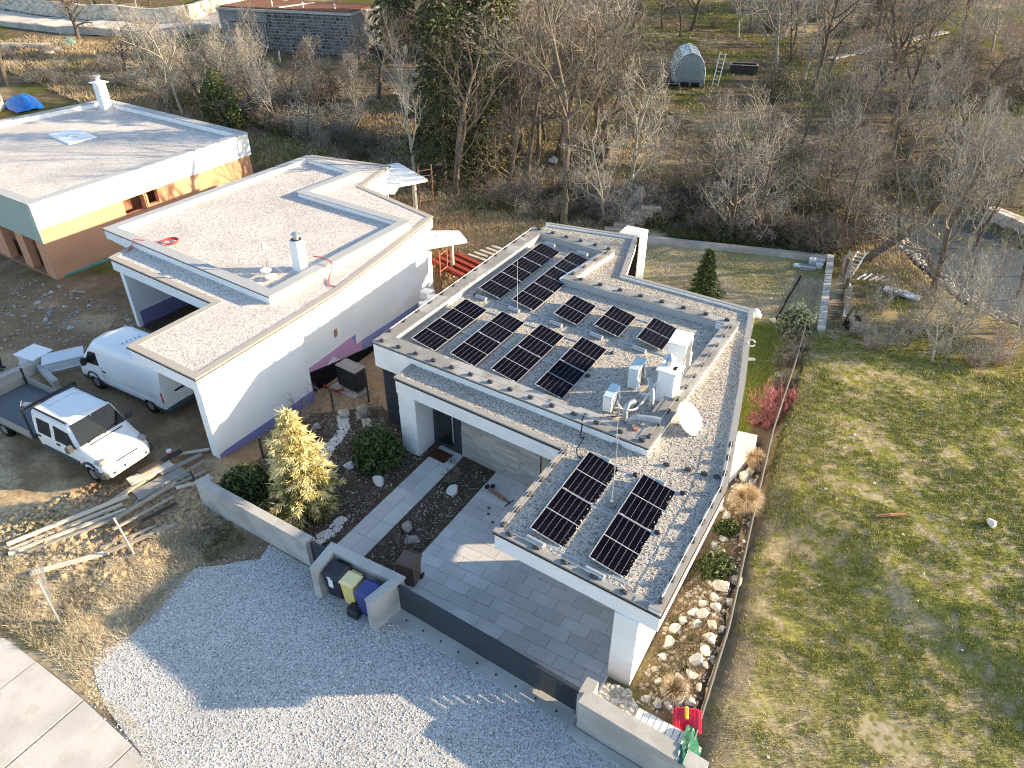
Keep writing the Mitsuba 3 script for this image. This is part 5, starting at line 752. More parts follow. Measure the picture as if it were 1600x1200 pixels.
for i, (x, y, s, m, lb) in enumerate([(-4.35, 39.6, .5, 'film', 'grey tub in the corner of the rear yard'), (-3.98, 39.85, .45, 'white_paint', 'white bucket at the very corner of the rear yard'), (-3.95, 39.2, .4, 'white_paint', 'white bucket below the corner bucket'), (-4.45, 38.7, .55, 'galv', 'long grey trough in the rear yard corner'), (-4.9, 38.75, .4, 'film', 'pale sack beside the grey trough'), (-3.4, 31.9, .35, 'rock_white', 'white sack beside the end of the retaining wall'), (-3.1, 31.95, .3, 'galv', 'grey bowl beside the end of the retaining wall')]): solo('yard_vessel', cyl(s*.42, s*.7, (x, y, tz(x, y)), 12, s*.5) if i < 3 or i > 4 else rbox(s*1.5, s*.7, s*.5, (x, y, tz(x, y)+s*.25), .05, 10), 'mat_'+m, lb, 'container', 'containers in the rear yard', smooth=40)
solo('hose', tube([[-4.55+.02*math.sin(i), 37.5-.55*i, tz(-4.5, 37.5-.55*i)+.05] for i in range(11)], .04, 5), 'mat_dark', 'dark hose lying in the dry rear yard beside the wall', 'hose')
z = tz(-15.5, 41.0); solo('stone_pillar', trimesh.convex.convex_hull(np.array([[-15.9, 40.4, z], [-14.9, 40.6, z], [-15.0, 41.6, z], [-15.9, 41.2, z], [-15.1, 40.8, z+1.6], [-14.85, 40.9, z+1.9], [-15.2, 41.2, z+1.7], [-15.8, 40.8, z+.8]])), 'mat_rock_grey', 'pale slanted rock slab behind the louvred metal box', 'rock'); solo('stone_steps', cat([rbox(1.2, .5, .25, (-15.4+.35*i, 38.2+.5*i, tz(-15.4, 38.2)+.1+.22*i), .03, 25) for i in range(5)]), 'mat_rock_grey', 'rough stone steps behind the louvred metal box', 'steps')
# fence of weathered boards, ladder, sheets
k = thing('board_fence', 'weathered leaning board fence beyond the rear yard wall', 'fence'); r = random.Random(4)
for i in range(26): t0 = i/26; x, y = -2.75*(1-t0)-1.5*t0, 39.6*(1-t0)+32.2*t0; z = tz(x, y); part(k, 'board', beam([x+r.uniform(-.05, .05), y, z], [x+r.uniform(-.1, .15), y+r.uniform(-.05, .05), z+r.uniform(.7, 1.15)], .03, .15), ['mat_wood_grey', 'mat_wood', 'mat_bark'][r.randrange(3)])
part(k, 'white_post', tube([[-2.3, 38.2, 0], [-2.1, 36.8, .5], [-1.95, 35.2, .25], [-1.8, 33.4, .4], [-1.7, 32.4, .9]], .05, 6, True), 'mat_white_paint')
def ladder(a, b, w, n, label, m='mat_alu'):
    k = thing('ladder', label, 'ladder'); a, b = np.array(a, float), np.array(b, float); d = np.cross(b-a, [0, 1.0, .2]); d = np.array([w/2, 0, 0])
    for s in (-1, 1): part(k, 'rail', beam(a+s*d, b+s*d, .05, .07), m)
    for i in range(n): p = a+(b-a)*(i+.5)/n; part(k, 'rung', beam(p-d, p+d, .04, .04), m)
z = tz(-2.2, 39.4); ladder((-2.45, 38.6, z), (-2.1, 39.4, z+1.15), .42, 7, 'aluminium ladder leaning on the slanting trunk by the stream')
solo('pale_sheet', prism([(-.6, 37.4), (1.0, 37.0), (1.15, 37.5), (.2, 37.8), (-.55, 37.9)], tz(.2, 37.4)+.08, tz(.2, 37.4)+.18), 'mat_film', 'pale sheet lying in the grass by the stream', 'sheet'); solo('white_branches', cat([tube([[-1.9+.28*i, 37.9+.1*i, tz(-1.9, 37.9)+.2], [-1.6+.28*i, 38.4, tz(-1.9, 38)+.35+.1*(i % 2)]], .05, 5, True) for i in range(5)]), 'mat_white_paint', 'white broken sticks in the grass near the ladder', 'sticks')
k = thing('slatted_pallet', 'grey wooden pallet standing at the end of the board fence', 'pallet'); z = tz(-.85, 31.9)
for i in range(5): part(k, 'slat', beam([-1.35, 32.1-.02*i, z+.10+.13*i], [-.30, 31.7-.02*i, z+.10+.13*i], .03, .09), 'mat_wood_grey')
for s in (0, 1): part(k, 'bearer', beam([-1.3+.95*s, 32.15-.36*s, z], [-1.3+.95*s, 32.15-.36*s, z+.72], .06, .06), 'mat_wood_grey')
solo('dark_drum', cyl(.35, .5, (-1.35, 32.7, tz(-1.35, 32.7)), 14), 'mat_dark', 'dark drum at the end of the board fence', 'drum', smooth=40)
solo('field_rock', rock(78, .19, .8), 'mat_rock_white', 'lone white rock on the green field', 'rock', smooth=35, tw=place(4.46, 21.16, tz(4.46, 21.16)+.12)); solo('fallen_branch', tube([[1.35, 19.75, tz(1.35, 19.75)+.08], [1.7, 19.95, tz(1.7, 19.95)+.14], [2.15, 20.25, tz(2.15, 20.25)+.12]], [.05, .06, .03], 6, True), 'mat_rust', 'rusty brown branch lying on the edge of the field mound', 'branch')
r = random.Random(12)
for i in range(16): x, y = r.uniform(-.4, 5.0), r.uniform(10.5, 24); solo('field_stone', rock(200+i, r.uniform(.03, .07), .7, 1), 'mat_rock_white', 'tiny pale stone scattered on the green field', 'stone', 'tiny stones on the field', tw=place(x, y, tz(x, y)+.02))
# ------------------------------------------------------------------ plants: makers
def bare_tree(seed, H=8.0, r0=.14, fork=.22, lean=(0, 0), n1=10, n2=6, n3=6, n4=2, spread=.9, up=.32):
    """trunk, limbs and twigs of a leafless tree about H high, rooted at the origin"""
    rg = np.random.default_rng(seed); trunk, limb, twig = [], [], []
    def grow(p, d, L, r, n, level, wob):
        pts = [p]; d = d/np.linalg.norm(d)
        for i in range(n):
            d = d+rg.normal(size=3)*wob+np.array([0, 0, up*.16]); d /= np.linalg.norm(d); pts.append(pts[-1]+d*L/n)
        return np.array(pts)
    T0 = grow(np.zeros(3), np.array([lean[0], lean[1], 1.0]), H*.80, r0, 9, 0, .09)
    trunk.append(tube(T0, np.linspace(r0, r0*.22, len(T0)), 8))
    def kids(pts, n, Lf, rf, level, lo):
        out = []
        for q in range(n):
            t = lo+(1-lo)*((q+rg.random())/n); f = t*(len(pts)-1); i = min(int(f), len(pts)-2); p = pts[i]+(pts[i+1]-pts[i])*(f-i); d = pts[i+1]-pts[i]; d /= np.linalg.norm(d)
            a = rg.random()*6.283; s = np.cross(d, [math.cos(a), math.sin(a), .3]); s /= np.linalg.norm(s)
            out.append((p, d*(1-spread*.55)+s*spread+np.array([0, 0, up*.35]), Lf*(1.15-.65*t)*(.7+.6*rg.random()), rf*(1.1-.6*t)))
        return out
    for p, d, L, r in kids(T0, n1, H*.46, r0*.50, 1, fork):
        B = grow(p, d, L, r, 6, 1, .16); limb.append(tube(B, np.linspace(r, r*.25, len(B)), 5))
        for p2, d2, L2, r2 in kids(B, n2, L*.55, r*.45, 2, .2):
            C = grow(p2, d2, L2, r2, 4, 2, .22); limb.append(tube(C, np.linspace(max(r2, .012), .008, len(C)), 4))
            for p3, d3, L3, r3 in kids(C, n3, L2*.6, r2*.5, 3, .15):
                D = grow(p3, d3, L3, r3, 2, 3, .25); twig.append(tube(D, np.linspace(.008, .004, len(D)), 3))
                for p4, d4, L4, r4 in kids(D, n4, L3*.65, r3, 4, .2):
                    twig.append(tube(np.array([p4, p4+d4/np.linalg.norm(d4)*L4]), [.0045, .003], 3))
    return cat(trunk), cat(limb), cat(twig)
def bush(seed, H=2.0, W=1.6, stems=14, m=5):
    rg = np.random.default_rng(seed); limb, twig = [], []
    for q in range(stems):
        a = rg.random()*6.283; rr = rg.random()**.5*W*.35; p = np.array([rr*math.cos(a), rr*math.sin(a), -.05]); d = np.array([math.cos(a)*.45, math.sin(a)*.45, 1.0])+rg.normal(size=3)*.18; L = H*(.6+.45*rg.random()); pts = [p]
        for i in range(5): d = d/np.linalg.norm(d)+rg.normal(size=3)*.14; pts.append(pts[-1]+d/np.linalg.norm(d)*L/5)
        pts = np.array(pts); limb.append(tube(pts, np.linspace(.020, .007, 6), 4))
        for k in range(m*2):
            f = .8+rg.random()*4.1; i = min(int(f), 4); p0 = pts[i]+(pts[i+1]-pts[i])*(f-i); dd = rg.normal(size=3); dd[2] = abs(dd[2])*.7+.25; dd /= np.linalg.norm(dd); l = L*.34*(.5+rg.random()); p1 = p0+dd*l; twig.append(tube(np.array([p0, (p0+p1)/2+rg.normal(size=3)*.04, p1]), [.009, .007, .004], 3))
            for w in range(3):
                e = rg.normal(size=3); e[2] = abs(e[2])*.5; e /= np.linalg.norm(e); b0 = p0+dd*l*(.3+.6*rg.random()); twig.append(tube(np.array([b0, b0+(dd*.6+e*.8)*l*.5]), [.006, .004], 3))
    return cat(limb), cat(twig)
def clump(seed, n, W, H, size, squash=1.0, hollow=.35):
    """leaf centres on and in an uneven crown"""
    rg = np.random.default_rng(seed); d = rg.normal(size=(n, 3)); d /= np.linalg.norm(d, axis=1, keepdims=True); d[:, 2] = np.abs(d[:, 2])*1.0-.12*(rg.random(n) < .4)
    r = (hollow+(1-hollow)*rg.random(n)**.45)*(.70+.55*meshkit.fbm(d*2.6+seed, 3, seed)); c = d*r[:, None]*[W, W, H]; return leafs(rg, c, size)
def conifer(seed, H, W, nb, per, droop=.35, size=.16, leafw=.4):
    """boughs around a trunk, each a fan of hanging sprays"""
    rg = np.random.default_rng(seed); wood, c = [tube([[0, 0, -.1], [.05, 0, H*.5], [0, .03, H*.98]], [W*.055+.03, W*.035+.02, .012], 7)], []; V, F = [], []
    for q in range(nb):
        t = ((q+rg.random())/nb)**.85; z = H*(.04+.94*t); L = W*(1-t)**.80*(.65+.5*rg.random())+.05; a = q*2.399+rg.random()*.7; e = np.array([math.cos(a), math.sin(a), 0]); rise = .30*t
        P0 = np.array([0, 0, z]); s = np.linspace(.12, 1, 6)[:, None]; B = P0+e*L*s+np.array([0, 0, 1])*(rise*L*s-droop*L*s**2); wood.append(tube(B, np.linspace(.018, .006, 6)*(1+W*.3), 3)); side = np.array([-e[1], e[0], 0])
        k = max(3, int(per*L/W)+3); u = rg.random(k)**.7; base = P0+e*L*(.12+.9*u)[:, None]+np.array([0, 0, 1])*((rise*L*(.12+.9*u)-droop*L*(.12+.9*u)**2))[:, None]; base = base+side*(rg.normal(size=k)*.16*L*(1.1-u))[:, None]
        out = e*(.55+.3*rg.random((k, 1)))+side*rg.normal(size=(k, 1))*.7+np.array([0, 0, 1])*(-.25+.35*rg.normal(size=(k, 1))-droop*.4); out /= np.linalg.norm(out, axis=1, keepdims=True)
        l = size*(.6+.8*rg.random((k, 1))); w = np.cross(out, rg.normal(size=(k, 3))); w /= np.linalg.norm(w, axis=1, keepdims=True); o = len(V)*0+sum(len(x) for x in V)
        V.append(np.stack([base, base+out*l*.5+w*l*leafw*.5, base+out*l*1.15, base+out*l*.5-w*l*leafw*.5], 1).reshape(-1, 3)); i = o+np.arange(k)*4; F.append(np.vstack([np.c_[i, i+1, i+2], np.c_[i, i+2, i+3]]))
    return cat(wood), trimesh.Trimesh(np.vstack(V), np.vstack(F), process=False)
def group_(name, **parts):
    scene[name] = {'type': 'shapegroup', **{k: mikit.ply(m, b, smooth=s) for k, (m, b, s) in parts.items()}}
def inst(gname, name, x, y, label, cat_, group=None, s=1.0, rz=0.0, z=None):
    k = number(name); scene[k] = {'type': 'instance', 'to_world': place(x, y, tz(x, y) if z is None else z, rz, s), 'g': {'type': 'ref', 'id': gname}}; return tag(k, label, cat_, group)
def put(name, gname_parts, x, y, label, cat_, rz=0, s=1.0, z=None, group=None):
    k = thing(name, label, cat_, group); t = place(x, y, tz(x, y)-.05 if z is None else z, rz, s)
    for n, m, b, sm in gname_parts: part(k, n, m, b, smooth=sm, tw=t)
    return k
# ------------------------------------------------------------------ leafless trees: five kinds, copied
KIND = [dict(seed=1, H=8, r0=.13, fork=.28), dict(seed=2, H=8, r0=.12, fork=.34, spread=.7, up=.55), dict(seed=3, H=8, r0=.17, fork=.18, spread=.85, n1=12), dict(seed=4, H=7, r0=.12, fork=.12, n1=13, spread=.8, lean=(.2, .1)), dict(seed=5, H=5, r0=.08, fork=.06, n1=14, n2=6, n3=5, spread=.85, up=.6)]
TONE = [('mat_bark', 'mat_twig', 'mat_twig'), ('mat_bark', 'mat_twig_pale', 'mat_twig'), ('mat_bark', 'mat_bark', 'mat_twig_dark'), ('mat_bark_pale', 'mat_bark_pale', 'mat_twig_pale'), ('mat_twig', 'mat_twig_pale', 'mat_twig')]  # pale limbs over darker twigs: sunlight on the branches put into the colour
for i, kd in enumerate(KIND):
    a, b, c = bare_tree(**kd); t = TONE[i]; group_(f'tree_kind_{i}', trunk=(a, t[0], 60), limbs=(b, t[1], False), twigs=(c, t[2], False))
HK = [8, 8, 8, 7, 5]
for i in range(3): b, c = bush(20+i, 2.0, 1.7, 15+3*i, 5); l = clump(60+i, [70, 520, 900][i], .95, 1.2, .075); group_(f'bush_kind_{i}', stems=(b, 'mat_twig_dark', False), twigs=(c, ['mat_twig_pale', 'mat_twig', 'mat_twig_dark'][i], False), leaves=(l, ['mat_twig_pale', 'mat_leaf_olive', 'mat_leaf_mid'][i], False))
b, c = bush(29, 1.6, 1.3, 20, 6); group_('bush_kind_3', stems=(b, 'mat_twig_red', False), twigs=(c, 'mat_twig_pale', False))
# kinds, places and heights of the trees and bushes
TREES = [[(-24,44.5,10.9,0),(-19.7,45.7,7.9,0),(-29.2,70.2,9.1,1),(-41.9,63.4,7.9,1),(-39.1,60.5,11.3,3),(-27.9,65.3,7.7,1),(-26.4,62,11.8,1),(-44.4,67.4,8.8,1),(-22.8,51.1,9.8,2),(-42,49.6,8.2,2),(-16.3,42.6,8.5,3),(-25.2,42.8,7.1,2),(-31.7,73,11.7,0),(-41.1,61.2,8,0),(-47.5,61.6,7.3,2),(-24.4,55.1,8.8,0),(-26.9,59,7.6,1),(-19.7,42.9,8.5,2),(-23.7,47.1,10.7,2),(-26.2,45.9,11.1,2),(-25.9,49.2,6.6,2),(-29,56.4,8,2),(-20.5,48.7,11.9,2),(-31.8,64.9,10.8,3),(-29.4,48.1,8.8,2),(-33.6,60.5,11.5,0),(-23.1,38.6,8.1,2),(-31.7,75.4,7.1,1),(-30.1,52.9,11.9,3),(-38.9,63.6,9.9,3)],
 [(-5.9,51.8,5.2,3),(-0.5,66.8,5.3,1),(-1.8,64.6,6,3),(-3.5,43.4,7.1,0),(-9,44.8,6.3,4),(-3.6,48.6,4.8,4),(1.3,54.5,6.6,3),(-5.2,47.7,6.7,2),(-5,45.5,5.4,0),(-1.8,58.8,5.4,3),(2.5,74.1,5.9,4),(-5.4,56.7,6.1,0),(-10.8,46,7.4,1),(-9.8,64.8,5.1,1),(-6.9,70,5.7,4),(-9.2,48.3,6,2),(4.1,57.9,5.2,0),(-6.3,63.3,6.8,4),(2.2,60.1,5.7,1),(-13.5,44.1,4.8,0),(-8.6,53.9,7.4,0),(-3.2,66.8,4.8,3),(0,72.5,6.4,2),(1,65.8,7.3,2),(0.4,61.8,6.7,2),(3.1,54.7,5.8,3),(-0.1,63.9,5.9,1),(-2.3,70,5.1,0),(-7,55,6.5,1),(5.2,59.6,5.6,0),(-0.6,74.4,5.9,1),(-2.6,55.8,6.8,0),(-12.9,49.3,5.7,4),(4.5,74.4,4.7,1)],
 [(-17.1,84.7,7.8,3),(-20.7,84.8,9.1,0),(-44.9,80.5,7.6,0),(-9.1,95.2,8,1),(-51.5,78.2,7.2,0),(-5.2,76.1,9.3,2),(-54.3,71.8,7.4,2),(-9.2,91,9.8,0),(-1.1,86.7,9.8,0),(-12.2,72.1,9.6,3),(-34.7,85.6,6.3,1),(-44.1,67.5,7.6,0),(1.6,89.4,7.2,3),(-49.5,74.5,7.8,1),(-13.4,98.9,8.7,1),(-19.2,94.5,9.8,3),(-9,100.9,7.6,1),(-26.4,79.4,8.2,1),(-21.7,94.6,10.1,3),(-15.2,93.9,6,1),(-33,83.5,7.4,1),(-34.3,72,9.8,1),(-5.5,84.4,10.5,0),(-48.4,78.6,9.6,1),(-6.1,81.4,8.4,3),(-32,80.5,6.1,2),(1,110.5,9.8,1),(-41.8,84,6.4,2),(-15.1,73.5,10.7,3),(-19.7,91.2,8.6,0),(-0.4,80.5,9.1,3),(-49.4,71.1,10,0),(-14.5,76.5,7.1,0),(-15.5,82,8,1),(-57.2,73.7,8.8,1),(-29.1,81.5,6.5,2),(-10.8,76.6,8.4,0),(-43.1,73.3,6.9,0),(3.7,81.8,6.7,0),(-26.1,82,9.7,2),(-37,76.4,10.2,3),(-50.2,66.4,7.2,0),(-21.2,82.4,6.9,3),(-4.7,98.8,8.3,1),(-8.6,105.9,9.8,2),(-4.6,105.3,10.9,1),(-13.1,84.6,6.3,3),(-8.5,87.1,10.3,0),(-40.6,71.7,9.6,3),(4.5,87.3,10.5,1),(-38.6,80.6,10.2,0),(-17,96,6.8,3),(-53.4,75.2,9.3,2),(-43.2,63.1,7.9,2)],
 [(-43,45.5,5.1,2),(-66.5,43.8,5,2),(-51.2,41,5.5,3),(-60.5,47.5,4.7,4),(-62.7,43,6.3,3),(-58.7,44.7,6.3,1),(-46.4,46.8,5,4),(-52.5,40.5,5.4,2),(-56,49.6,5.9,1),(-43.3,43.6,5,2),(-45.8,42.9,6.2,2),(-47.8,42.1,6.3,3),(-57.3,42.4,4,3),(-55.9,46.6,4.5,3),(-40.2,44.7,5.1,4),(-61.3,43.6,5.2,4),(-52.6,45.8,4.8,1),(-56.3,40,6.1,3),(-54.3,47.2,4.8,3),(-43.1,48.3,4.2,1),(-40.8,39.8,5.3,1),(-57.3,47.8,5.1,3),(-45.5,41.2,4.8,3),(-50.2,43.2,4.7,4)],
 [(5.4,36.6,3.1,1),(2.5,32.6,4.3,3),(4.9,33.2,2.9,3),(2.8,34.9,4.3,3),(2.1,31.2,3.2,3),(1.1,32.2,3.5,1),(2.6,37.3,3.2,1),(4,38,3.5,1),(4.5,35.4,3.3,3)],
 [(-82.8,57.9,6.6,3),(-89.1,54.5,6.9,2),(-86.1,57.5,6.1,0),(-91.7,55,7.9,0),(-83.5,60.3,5.8,0),(-86.1,55.1,6.4,3),(-84.2,56.3,5.5,2),(-87.9,56.6,6,2)]]
BUSHES = [[(-22.9,39.1,1.4,0),(-19.3,37.6,1.4,1),(-17.2,39.5,1.1,1),(-21.1,40.7,1.1,2),(-18.9,41.1,1.7,2),(-21.6,39,1.9,1),(-19.5,39.3,1.2,0),(-22.9,37.6,1.9,2),(-21.9,39.9,1.1,2),(-18.2,41.8,1.7,0),(-22.5,41.3,1.9,0),(-44.4,40.5,1.3,1),(-14.7,39,1.8,0),(-18.5,42.7,1.5,0),(-39.3,39.9,1.1,0),(-24,39.3,1.1,0),(-16.3,40.1,1.9,0),(-35.8,39.5,1.6,2),(-43.1,40,1.2,2),(-19,38.3,1.4,2),(-16,38.6,1.1,1),(-37.4,40.6,1.5,2),(-19.7,42.5,1.1,1),(-39.1,41.1,1.6,1),(-17.7,40.3,1.7,0),(-38.1,41.4,1.6,1),(-16.5,43.5,1.3,1),(-36.5,41.6,1.3,1),(-42.2,41.7,1.9,0),(-22.8,40.1,1.2,2),(-20.6,41.9,1.5,1),(-16.4,44.3,1.6,1),(-45.8,40.6,1.7,2),(-17,41.3,1.5,1),(-16.3,41.9,1.5,0),(-44.1,41.4,1.4,1),(-21,37.4,1.4,0),(-17,42.9,1.3,1),(-15.2,41.2,1.9,0),(-39.7,41.7,1.3,0),(-41.3,41.1,1.1,0),(-15.8,42.9,1.6,1),(-46.9,41,1.8,1),(-18.7,39.5,1,1)],
 [(-6.9,41.2,1.3,2),(-14.7,42.6,1.6,1),(-4,41.6,1.7,2),(-6.4,42.1,1.9,1),(-9.6,40.3,2.1,2),(-9,44,1.8,1),(-11,42.2,1.6,1),(-7.9,43.1,1.3,2),(-14.1,40.9,1.4,1),(-4.6,41.1,2.2,2),(-11.4,41,1.3,1),(-10.3,43,2.1,1),(-12,43.8,2,1),(-13.5,44.8,1.6,2),(-8.1,40.6,1.7,1),(-4.9,43.6,1.3,2),(-9.1,43.1,1.4,1),(-3.4,42.9,1.9,2),(-13.5,41.7,1.8,2),(-7.5,41.5,2,1),(-9.6,43.8,2.1,1),(-3.5,42,1.4,1),(-13.5,40.3,1.8,1),(-6.7,42.7,1.2,2),(-10.1,41.1,1.8,1),(-6.1,42.8,1.4,1),(-10.6,43.6,1.3,2),(-5.3,41,2.1,2),(-8.6,41.4,2.2,2),(-4,42.6,1.3,1)],
 [(-9.7,49.7,1.8,0),(-11.4,45.2,1.9,2),(-3.8,41,2,1),(-6.6,62.6,1.8,1),(4,72.9,1.9,2),(-2.6,63.4,2.4,0),(-13.5,44.7,2.3,2),(-5.2,42.4,1.4,1),(-2.5,59,1.7,2),(-9.9,56,2.4,1),(2.2,59.5,2.2,1),(-3.7,55.9,1.2,2),(-4.4,47.4,1.6,0),(5,67,1.6,0),(4.3,77.8,1.7,2),(1.2,53.8,1.8,1),(-7,45.9,1.8,2),(-8.9,47.7,2.4,1),(5.2,63.3,2.4,0),(-8.3,54.9,1.5,1),(3.4,55.4,1.8,1),(2.3,57,2.2,2),(-0.7,52.8,1.7,1),(-6,63.7,1.2,2),(4.9,54.1,1.9,0),(-1.9,53.2,1.7,2),(-5.2,46.5,2.4,1),(1.1,64,1.8,1),(4.2,74.5,1.9,2),(-8.5,49.2,2.4,2),(0.5,56.3,2.2,2),(3.7,61.7,2.1,0),(-1.6,45,2.3,0),(-7.4,52.5,2,0),(-2.8,46.6,2.2,1),(-3,70,2.2,2),(-1.4,46.7,2,2),(-10.2,46.6,1.8,2),(-7.1,50.8,1.3,0),(-11.9,48.9,1.9,1),(-4.9,59.4,1.4,2),(-0.9,59.2,1.2,0),(-8.2,44.2,1.8,0),(-10.5,48.2,1.6,2)],  # extra dark leafy bushes added here to stand for shaded gaps in the growth
 [(-56.1,42.5,1.9,0),(-49.2,40,2,0),(-39.7,42.7,2.4,0),(-57.3,46.4,2,1),(-45,42.3,1.8,1),(-46.3,45.1,1.9,1),(-41.8,46.4,2.1,0),(-63.1,42.9,2,0),(-61.7,41,1.8,0),(-57.5,43.7,1.5,0),(-61.9,42.1,1.4,0),(-41.7,40.2,2.2,0),(-43.6,42.4,1.8,0),(-48.1,44.5,1.6,0),(-48.3,40.5,1.5,1),(-59.2,41.3,1.6,0),(-45.5,47.1,2.6,0),(-48.1,43.5,2.1,0),(-56.9,48,1.8,0),(-54.8,47.3,1.5,0),(-39.8,43.8,1.8,0),(-54.8,40.3,2.4,1),(-44.5,40.1,1.5,1),(-59.2,49.3,2.3,1),(-44.8,43.8,2.5,1),(-57.2,50.4,2.3,1),(-56.2,45,2.4,1),(-45.8,44.4,2.5,1),(-59.8,45.3,1.7,0),(-40.7,40.1,1.8,0),(-56.8,40.4,2,0),(-49.2,43.3,2.1,1),(-55.6,46.4,1.5,0),(-52,41.9,2.3,0)],
 [(-13,66,2.6,2),(-18.4,88.5,1.7,0),(-4,100.6,2,0),(-38.4,76.8,1.5,2),(-28.2,59.8,2.1,0),(-45.9,59.5,2.1,0),(-6,76.4,2.1,1),(-14,70.2,2,1),(-27.6,44.1,1.8,1),(-28,52.8,2.7,0),(-5.4,68.3,1.5,0),(-27.4,45.9,1.5,2),(-37.5,81.7,2.3,2),(-33,58.7,2,1),(-29,47.9,1.6,0),(-9.6,68.8,1.7,1),(1.4,76.2,1.5,2),(-2.4,69.4,2.4,0),(-25.9,58.8,2.3,2),(-10.4,92,1.8,2),(-57.7,75,2.4,1),(-1.3,71.2,2.7,0),(-39.3,62.6,2,1),(-24.2,84.3,1.4,1),(-39.4,64.4,2.5,1),(-37.1,59.9,2,0),(-11.8,101.2,2.2,0),(-21.6,47.2,2.7,2),(-2.3,72.7,2.6,0),(-11.3,93.8,2.1,0),(4.1,83.9,1.6,1),(-6.6,70.5,1.9,2),(-33.2,67.2,1.6,2),(-30.3,63.3,2.5,2),(-33.3,72.1,2.1,0),(-44.3,69.8,1.9,0),(0.1,73.2,2.6,2),(-1.8,82.2,2.8,0),(-27.5,55.3,2,0),(-5.7,99.5,2.4,0),(-42.2,82.8,1.7,0),(-14.9,101.6,2.8,0),(-6.4,72.9,1.8,0),(-4.7,72.8,2.1,0),(-32.6,68.6,1.7,0),(-28.1,63.4,1.5,1),(-11.9,87.9,1.9,2),(-10.3,81.3,1.6,0),(-8.5,71.2,1.5,1),(-53,79,2.5,0),(-18.6,85.9,1.8,2),(-42.7,64.1,2.6,0),(-33.2,82.1,1.4,0),(-57,72.4,2.1,0),(-13.4,78,2.3,0),(-0.8,84.3,2.6,2),(-4,105.4,1.9,1),(-37.8,74.2,2.1,0),(-16,92.3,1.9,2),(-21.6,97.7,1.5,0),(-10,100.6,2.7,1),(-29.6,70,2.8,2),(-40.9,85.7,1.8,1),(-44.8,75.1,1.5,0)],
 [(3.7,31.9,1.3,3),(4.6,34.5,1.3,3),(3.7,37,0.7,0),(0.9,33.5,1.2,3),(0,37.3,0.8,3),(-0.8,32,1.3,0),(-0.3,31.1,1.1,3),(0.5,31.7,1.3,0),(-0.6,34.9,1.3,0),(1.5,37.6,1.1,0),(2.4,31.9,1.3,0),(4.5,32.5,1.1,3),(3.8,33.4,0.8,0),(1.5,36.8,0.8,0),(2.9,35,1.3,0),(-0.4,38,0.8,0)],
 [(-69.3,43.8,1.2,3),(-75.4,38.9,1,0),(-65.3,39.8,1.4,3),(-76.9,43.2,1.5,3),(-71.2,40.6,1.5,0),(-70.9,39.1,1.3,3),(-76.4,44.9,1.5,0),(-66.7,42.6,1.8,0),(-70.6,37.3,1.2,0),(-68.8,45,0.9,3),(-67.6,43.4,1.3,3),(-69.9,46.2,1.2,3),(-68.7,38.6,1.3,3),(-63.6,40.9,1.3,3),(-80.6,42.9,1.1,3),(-79.2,40.8,1.5,3)]]
TL = ['in the thicket behind the two white houses', 'in the overgrown garden above the rear yard', 'on the upper hillside', 'behind the orange block house', 'at the edge of the green field by the stream', 'beside the far pale road']
TK = ['brown leafless tree with a rounded crown', 'leafless tree with upright grey limbs', 'dark leafless tree with a broad low crown', 'pale-barked leafless tree forking low down', 'low many-stemmed leafless tree']
for lst, w_ in zip(TREES, TL):
    for i, (x, y, H, k) in enumerate(lst): inst(f'tree_kind_{k}', 'bare_tree', x, y, f'{TK[k]} {w_}', 'tree', f'{TK[k]}, {w_}', H/HK[k], 47*i % 360)
BL = ['in the thicket behind the two white houses', 'along the foot of the rear retaining wall', 'in the overgrown garden above the rear yard', 'behind the orange block house', 'on the upper hillside', 'between stream and green field', 'on the slope left of the orange house']
BK = ['brown twiggy bush', 'olive-leaved bramble bush', 'dark green leafy bush', 'dry reddish-stemmed bush']
for lst, w_ in zip(BUSHES, BL):
    for i, (x, y, H, k) in enumerate(lst): inst(f'bush_kind_{k}', 'bush', x, y, f'{BK[k]} {w_}', 'bush', f'{BK[k]}, {w_}', H/2.0, 71*i % 360)
# trees that stand out, each built for itself
def named_tree(x, y, label, tone, rz=0, **kd):
    a, b, c = bare_tree(**kd); put('bare_tree', [('trunk', a, tone[0], 60), ('limbs', b, tone[1], False), ('twigs', c, tone[2], False)], x, y, label, 'tree', rz)
named_tree(-18.48, 37.6, 'tallest dark leafless tree rising directly behind the white house with panels', ('mat_bark', 'mat_bark', 'mat_twig_pale'), 30, seed=31, H=16, r0=.23, fork=.34, n1=10, n2=7, n3=6, spread=.72, up=.5, lean=(.1, .1))
named_tree(-23.03, 41.4, 'tall forked leafless tree left of the tallest dark tree', ('mat_bark', 'mat_bark', 'mat_twig'), 80, seed=32, H=14, r0=.19, fork=.25, n1=10, n2=7, n3=6, spread=.7, up=.55)
named_tree(-26.55, 38.1, 'dark leafless tree with a thick forked trunk beside the spruces', ('mat_bark', 'mat_bark', 'mat_twig_dark'), 140, seed=33, H=11, r0=.24, fork=.16, n1=9, spread=.75, up=.6)
named_tree(-29.49, 37.9, 'slender pale-barked leafless tree leaning over the unfinished house', ('mat_bark_pale', 'mat_twig_pale', 'mat_twig_pale'), 10, seed=34, H=10, r0=.13, fork=.30, n1=12, n2=5, n3=5, spread=.6, lean=(-.22, .1), up=.9)
named_tree(-16.51, 39.3, 'small pale leafless tree just behind the rear roof edge', ('mat_bark_pale', 'mat_twig_pale', 'mat_twig_pale'), 200, seed=35, H=6.5, r0=.09, fork=.2, n1=12, lean=(.3, .1))
named_tree(-53.48, 39.1, 'slender pale leafless tree behind the orange block house', ('mat_bark_pale', 'mat_twig_pale', 'mat_twig_pale'), 0, seed=36, H=8, r0=.12, fork=.35, lean=(-.2, 0), n1=11)
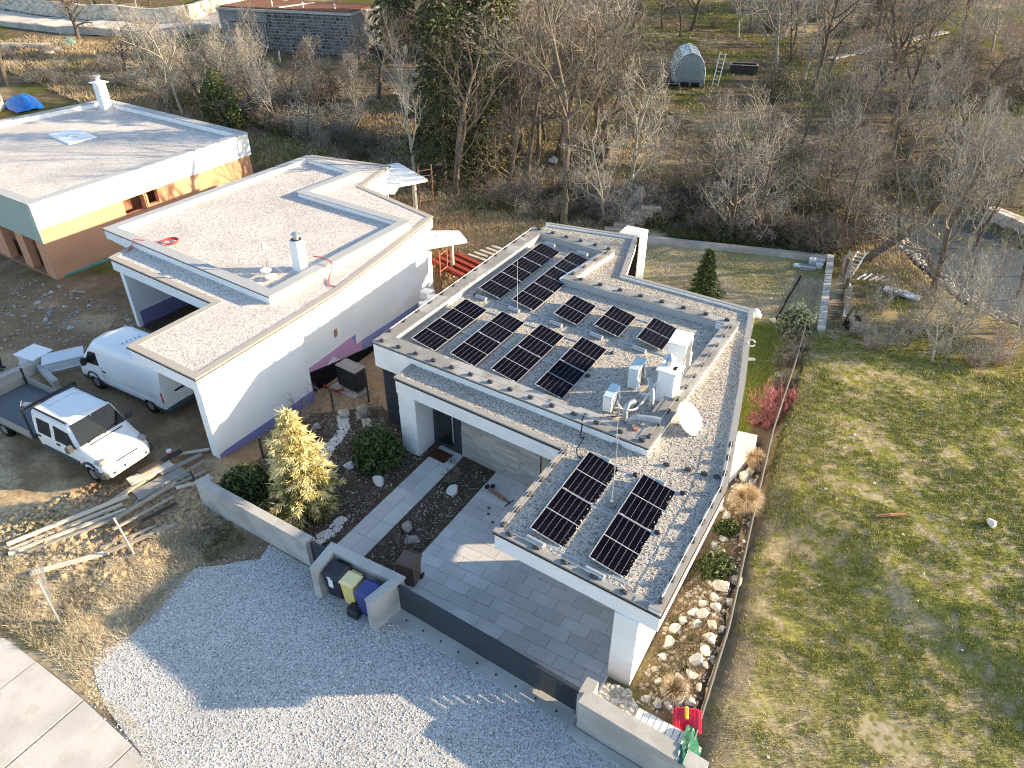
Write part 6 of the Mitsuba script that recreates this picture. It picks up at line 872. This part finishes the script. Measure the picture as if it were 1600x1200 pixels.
named_tree(-79.5, 48.2, 'small dense leafless tree standing alone beside the far pale road', ('mat_bark', 'mat_twig_dark', 'mat_twig'), 0, seed=37, H=6, r0=.22, fork=.22, n1=13, spread=.9)
named_tree(-72.4, 36.1, 'leafless tree with twin stems at the left edge of the picture', ('mat_bark', 'mat_bark', 'mat_twig'), 0, seed=38, H=12, r0=.26, fork=.10, n1=12, spread=.5, up=.9)
for i, (x, y, sd) in enumerate([(-9.15, 40.3, 39), (-8.05, 40.7, 40)]): named_tree(x, y, f'spreading leafless fruit tree against the rear retaining wall, {["left", "right"][i]} of two', ('mat_bark', 'mat_twig', 'mat_twig_pale'), 90*i, seed=sd, H=6.5, r0=.17, fork=.14, n1=13, spread=.85)
named_tree(1.6, 38.1, 'many-stemmed leafless tree on the bank of the stream', ('mat_bark', 'mat_twig', 'mat_twig_pale'), 0, seed=41, H=9, r0=.18, fork=.06, n1=16, n2=7, spread=.7)
named_tree(-1.96, 41.1, 'dark slanting leafless tree with the ladder against it', ('mat_bark', 'mat_bark', 'mat_twig'), 0, seed=42, H=9, r0=.22, fork=.3, lean=(.75, .2), n1=12)
for i, (x, y, h, l) in enumerate([(-6.29, 66, 11, (.35, 0)), (-3.83, 65.6, 10, (.3, 0)), (-10.95, 70, 12, (-.15, 0))]): named_tree(x, y, f'tall dark-stemmed leafless tree on the slope right of the greenhouse, {["middle", "right", "left"][i]} of three', ('mat_bark', 'mat_bark', 'mat_twig'), 60*i, seed=43+i, H=h, r0=.22, fork=.3, lean=l, n1=12)
for i, (x, y, k, H, w_) in enumerate([(5.2, 40.2, 1, 6.5, 'on the far bank of the stream'), (7.2, 44.5, 3, 7, 'farther along the far bank of the stream'), (3.2, 46.4, 1, 7, 'at the upper bend of the stream'), (6.6, 36.9, 3, 5, 'near the stream at the right edge')]): inst(f'tree_kind_{k}', 'bare_tree', x, y, f'thin leafless tree {w_}', 'tree', 'trees at the stream', H/HK[k], 80*i)
for i, (x, y) in enumerate([(-22.9, 63.6), (-23.4, 65.2)]): inst('bush_kind_0', 'bush', x, y, f'twiggy bush left of the greenhouse, {["nearer", "farther"][i]} one', 'bush', 'bushes by the greenhouse', 1.3, 50*i)
def spruce(x, y, H, W, nb, per, label, m, seed, size=.36):
    a, b = conifer(seed, H, W, nb, per, .42, size, .34); put('conifer', [('trunk', a, 'mat_bark', False), ('crown', b, m, False)], x, y, label, 'conifer')
spruce(-28.46, 39.6, 15, 2.5, 180, 75, 'tall dark spruce standing beside the forked tree trunk', 'mat_spruce', 51, .30); spruce(-30.3, 44.0, 19, 3.3, 180, 90, 'very tall dark spruce towering behind the unfinished house', 'mat_spruce', 52); spruce(-28.3, 46.2, 17, 2.9, 170, 80, 'tall lighter green spruce right of the darkest spruce', 'mat_spruce_light', 53); spruce(-27.0, 42.2, 8, 1.8, 120, 45, 'smaller olive spruce to the right of the dark spruce', 'mat_spruce_light', 56)  # the light spruces carry the sunlit tone of the same foliage in their colour
spruce(-47.5, 60.0, 13, 2.8, 150, 60, 'dark spruce beside the stone garage wall', 'mat_spruce', 54); spruce(-44.0, 62.5, 15, 3.0, 150, 60, 'second dark spruce right of the stone garage wall', 'mat_spruce', 55)
for i, (x, y, h) in enumerate([(-49.68, 39.8, 4.6), (-51.2, 40.4, 3.2), (-47.6, 39.2, 2.6)]): a, b = bush(70+i, h, h*.6, 9, 3); put('ivy_shrub', [('stems', a, 'mat_bark', False), ('leaves', clump(75+i, 2200, h*.30, h*.95, .12), 'mat_leaf_mid', False)], x, y, f'ivy-covered evergreen shrub behind the orange house, {["tallest of three", "left of the tallest", "right of the tallest"][i]}', 'shrub')
a, b = conifer(61, 2.6, .62, 150, 26, .0, .16, .4); put('conifer', [('trunk', a, 'mat_bark', False), ('crown', b, 'mat_thuja', False)], -8.3, 32.9, 'small dark columnar conifer in the dry rear yard', 'conifer')
b, c = bush(62, 1.3, .8, 7, 3); put('shrub', [('stems', b, 'mat_twig', False), ('leaves', clump(63, 260, .5, 1.2, .07), 'mat_leaf_mid', False)], -7.62, 32.7, 'small leafy shrub right of the columnar conifer', 'shrub')
# golden conifer
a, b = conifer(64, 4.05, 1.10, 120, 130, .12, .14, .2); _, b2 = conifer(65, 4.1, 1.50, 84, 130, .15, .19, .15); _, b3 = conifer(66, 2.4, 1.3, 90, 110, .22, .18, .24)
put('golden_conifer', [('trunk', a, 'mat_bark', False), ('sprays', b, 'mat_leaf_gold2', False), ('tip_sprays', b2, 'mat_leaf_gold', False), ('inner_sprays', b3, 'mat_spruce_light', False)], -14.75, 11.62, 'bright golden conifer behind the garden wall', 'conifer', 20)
# round evergreen bushes
def evergreen(x, y, W, H, n, size, label, m, seed, z=None):
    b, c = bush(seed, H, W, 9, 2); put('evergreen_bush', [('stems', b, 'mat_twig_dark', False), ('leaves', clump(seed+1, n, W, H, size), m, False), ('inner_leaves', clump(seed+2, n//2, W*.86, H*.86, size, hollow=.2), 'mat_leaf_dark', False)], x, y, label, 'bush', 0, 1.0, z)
evergreen(-14.25, 14.75, 1.0, 1.55, 3600, .085, 'large round evergreen bush beside the entrance pier', 'mat_leaf_mid', 81); evergreen(-16.85, 11.15, .95, 1.35, 3200, .085, 'dark evergreen bush left of the golden conifer', 'mat_leaf_mid', 84); evergreen(-2.35, 15.55, .62, .75, 1300, .06, 'evergreen shrub with pale leaf tips in the rock garden', 'mat_leaf_mid', 87); evergreen(-3.55, 31.5, .85, 1.6, 1500, .11, 'laurel shrub with pale leaves at the corner of the side lawn', 'mat_leaf_pale', 90); evergreen(-2.55, 17.35, .42, .55, 700, .055, 'small green shrub below the dry ornamental grass', 'mat_leaf_mid', 93)
for i, (x, y, s) in enumerate([(-2.7, 12.15, .22), (-2.65, 12.75, .2), (-2.2, 12.9, .16), (-2.75, 13.3, .24), (-2.0, 11.9, .15), (-2.55, 11.6, .14)]): put('cushion_plant', [('leaves', clump(110+i, 260, s, s*.9, .03), 'mat_leaf_olive' if i % 2 else 'mat_leaf_mid', False)], x, y, 'small green cushion plant between the rock garden stones', 'plant', group='cushion plants')
# dry ornamental grasses and red-twigged shrubs
def tuft(x, y, H, W, n, label, m, seed, cat_='grass plant'):
    rg = np.random.default_rng(seed); a = rg.random(n)*6.283; L = H*(.6+.5*rg.random(n)); sp = rg.random(n)**.6*W; b = np.c_[np.cos(a)*.1*rg.random(n), np.sin(a)*.1*rg.random(n), 0*a]; m1 = b+np.c_[np.cos(a)*sp*.5, np.sin(a)*sp*.5, L*.72]; e = b+np.c_[np.cos(a)*sp, np.sin(a)*sp, L*(1-.35*(sp/W)**2)]
    w = np.c_[-np.sin(a), np.cos(a), 0*a]*.006; v = np.stack([b-w, b+w, m1+w, m1-w, e], 1).reshape(-1, 3); i = np.arange(n)*5; f = np.vstack([np.c_[i, i+1, i+2], np.c_[i, i+2, i+3], np.c_[i+3, i+2, i+4]])
    put('ornamental_grass', [('blades', trimesh.Trimesh(v, f, process=False), m, False)], x, y, label, cat_)
tuft(-2.30, 18.25, 1.25, .58, 2200, 'tall dry golden ornamental grass by the rail fence', 'mat_grass_tan', 120); tuft(-2.62, 20.75, 1.0, .40, 1100, 'smaller dry ornamental grass beyond the tall one', 'mat_grass_tan', 121); tuft(-2.05, 11.1, .5, .42, 800, 'low dry brown plant behind the red sled', 'mat_blade_dry', 122)
for i, (x, y, h, m) in enumerate([(-2.9, 24.4, 1.1, 'mat_twig_red'), (-2.85, 25.3, 1.0, 'mat_twig_red'), (-3.05, 26.6, .8, 'mat_twig'), (-3.2, 28.4, 1.1, 'mat_twig'), (-3.3, 29.8, 1.0, 'mat_twig'), (-3.0, 23.6, .6, 'mat_twig_red')]): b, c = bush(130+i, h, .9, 22, 5); put('shrub', [('stems', b, m, False), ('twigs', c, m, False)], x, y, f'bare {"reddish" if "red" in m else "brown"} shrub in the strip along the side lawn, {["second from the camera", "third from the camera", "fourth from the camera", "fifth from the camera", "farthest from the camera", "nearest to the camera"][i]}', 'shrub')
for i, (x, y) in enumerate([(-3.25, 27.3), (-3.2, 26.0), (-3.35, 28.9), (-3.05, 25.0), (-4.6, 31.9), (-4.0, 32.0), (-5.3, 32.0)]): solo('border_stone', rock(150+i, .2, .6), 'mat_rock_white', 'pale border stone beside the side lawn', 'stone', 'border stones of the side lawn', smooth=35, tw=place(x, y, .1, 40*i))
b, c = bush(160, 1.8, .9, 9, 3); put('bare_shrub', [('stems', b, 'mat_twig', False), ('twigs', c, 'mat_twig', False)], -17.6, 15.2, 'leafless shrub at the fence in front of the heat pump', 'shrub'); b, c = bush(163, 1.1, .9, 9, 3); put('bare_shrub', [('stems', b, 'mat_twig_dark', False), ('twigs', c, 'mat_twig', False)], -16.3, 16.6, 'low leafless shrub by the louvre screen', 'shrub'); b, c = bush(166, .7, .5, 7, 2); put('bare_shrub', [('stems', b, 'mat_twig', False), ('twigs', c, 'mat_twig', False)], -11.45, 15.1, 'small dry shrub in the narrow bed by the entrance', 'shrub'); b, c = bush(167, .5, .6, 9, 3); put('bare_shrub', [('stems', b, 'mat_rust', False), ('twigs', c, 'mat_twig', False)], -10.9, 11.7, 'rusty dry shrub in the narrow bed near the brown bin', 'shrub')
# ------------------------------------------------------------------ grass and ground cover
def sow(name, poly, n, hl, hh, w, m, label, lean=.6, clumped=0.0, cat_='grass', seed=1, bare=None):
    rg = np.random.default_rng(seed); xy = in_poly(rg, poly, n)
    if clumped: xy = xy[meshkit.fbm(np.c_[xy*1.1, 0*xy[:, :1]], 3, 7)+.25*(rg.random(len(xy))-.5) > clumped]
    if bare is not None: xy = xy[~contains_xy(bare, xy[:, 0], xy[:, 1])]
    solo(name, blades(rg, xy, terrain(xy[:, 0], xy[:, 1]), hl, hh, w, lean), m, label, cat_, kind='stuff')
fieldp = Polygon([(-1.05, 9.0), (-1.2, 13.4), (-1.8, 18.2), (-2.2, 22), (-2.5, 27), (-2.7, 31), (7.5, 31.5), (7.5, 8)])
bare = Point(2.6, 12.6).buffer(.55).union(Polygon([(.75, 20.75), (1.4, 20.55), (2.0, 20.5), (1.9, 20.85), (1.2, 21.0)]))
sow('grass', fieldp, 90000, .03, .085, .008, 'mat_blade_green', 'green tufts of grass on the field', .8, .50, seed=2, bare=bare); sow('grass', fieldp, 60000, .03, .08, .008, 'mat_blade_olive', 'olive grass on the field', .9, .42, seed=3, bare=bare); sow('dry_grass', fieldp, 70000, .02, .07, .007, 'mat_blade_straw', 'straw-coloured dead grass on the field', 1.1, 0, seed=4, bare=bare)
def tufts(name, poly, n, per, hl, hh, w, m, label, thr, seed):
    rg = np.random.default_rng(seed); c_ = in_poly(rg, poly, n*2); c_ = c_[meshkit.fbm(np.c_[c_*.9, 0*c_[:, :1]], 3, 7)+.2*(rg.random(len(c_))-.5) > thr][:n]; c_ = c_[~contains_xy(bare, c_[:, 0], c_[:, 1])]
    sz = .4+.9*rg.random(len(c_))**2; xy = np.repeat(c_, per, 0)+rg.normal(size=(len(c_)*per, 2))*.07*np.repeat(sz, per)[:, None]; m_ = blades(rg, xy, terrain(xy[:, 0], xy[:, 1]), hl, hh, w, .7); v = np.array(m_.vertices).reshape(-1, 3, 3); zb = v[:, :2, 2].mean(1); v[:, 2, 2] = zb+(v[:, 2, 2]-zb)*np.repeat(sz, per); m_.vertices = v.reshape(-1, 3); solo(name, m_, m, label, 'grass', kind='stuff')
tufts('grass', fieldp.intersection(sbox(-5, 13.5, 9, 40)), 4600, 16, .08, .15, .010, 'mat_blade_green', 'dense green grass clumps on the field', .44, 41); tufts('grass', fieldp, 5200, 14, .07, .14, .010, 'mat_blade_olive', 'yellowish grass clumps on the field', .40, 42)
yardp = Polygon([(-13.2, 37.3), (-3.9, 39.8), (-2.9, 32.0), (-9.9, 31.6), (-10.1, 27.2), (-4.8, 26.9), (-4.8, 31.0), (-10.9, 31.4), (-10.9, 33)]).buffer(0)
sow('grass', yardp, 26000, .04, .12, .012, 'mat_blade_verge', 'dry brown grass of the rear yard', .8, seed=5); sow('grass', yardp, 18000, .04, .12, .012, 'mat_blade_olive', 'olive grass patches of the rear yard', .8, .48, seed=6)
sow('grass', Polygon([(-5.2, 22.8), (-3.4, 22.8), (-3.6, 27), (-4.4, 31.2), (-5.3, 31.2)]), 16000, .03, .07, .010, 'mat_blade_green', 'short green grass of the side lawn', .6, seed=7)
sow('dry_grass', Polygon([(-22.5, 4.0), (-15.2, 4.0), (-15.4, 6.6), (-16.2, 9.2), (-17.6, 9.0), (-19, 7.2), (-22.5, 5.6)]), 42000, .05, .20, .007, 'mat_blade_verge', 'tangled straw-coloured grass on the verge', 1.0, .36, seed=8); sow('dry_grass', Polygon([(-22.5, 4.0), (-15.2, 4.0), (-15.4, 6.6), (-16.2, 9.2), (-19, 7.2), (-22.5, 5.6)]), 12000, .04, .14, .007, 'mat_blade_olive', 'olive grass patches on the verge', 1.0, .54, seed=9)
sow('dry_grass', Polygon([(-15.4, 4.1), (-12.8, 4.0), (-11.2, 3.5), (-11.4, 3.2), (-13, 3.75), (-15.5, 3.85)]), 2600, .02, .09, .006, 'mat_blade_straw', 'dry grass between concrete lane and gravel', 1.0, .3, seed=10)
sow('meadow_grass', Polygon([(-24, 27.5), (-16.0, 27.5), (-15.8, 33), (-14.5, 37), (-23, 37), (-26, 35)]), 36000, .08, .40, .012, 'mat_blade_dry', 'tall dry meadow grass behind the two white houses', .7, .3, seed=11)
sow('rock_garden_grass', Polygon([(-3.0, 10.9), (-1.5, 10.8), (-1.7, 14), (-2.3, 18), (-2.6, 20.5), (-3.0, 16)]), 16000, .04, .17, .008, 'mat_blade_dry', 'dry grass between the rock garden stones', .9, .35, seed=12); sow('rock_garden_grass', Polygon([(-2.6, 11.0), (-1.9, 11.0), (-2.0, 14), (-2.6, 14)]), 2500, .03, .08, .008, 'mat_leaf_olive', 'green grass patch between the rock garden stones', .8, .45, seed=13)
wild = [Polygon([(-40, 36), (-14, 34), (-14, 41), (-2, 42), (-3, 50), (-12, 58), (-42, 52)]), Polygon([(-62, 35), (-38, 35), (-38, 54), (-64, 50)]), Polygon([(-2.6, 30), (8, 29), (8, 35), (2.5, 38), (-1.4, 41)])]
for i, (pw_, n) in enumerate(zip(wild, (42000, 26000, 18000))): sow('undergrowth', pw_, n, [.10, .10, .05][i], [.45, .45, .18][i], [.022, .022, .012][i], ['mat_blade_dry', 'mat_blade_dry', 'mat_blade_olive'][i], ['brown undergrowth behind the white houses', 'brown undergrowth behind the orange house', 'rough grass between stream and field'][i], .9, .40, seed=14+i)
sow('undergrowth', Polygon([(-13.5, 38.6), (-3.4, 40.9), (-4.5, 46), (-14, 45)]), 16000, .10, .5, .03, 'mat_leaf_olive', 'dark green brambles behind the retaining wall', 1.0, .42, seed=18, cat_='undergrowth'); sow('undergrowth', wild[0], 16000, .08, .35, .03, 'mat_leaf_mid', 'green weeds between the thicket trees', 1.0, .55, seed=19, cat_='weeds')
sow('hill_grass', Polygon([(-32, 52), (6, 46), (8, 75), (-20, 110), (-60, 90)]), 60000, .08, .30, .035, 'mat_blade_olive', 'olive grass on the hillside gardens', .9, .50, seed=20)
sow('undergrowth', Polygon([(-88, 40), (-56, 35.5), (-56, 50), (-72, 50), (-84, 46)]), 34000, .10, .45, .035, 'mat_blade_dry', 'dry brown weeds on the slope left of the orange house', .8, .40, seed=21); sow('undergrowth', Polygon([(-3.3, 38), (2.2, 37.5), (.2, 42.5), (-1.6, 46), (-3.4, 45)]), 9000, .06, .30, .014, 'mat_blade_dry', 'dry grass on the bank of the stream', .9, .35, seed=22); sow('undergrowth', Polygon([(-3.3, 38), (2.2, 37.5), (.2, 42.5), (-1.6, 46), (-3.4, 45)]), 4000, .06, .25, .014, 'mat_blade_olive', 'olive grass on the bank of the stream', .9, .50, seed=23)
for i, (x, y, r_) in enumerate([(-20.4, 6.3, .7), (-18.6, 6.6, .55), (-17.9, 5.6, .5), (-17.6, 4.5, .7), (-18.6, 4.4, .8), (-20.2, 4.7, .8), (-18.3, 8.2, .4), (-15.9, 9.1, .7), (-16.6, 9.3, .7), (-21.6, 6.9, .6)]): sow('weeds', Point(x, y).buffer(r_), int(1800*r_), .04, .16, .011, 'mat_leaf_olive' if i % 2 else 'mat_weed', 'patch of dark weeds on the building site verge', 1.0, .42, seed=60+i, cat_='weeds')
# dirt clods on the building site
xy = in_poly(rng, Polygon([(-23, 5.2), (-17.5, 6.0), (-16.8, 9.4), (-19, 11.5), (-22, 9.0)]), 3600); solo('soil_clods', stones(rng, xy, terrain(xy[:, 0], xy[:, 1]), .015, .11, ICO, .7), 'mat_ground', 'clods of sandy soil around the timber heap', 'soil', kind='stuff')
xy = in_poly(rng, Polygon([(-40, 12.5), (-30, 12.5), (-27, 15.5), (-31, 17.5), (-40, 17.4)]), 900); solo('debris', stones(rng, xy, terrain(xy[:, 0], xy[:, 1]), .02, .10, OCT, .6), 'mat_rock_grey', 'scattered stones and debris in front of the orange house', 'debris', kind='stuff')
# ------------------------------------------------------------------ far things: greenhouse, stone garage, shed, house, road
k = thing('greenhouse', 'arched glass greenhouse on the slope behind the bare trees', 'greenhouse'); A = np.array([-21.9, 65.3]); ux = np.array([.92, .39]); uy = np.array([-.39, .92]); gz = tz(-20.5, 66.5)-.1; GW, GL, GH = 2.7, 4.6, 2.7
prof = [(0, 0), (.02, 1.15), (.22, 1.85), (.62, 2.4), (1.35, GH), (2.08, 2.4), (2.48, 1.85), (2.68, 1.15), (GW, 0)]
def gp(s, l, z): q = A+ux*s+uy*l; return [q[0], q[1], gz+z]
part(k, 'frame', cat([tube([gp(s, l, z) for s, z in prof], .035, 5) for l in np.linspace(0, GL, 5)]+[tube([gp(s, 0, z), gp(s, GL, z)], .025, 5) for s, z in prof]), 'mat_white_paint')
for l, nm in ((0, 'front_glazing'), (GL, 'rear_glazing')): part(k, nm, plate([gp(s, l, z) for s, z in prof], .008), 'mat_green_glass')
for i in range(8):
    for j in range(4): (s0, z0_), (s1, z1_) = prof[i], prof[i+1]; l0, l1 = GL*j/4+.04, GL*(j+1)/4-.04; part(k, 'pane', plate([gp(s0, l0, z0_), gp(s1, l0, z1_), gp(s1, l1, z1_), gp(s0, l1, z0_)], .008), 'mat_green_glass')
part(k, 'base', cat([beam(gp(0, -.05, .2), gp(GW, -.05, .2), .1, .45), beam(gp(0, 0, .15), gp(0, GL, .15), .08, .4)]), 'mat_grey_block'); part(k, 'door', plate([gp(.95, -.06, .4), gp(1.75, -.06, .4), gp(1.75, -.06, 2.0), gp(.95, -.06, 2.0)], .02), 'mat_green_glass')
for i in range(3): solo('planter', cat([rbox(.7, .35, .3, (0, 0, .15), .04)]), 'mat_dark', f'dark planter box in front of the greenhouse, {ordn[i]} from the left', 'planter', tw=place(-21.6+.85*i, 64.75+.32*i, gz+.1, 22))
ladder((-18.6, 66.9, tz(-18.6, 66.9)), (-18.5, 67.6, tz(-18.6, 66.9)+2.6), .5, 8, 'pale ladder standing upright right of the greenhouse')
k = thing('raised_bed', 'dark wooden raised bed box right of the upright ladder', 'raised bed'); B = place(-17.6, 72.0, tz(-17.6, 72.0), 15); part(k, 'box', prism(sbox(-1.2, -.7, 1.2, .7).difference(sbox(-1.08, -.58, 1.08, .58)), 0, .75), 'mat_wood_dark', tw=B); part(k, 'soil', box(-1.09, 1.09, -.59, .59, .3, .6), 'mat_twig_pale', tw=B); part(k, 'rim', prism(sbox(-1.26, -.76, 1.26, .76).difference(sbox(-1.06, -.56, 1.06, .56)), .752, .80), 'mat_wood_grey', tw=B)
solo('water_barrel', cyl(.35, .85, (-24.2, 61.4, tz(-24.2, 61.4)), 12), 'mat_green_sheet', 'green barrel left below the greenhouse', 'barrel', smooth=40); solo('rock_lump', rock(171, .45, .7), 'mat_rock_white', 'pale rock lump lying between the tall tree trunks', 'rock', smooth=35, tw=place(-23.25, 45.5, tz(-23.25, 45.5)+.2))
# stone garage built into the slope
k = thing('stone_garage', 'stone-walled garage with planted flat roof beside the far road', 'garage'); P0, P1 = np.array([-50.9, 57.4]), np.array([-65.0, 54.2]); gz = 3.75; dx = (P1-P0)/np.linalg.norm(P1-P0); nn = np.array([dx[1], -dx[0]]); nn = nn if nn[1] < 0 else -nn; bk = -nn
LW = np.linalg.norm(P1-P0)
def q2(l, d): return tuple(P0+dx*l+bk*d)
part(k, 'wall', prism([q2(0, .06), q2(LW, .06), q2(LW, 6), q2(0, 6)], gz-1.5, gz+3.55), 'mat_mortar'); part(k, 'roof_slab', prism([q2(-.15, -.15), q2(LW+.1, -.15), q2(LW+.1, 6.1), q2(-.15, 6.1)], gz+3.55, gz+3.75), 'mat_concrete'); part(k, 'roof_planting', prism([q2(.1, .15), q2(LW-.2, .15), q2(LW-.2, 5.8), q2(.1, 5.8)], gz+3.75, gz+3.9), 'mat_flower_roof')
part(k, 'gate', prism([q2(9.2, -.02), q2(13.3, -.02), q2(13.3, .05), q2(9.2, .05)], gz+.3, gz+2.6), 'mat_wood_dark', label='dark slatted gate of the stone garage')
for i in range(14): part(k, 'gate_slat', prism([q2(9.25+.29*i, -.06), q2(9.45+.29*i, -.06), q2(9.45+.29*i, -.02), q2(9.25+.29*i, -.02)], gz+.32, gz+2.55), 'mat_wood_grey')
part(k, 'roof_pipe', cat([cyl(.06, .5, (*q2(l, 1.2), gz+3.9), 8) for l in (2.2, 5.6, 9.0)]), 'mat_white_paint'); part(k, 'roof_kerb', cat([prism([q2(7.6, .2), q2(7.9, .2), q2(6.6, 4.5), q2(6.3, 4.5)], gz+3.75, gz+4.0)]), 'mat_concrete')
r = random.Random(21); row = 0; z = gz-.3
while z < gz+3.45:
    h = r.uniform(.24, .34); l = .02
    while l < 9.1:
        w_ = r.uniform(.26, .50); l2 = min(l+w_, 9.12)
        if l2-l > .12: c_ = P0+dx*(l+l2)/2+bk*.05; m_ = rbox(l2-l-.06, .16, h-.06, (0, 0, 0), .07); part(k, 'stone', m_, f'mat_wall_stone_{r.choice([0, 0, 1, 1, 2])}', tw=place(c_[0], c_[1], z+h/2, math.degrees(math.atan2(dx[1], dx[0]))+r.uniform(-3, 3)))
        l = l2
    z += h
solo('marker_post', tube([[-56.5, 53.2, tz(-56.5, 53.2)], [-56.5, 53.2, tz(-56.5, 53.2)+1.0]], .07, 6, True), 'mat_white_paint', 'short white marker post in front of the stone garage', 'post')
# far pale road with its roadside wall
rp = np.array([(-120, 47.0), (-100, 48.6), (-93.3, 48.9), (-83.8, 50.6), (-76, 53.8), (-72, 58.0), (-72.5, 64), (-75, 72)], float); c = curve(np.c_[rp, 0*rp[:, 0]], 60); tt = np.gradient(c, axis=0); tt /= np.linalg.norm(tt, axis=1, keepdims=True); sd = np.c_[-tt[:, 1], tt[:, 0]]
def ribbon(w0, w1, dz): L, R = c[:, :2]+sd*w0, c[:, :2]+sd*w1; zc = terrain(c[:, 0], c[:, 1])+dz; v = np.vstack([np.c_[L, zc], np.c_[R, zc]]); i = np.arange(59); return trimesh.Trimesh(v, np.vstack([np.c_[i, i+1, i+61], np.c_[i, i+61, i+60]]), process=False)
rb = ribbon(-2.2, 2.2, .28); rb.invert() if rb.face_normals[:, 2].mean() < 0 else None; struct('far_road', rb, 'mat_road')
k = thing('roadside_wall', 'long pale stone wall along the upper side of the far road', 'wall'); zc = terrain(c[:, 0], c[:, 1]); part(k, 'wall', cat([beam([*(c[i, :2]+sd[i]*2.7), zc[i]+.8], [*(c[i+1, :2]+sd[i+1]*2.7), zc[i+1]+.8], .5, 1.9) for i in range(59)]), 'mat_rock')
struct('road_shoulder', cat([beam([*(c[i, :2]-sd[i]*2.2), zc[i]-.1], [*(c[i+1, :2]-sd[i+1]*2.2), zc[i+1]-.1], .3, .7) for i in range(59)]), 'mat_concrete')
# half-hidden house in the thicket, shed and tarpaulins at the left edge, small heaps
k = thing('garden_house', 'half-hidden grey garden house with steep slate roof in the thicket', 'house'); gz = tz(-32, 52.5); B = place(-33.2, 53.2, gz, 18); part(k, 'wall', box(-2.6, 2.6, -2, 2, -.5, 2.4), 'mat_shed_wall', tw=B); part(k, 'roof', trimesh.convex.convex_hull(np.array([[-2.9, -2.3, 2.4], [2.9, -2.3, 2.4], [-2.9, 2.3, 2.4], [2.9, 2.3, 2.4], [-2.9, 0, 4.2], [2.9, 0, 4.2]])), 'mat_slate', tw=B); part(k, 'door', box(1.2, 2.0, -2.03, -1.98, 0, 1.95), 'mat_white_paint', tw=B); part(k, 'chimney', box(-1.5, -1.0, .2, .7, 3.4, 4.9), 'mat_rust', tw=B)
k = thing('shed', 'small pale wooden shed cut by the left edge of the picture', 'shed'); gz = tz(-67, 31.5); B = place(-68.2, 30.4, gz, 25); part(k, 'wall', box(-2, 2, -1.6, 1.6, -.4, 2.0), 'mat_wood_pale', tw=B); part(k, 'roof', beam([-2.2, 0, 2.12], [2.2, 0, 2.12], 3.6, .12), 'mat_wood_grey', tw=B)
for j, y in enumerate(np.arange(-.3, 2.0, .25)): part(k, 'board', box(2.0, 2.03, -1.6, 1.6, y, y+.22), 'mat_wood_pale', tw=B)
def heap(x, y, W, D, H, m, label, seed, rz=0):
    g = 22; u, v = np.meshgrid(np.linspace(-1, 1, g), np.linspace(-1, 1, g)); zz = H*np.clip(1-(u**2+v**2)**1.2, -.1, 1)*(.6+.8*meshkit.fbm(np.stack([u*2+seed, v*2, 0*u], -1), 3, seed)); i, j = np.meshgrid(np.arange(g-1), np.arange(g-1)); a = (j*g+i).ravel(); solo('tarpaulin', trimesh.Trimesh(np.c_[(u*W).ravel(), (v*D).ravel(), zz.ravel()], np.vstack([np.c_[a, a+1, a+g+1], np.c_[a, a+g+1, a+g]]), process=False), m, label, 'tarpaulin', smooth=False, tw=place(x, y, tz(x, y), rz))
heap(-66.6, 33.9, 2.2, 1.3, .75, 'mat_tarp_blue', 'large crumpled blue tarpaulin behind the orange house roof', 3, -10); heap(-60.5, 36.0, .9, .6, .6, 'mat_tarp_blue', 'small blue tarpaulin right of the large one', 4); heap(-78.6, 46.6, .8, .5, .5, 'mat_green_sheet', 'small green plastic sheet below the lone tree by the road', 5)
solo('fallen_log', tube(curve([(-83.5, 42.6, tz(-83.5, 42.6)+.2), (-81.5, 43.4, tz(-81.5, 43.4)+.2), (-80.4, 43.5, tz(-80.4, 43.5)+.25), (-78.6, 44.6, tz(-78.6, 44.6)+.3)], 12), [.2]*12, 7, True), 'mat_wood_pale', 'pale fallen trunk lying on the left slope', 'log', smooth=50)
for i, (x, y, s) in enumerate([(-77.4, 44.4, .9), (-77.0, 43.2, .7)]): solo('sand_rock', rock(180+i, s, .5), 'mat_rock', f'pale boulder beside the fallen trunk, {["upper", "lower"][i]} one', 'rock', smooth=35, tw=place(x, y, tz(x, y)+.1))
solo('garden_path', beam([-11.5, 79.3, tz(-11.5, 79.3)+.12], [-3.0, 94.6, tz(-3, 94.6)+.15], .9, .12), 'mat_path_far', 'narrow pale concrete strip crossing the dark upper slope', 'strip'); k = thing('embankment', 'sunlit pale stone embankment at the right edge beyond the stream', 'embankment'); part(k, 'wall', cat([beam([3.6+1.5*i, 51.6-1.1*i, tz(3.6+1.5*i, 51.6-1.1*i)+.1], [5.15+1.5*i, 50.5-1.1*i, tz(5.15+1.5*i, 50.5-1.1*i)+.1], .8, 1.0) for i in range(5)]), 'mat_rock')
bl = np.array([(-2.4, 49.8), (-1.0, 46), (.8, 42.8), (2.5, 40.0), (3.8, 38.1), (6.2, 37.0), (9, 36.2)]); cc = curve(np.c_[bl, 0*bl[:, 0]], 40); xy = np.repeat(cc[:, :2], 14, 0)+rng.normal(size=(560, 2))*.22; solo('bank_stones', stones(rng, xy, terrain(xy[:, 0], xy[:, 1])-.05, .06, .20, ICO, .7), 'mat_rock_grey', 'grey stones lining the near bank of the stream', 'stones', kind='stuff')
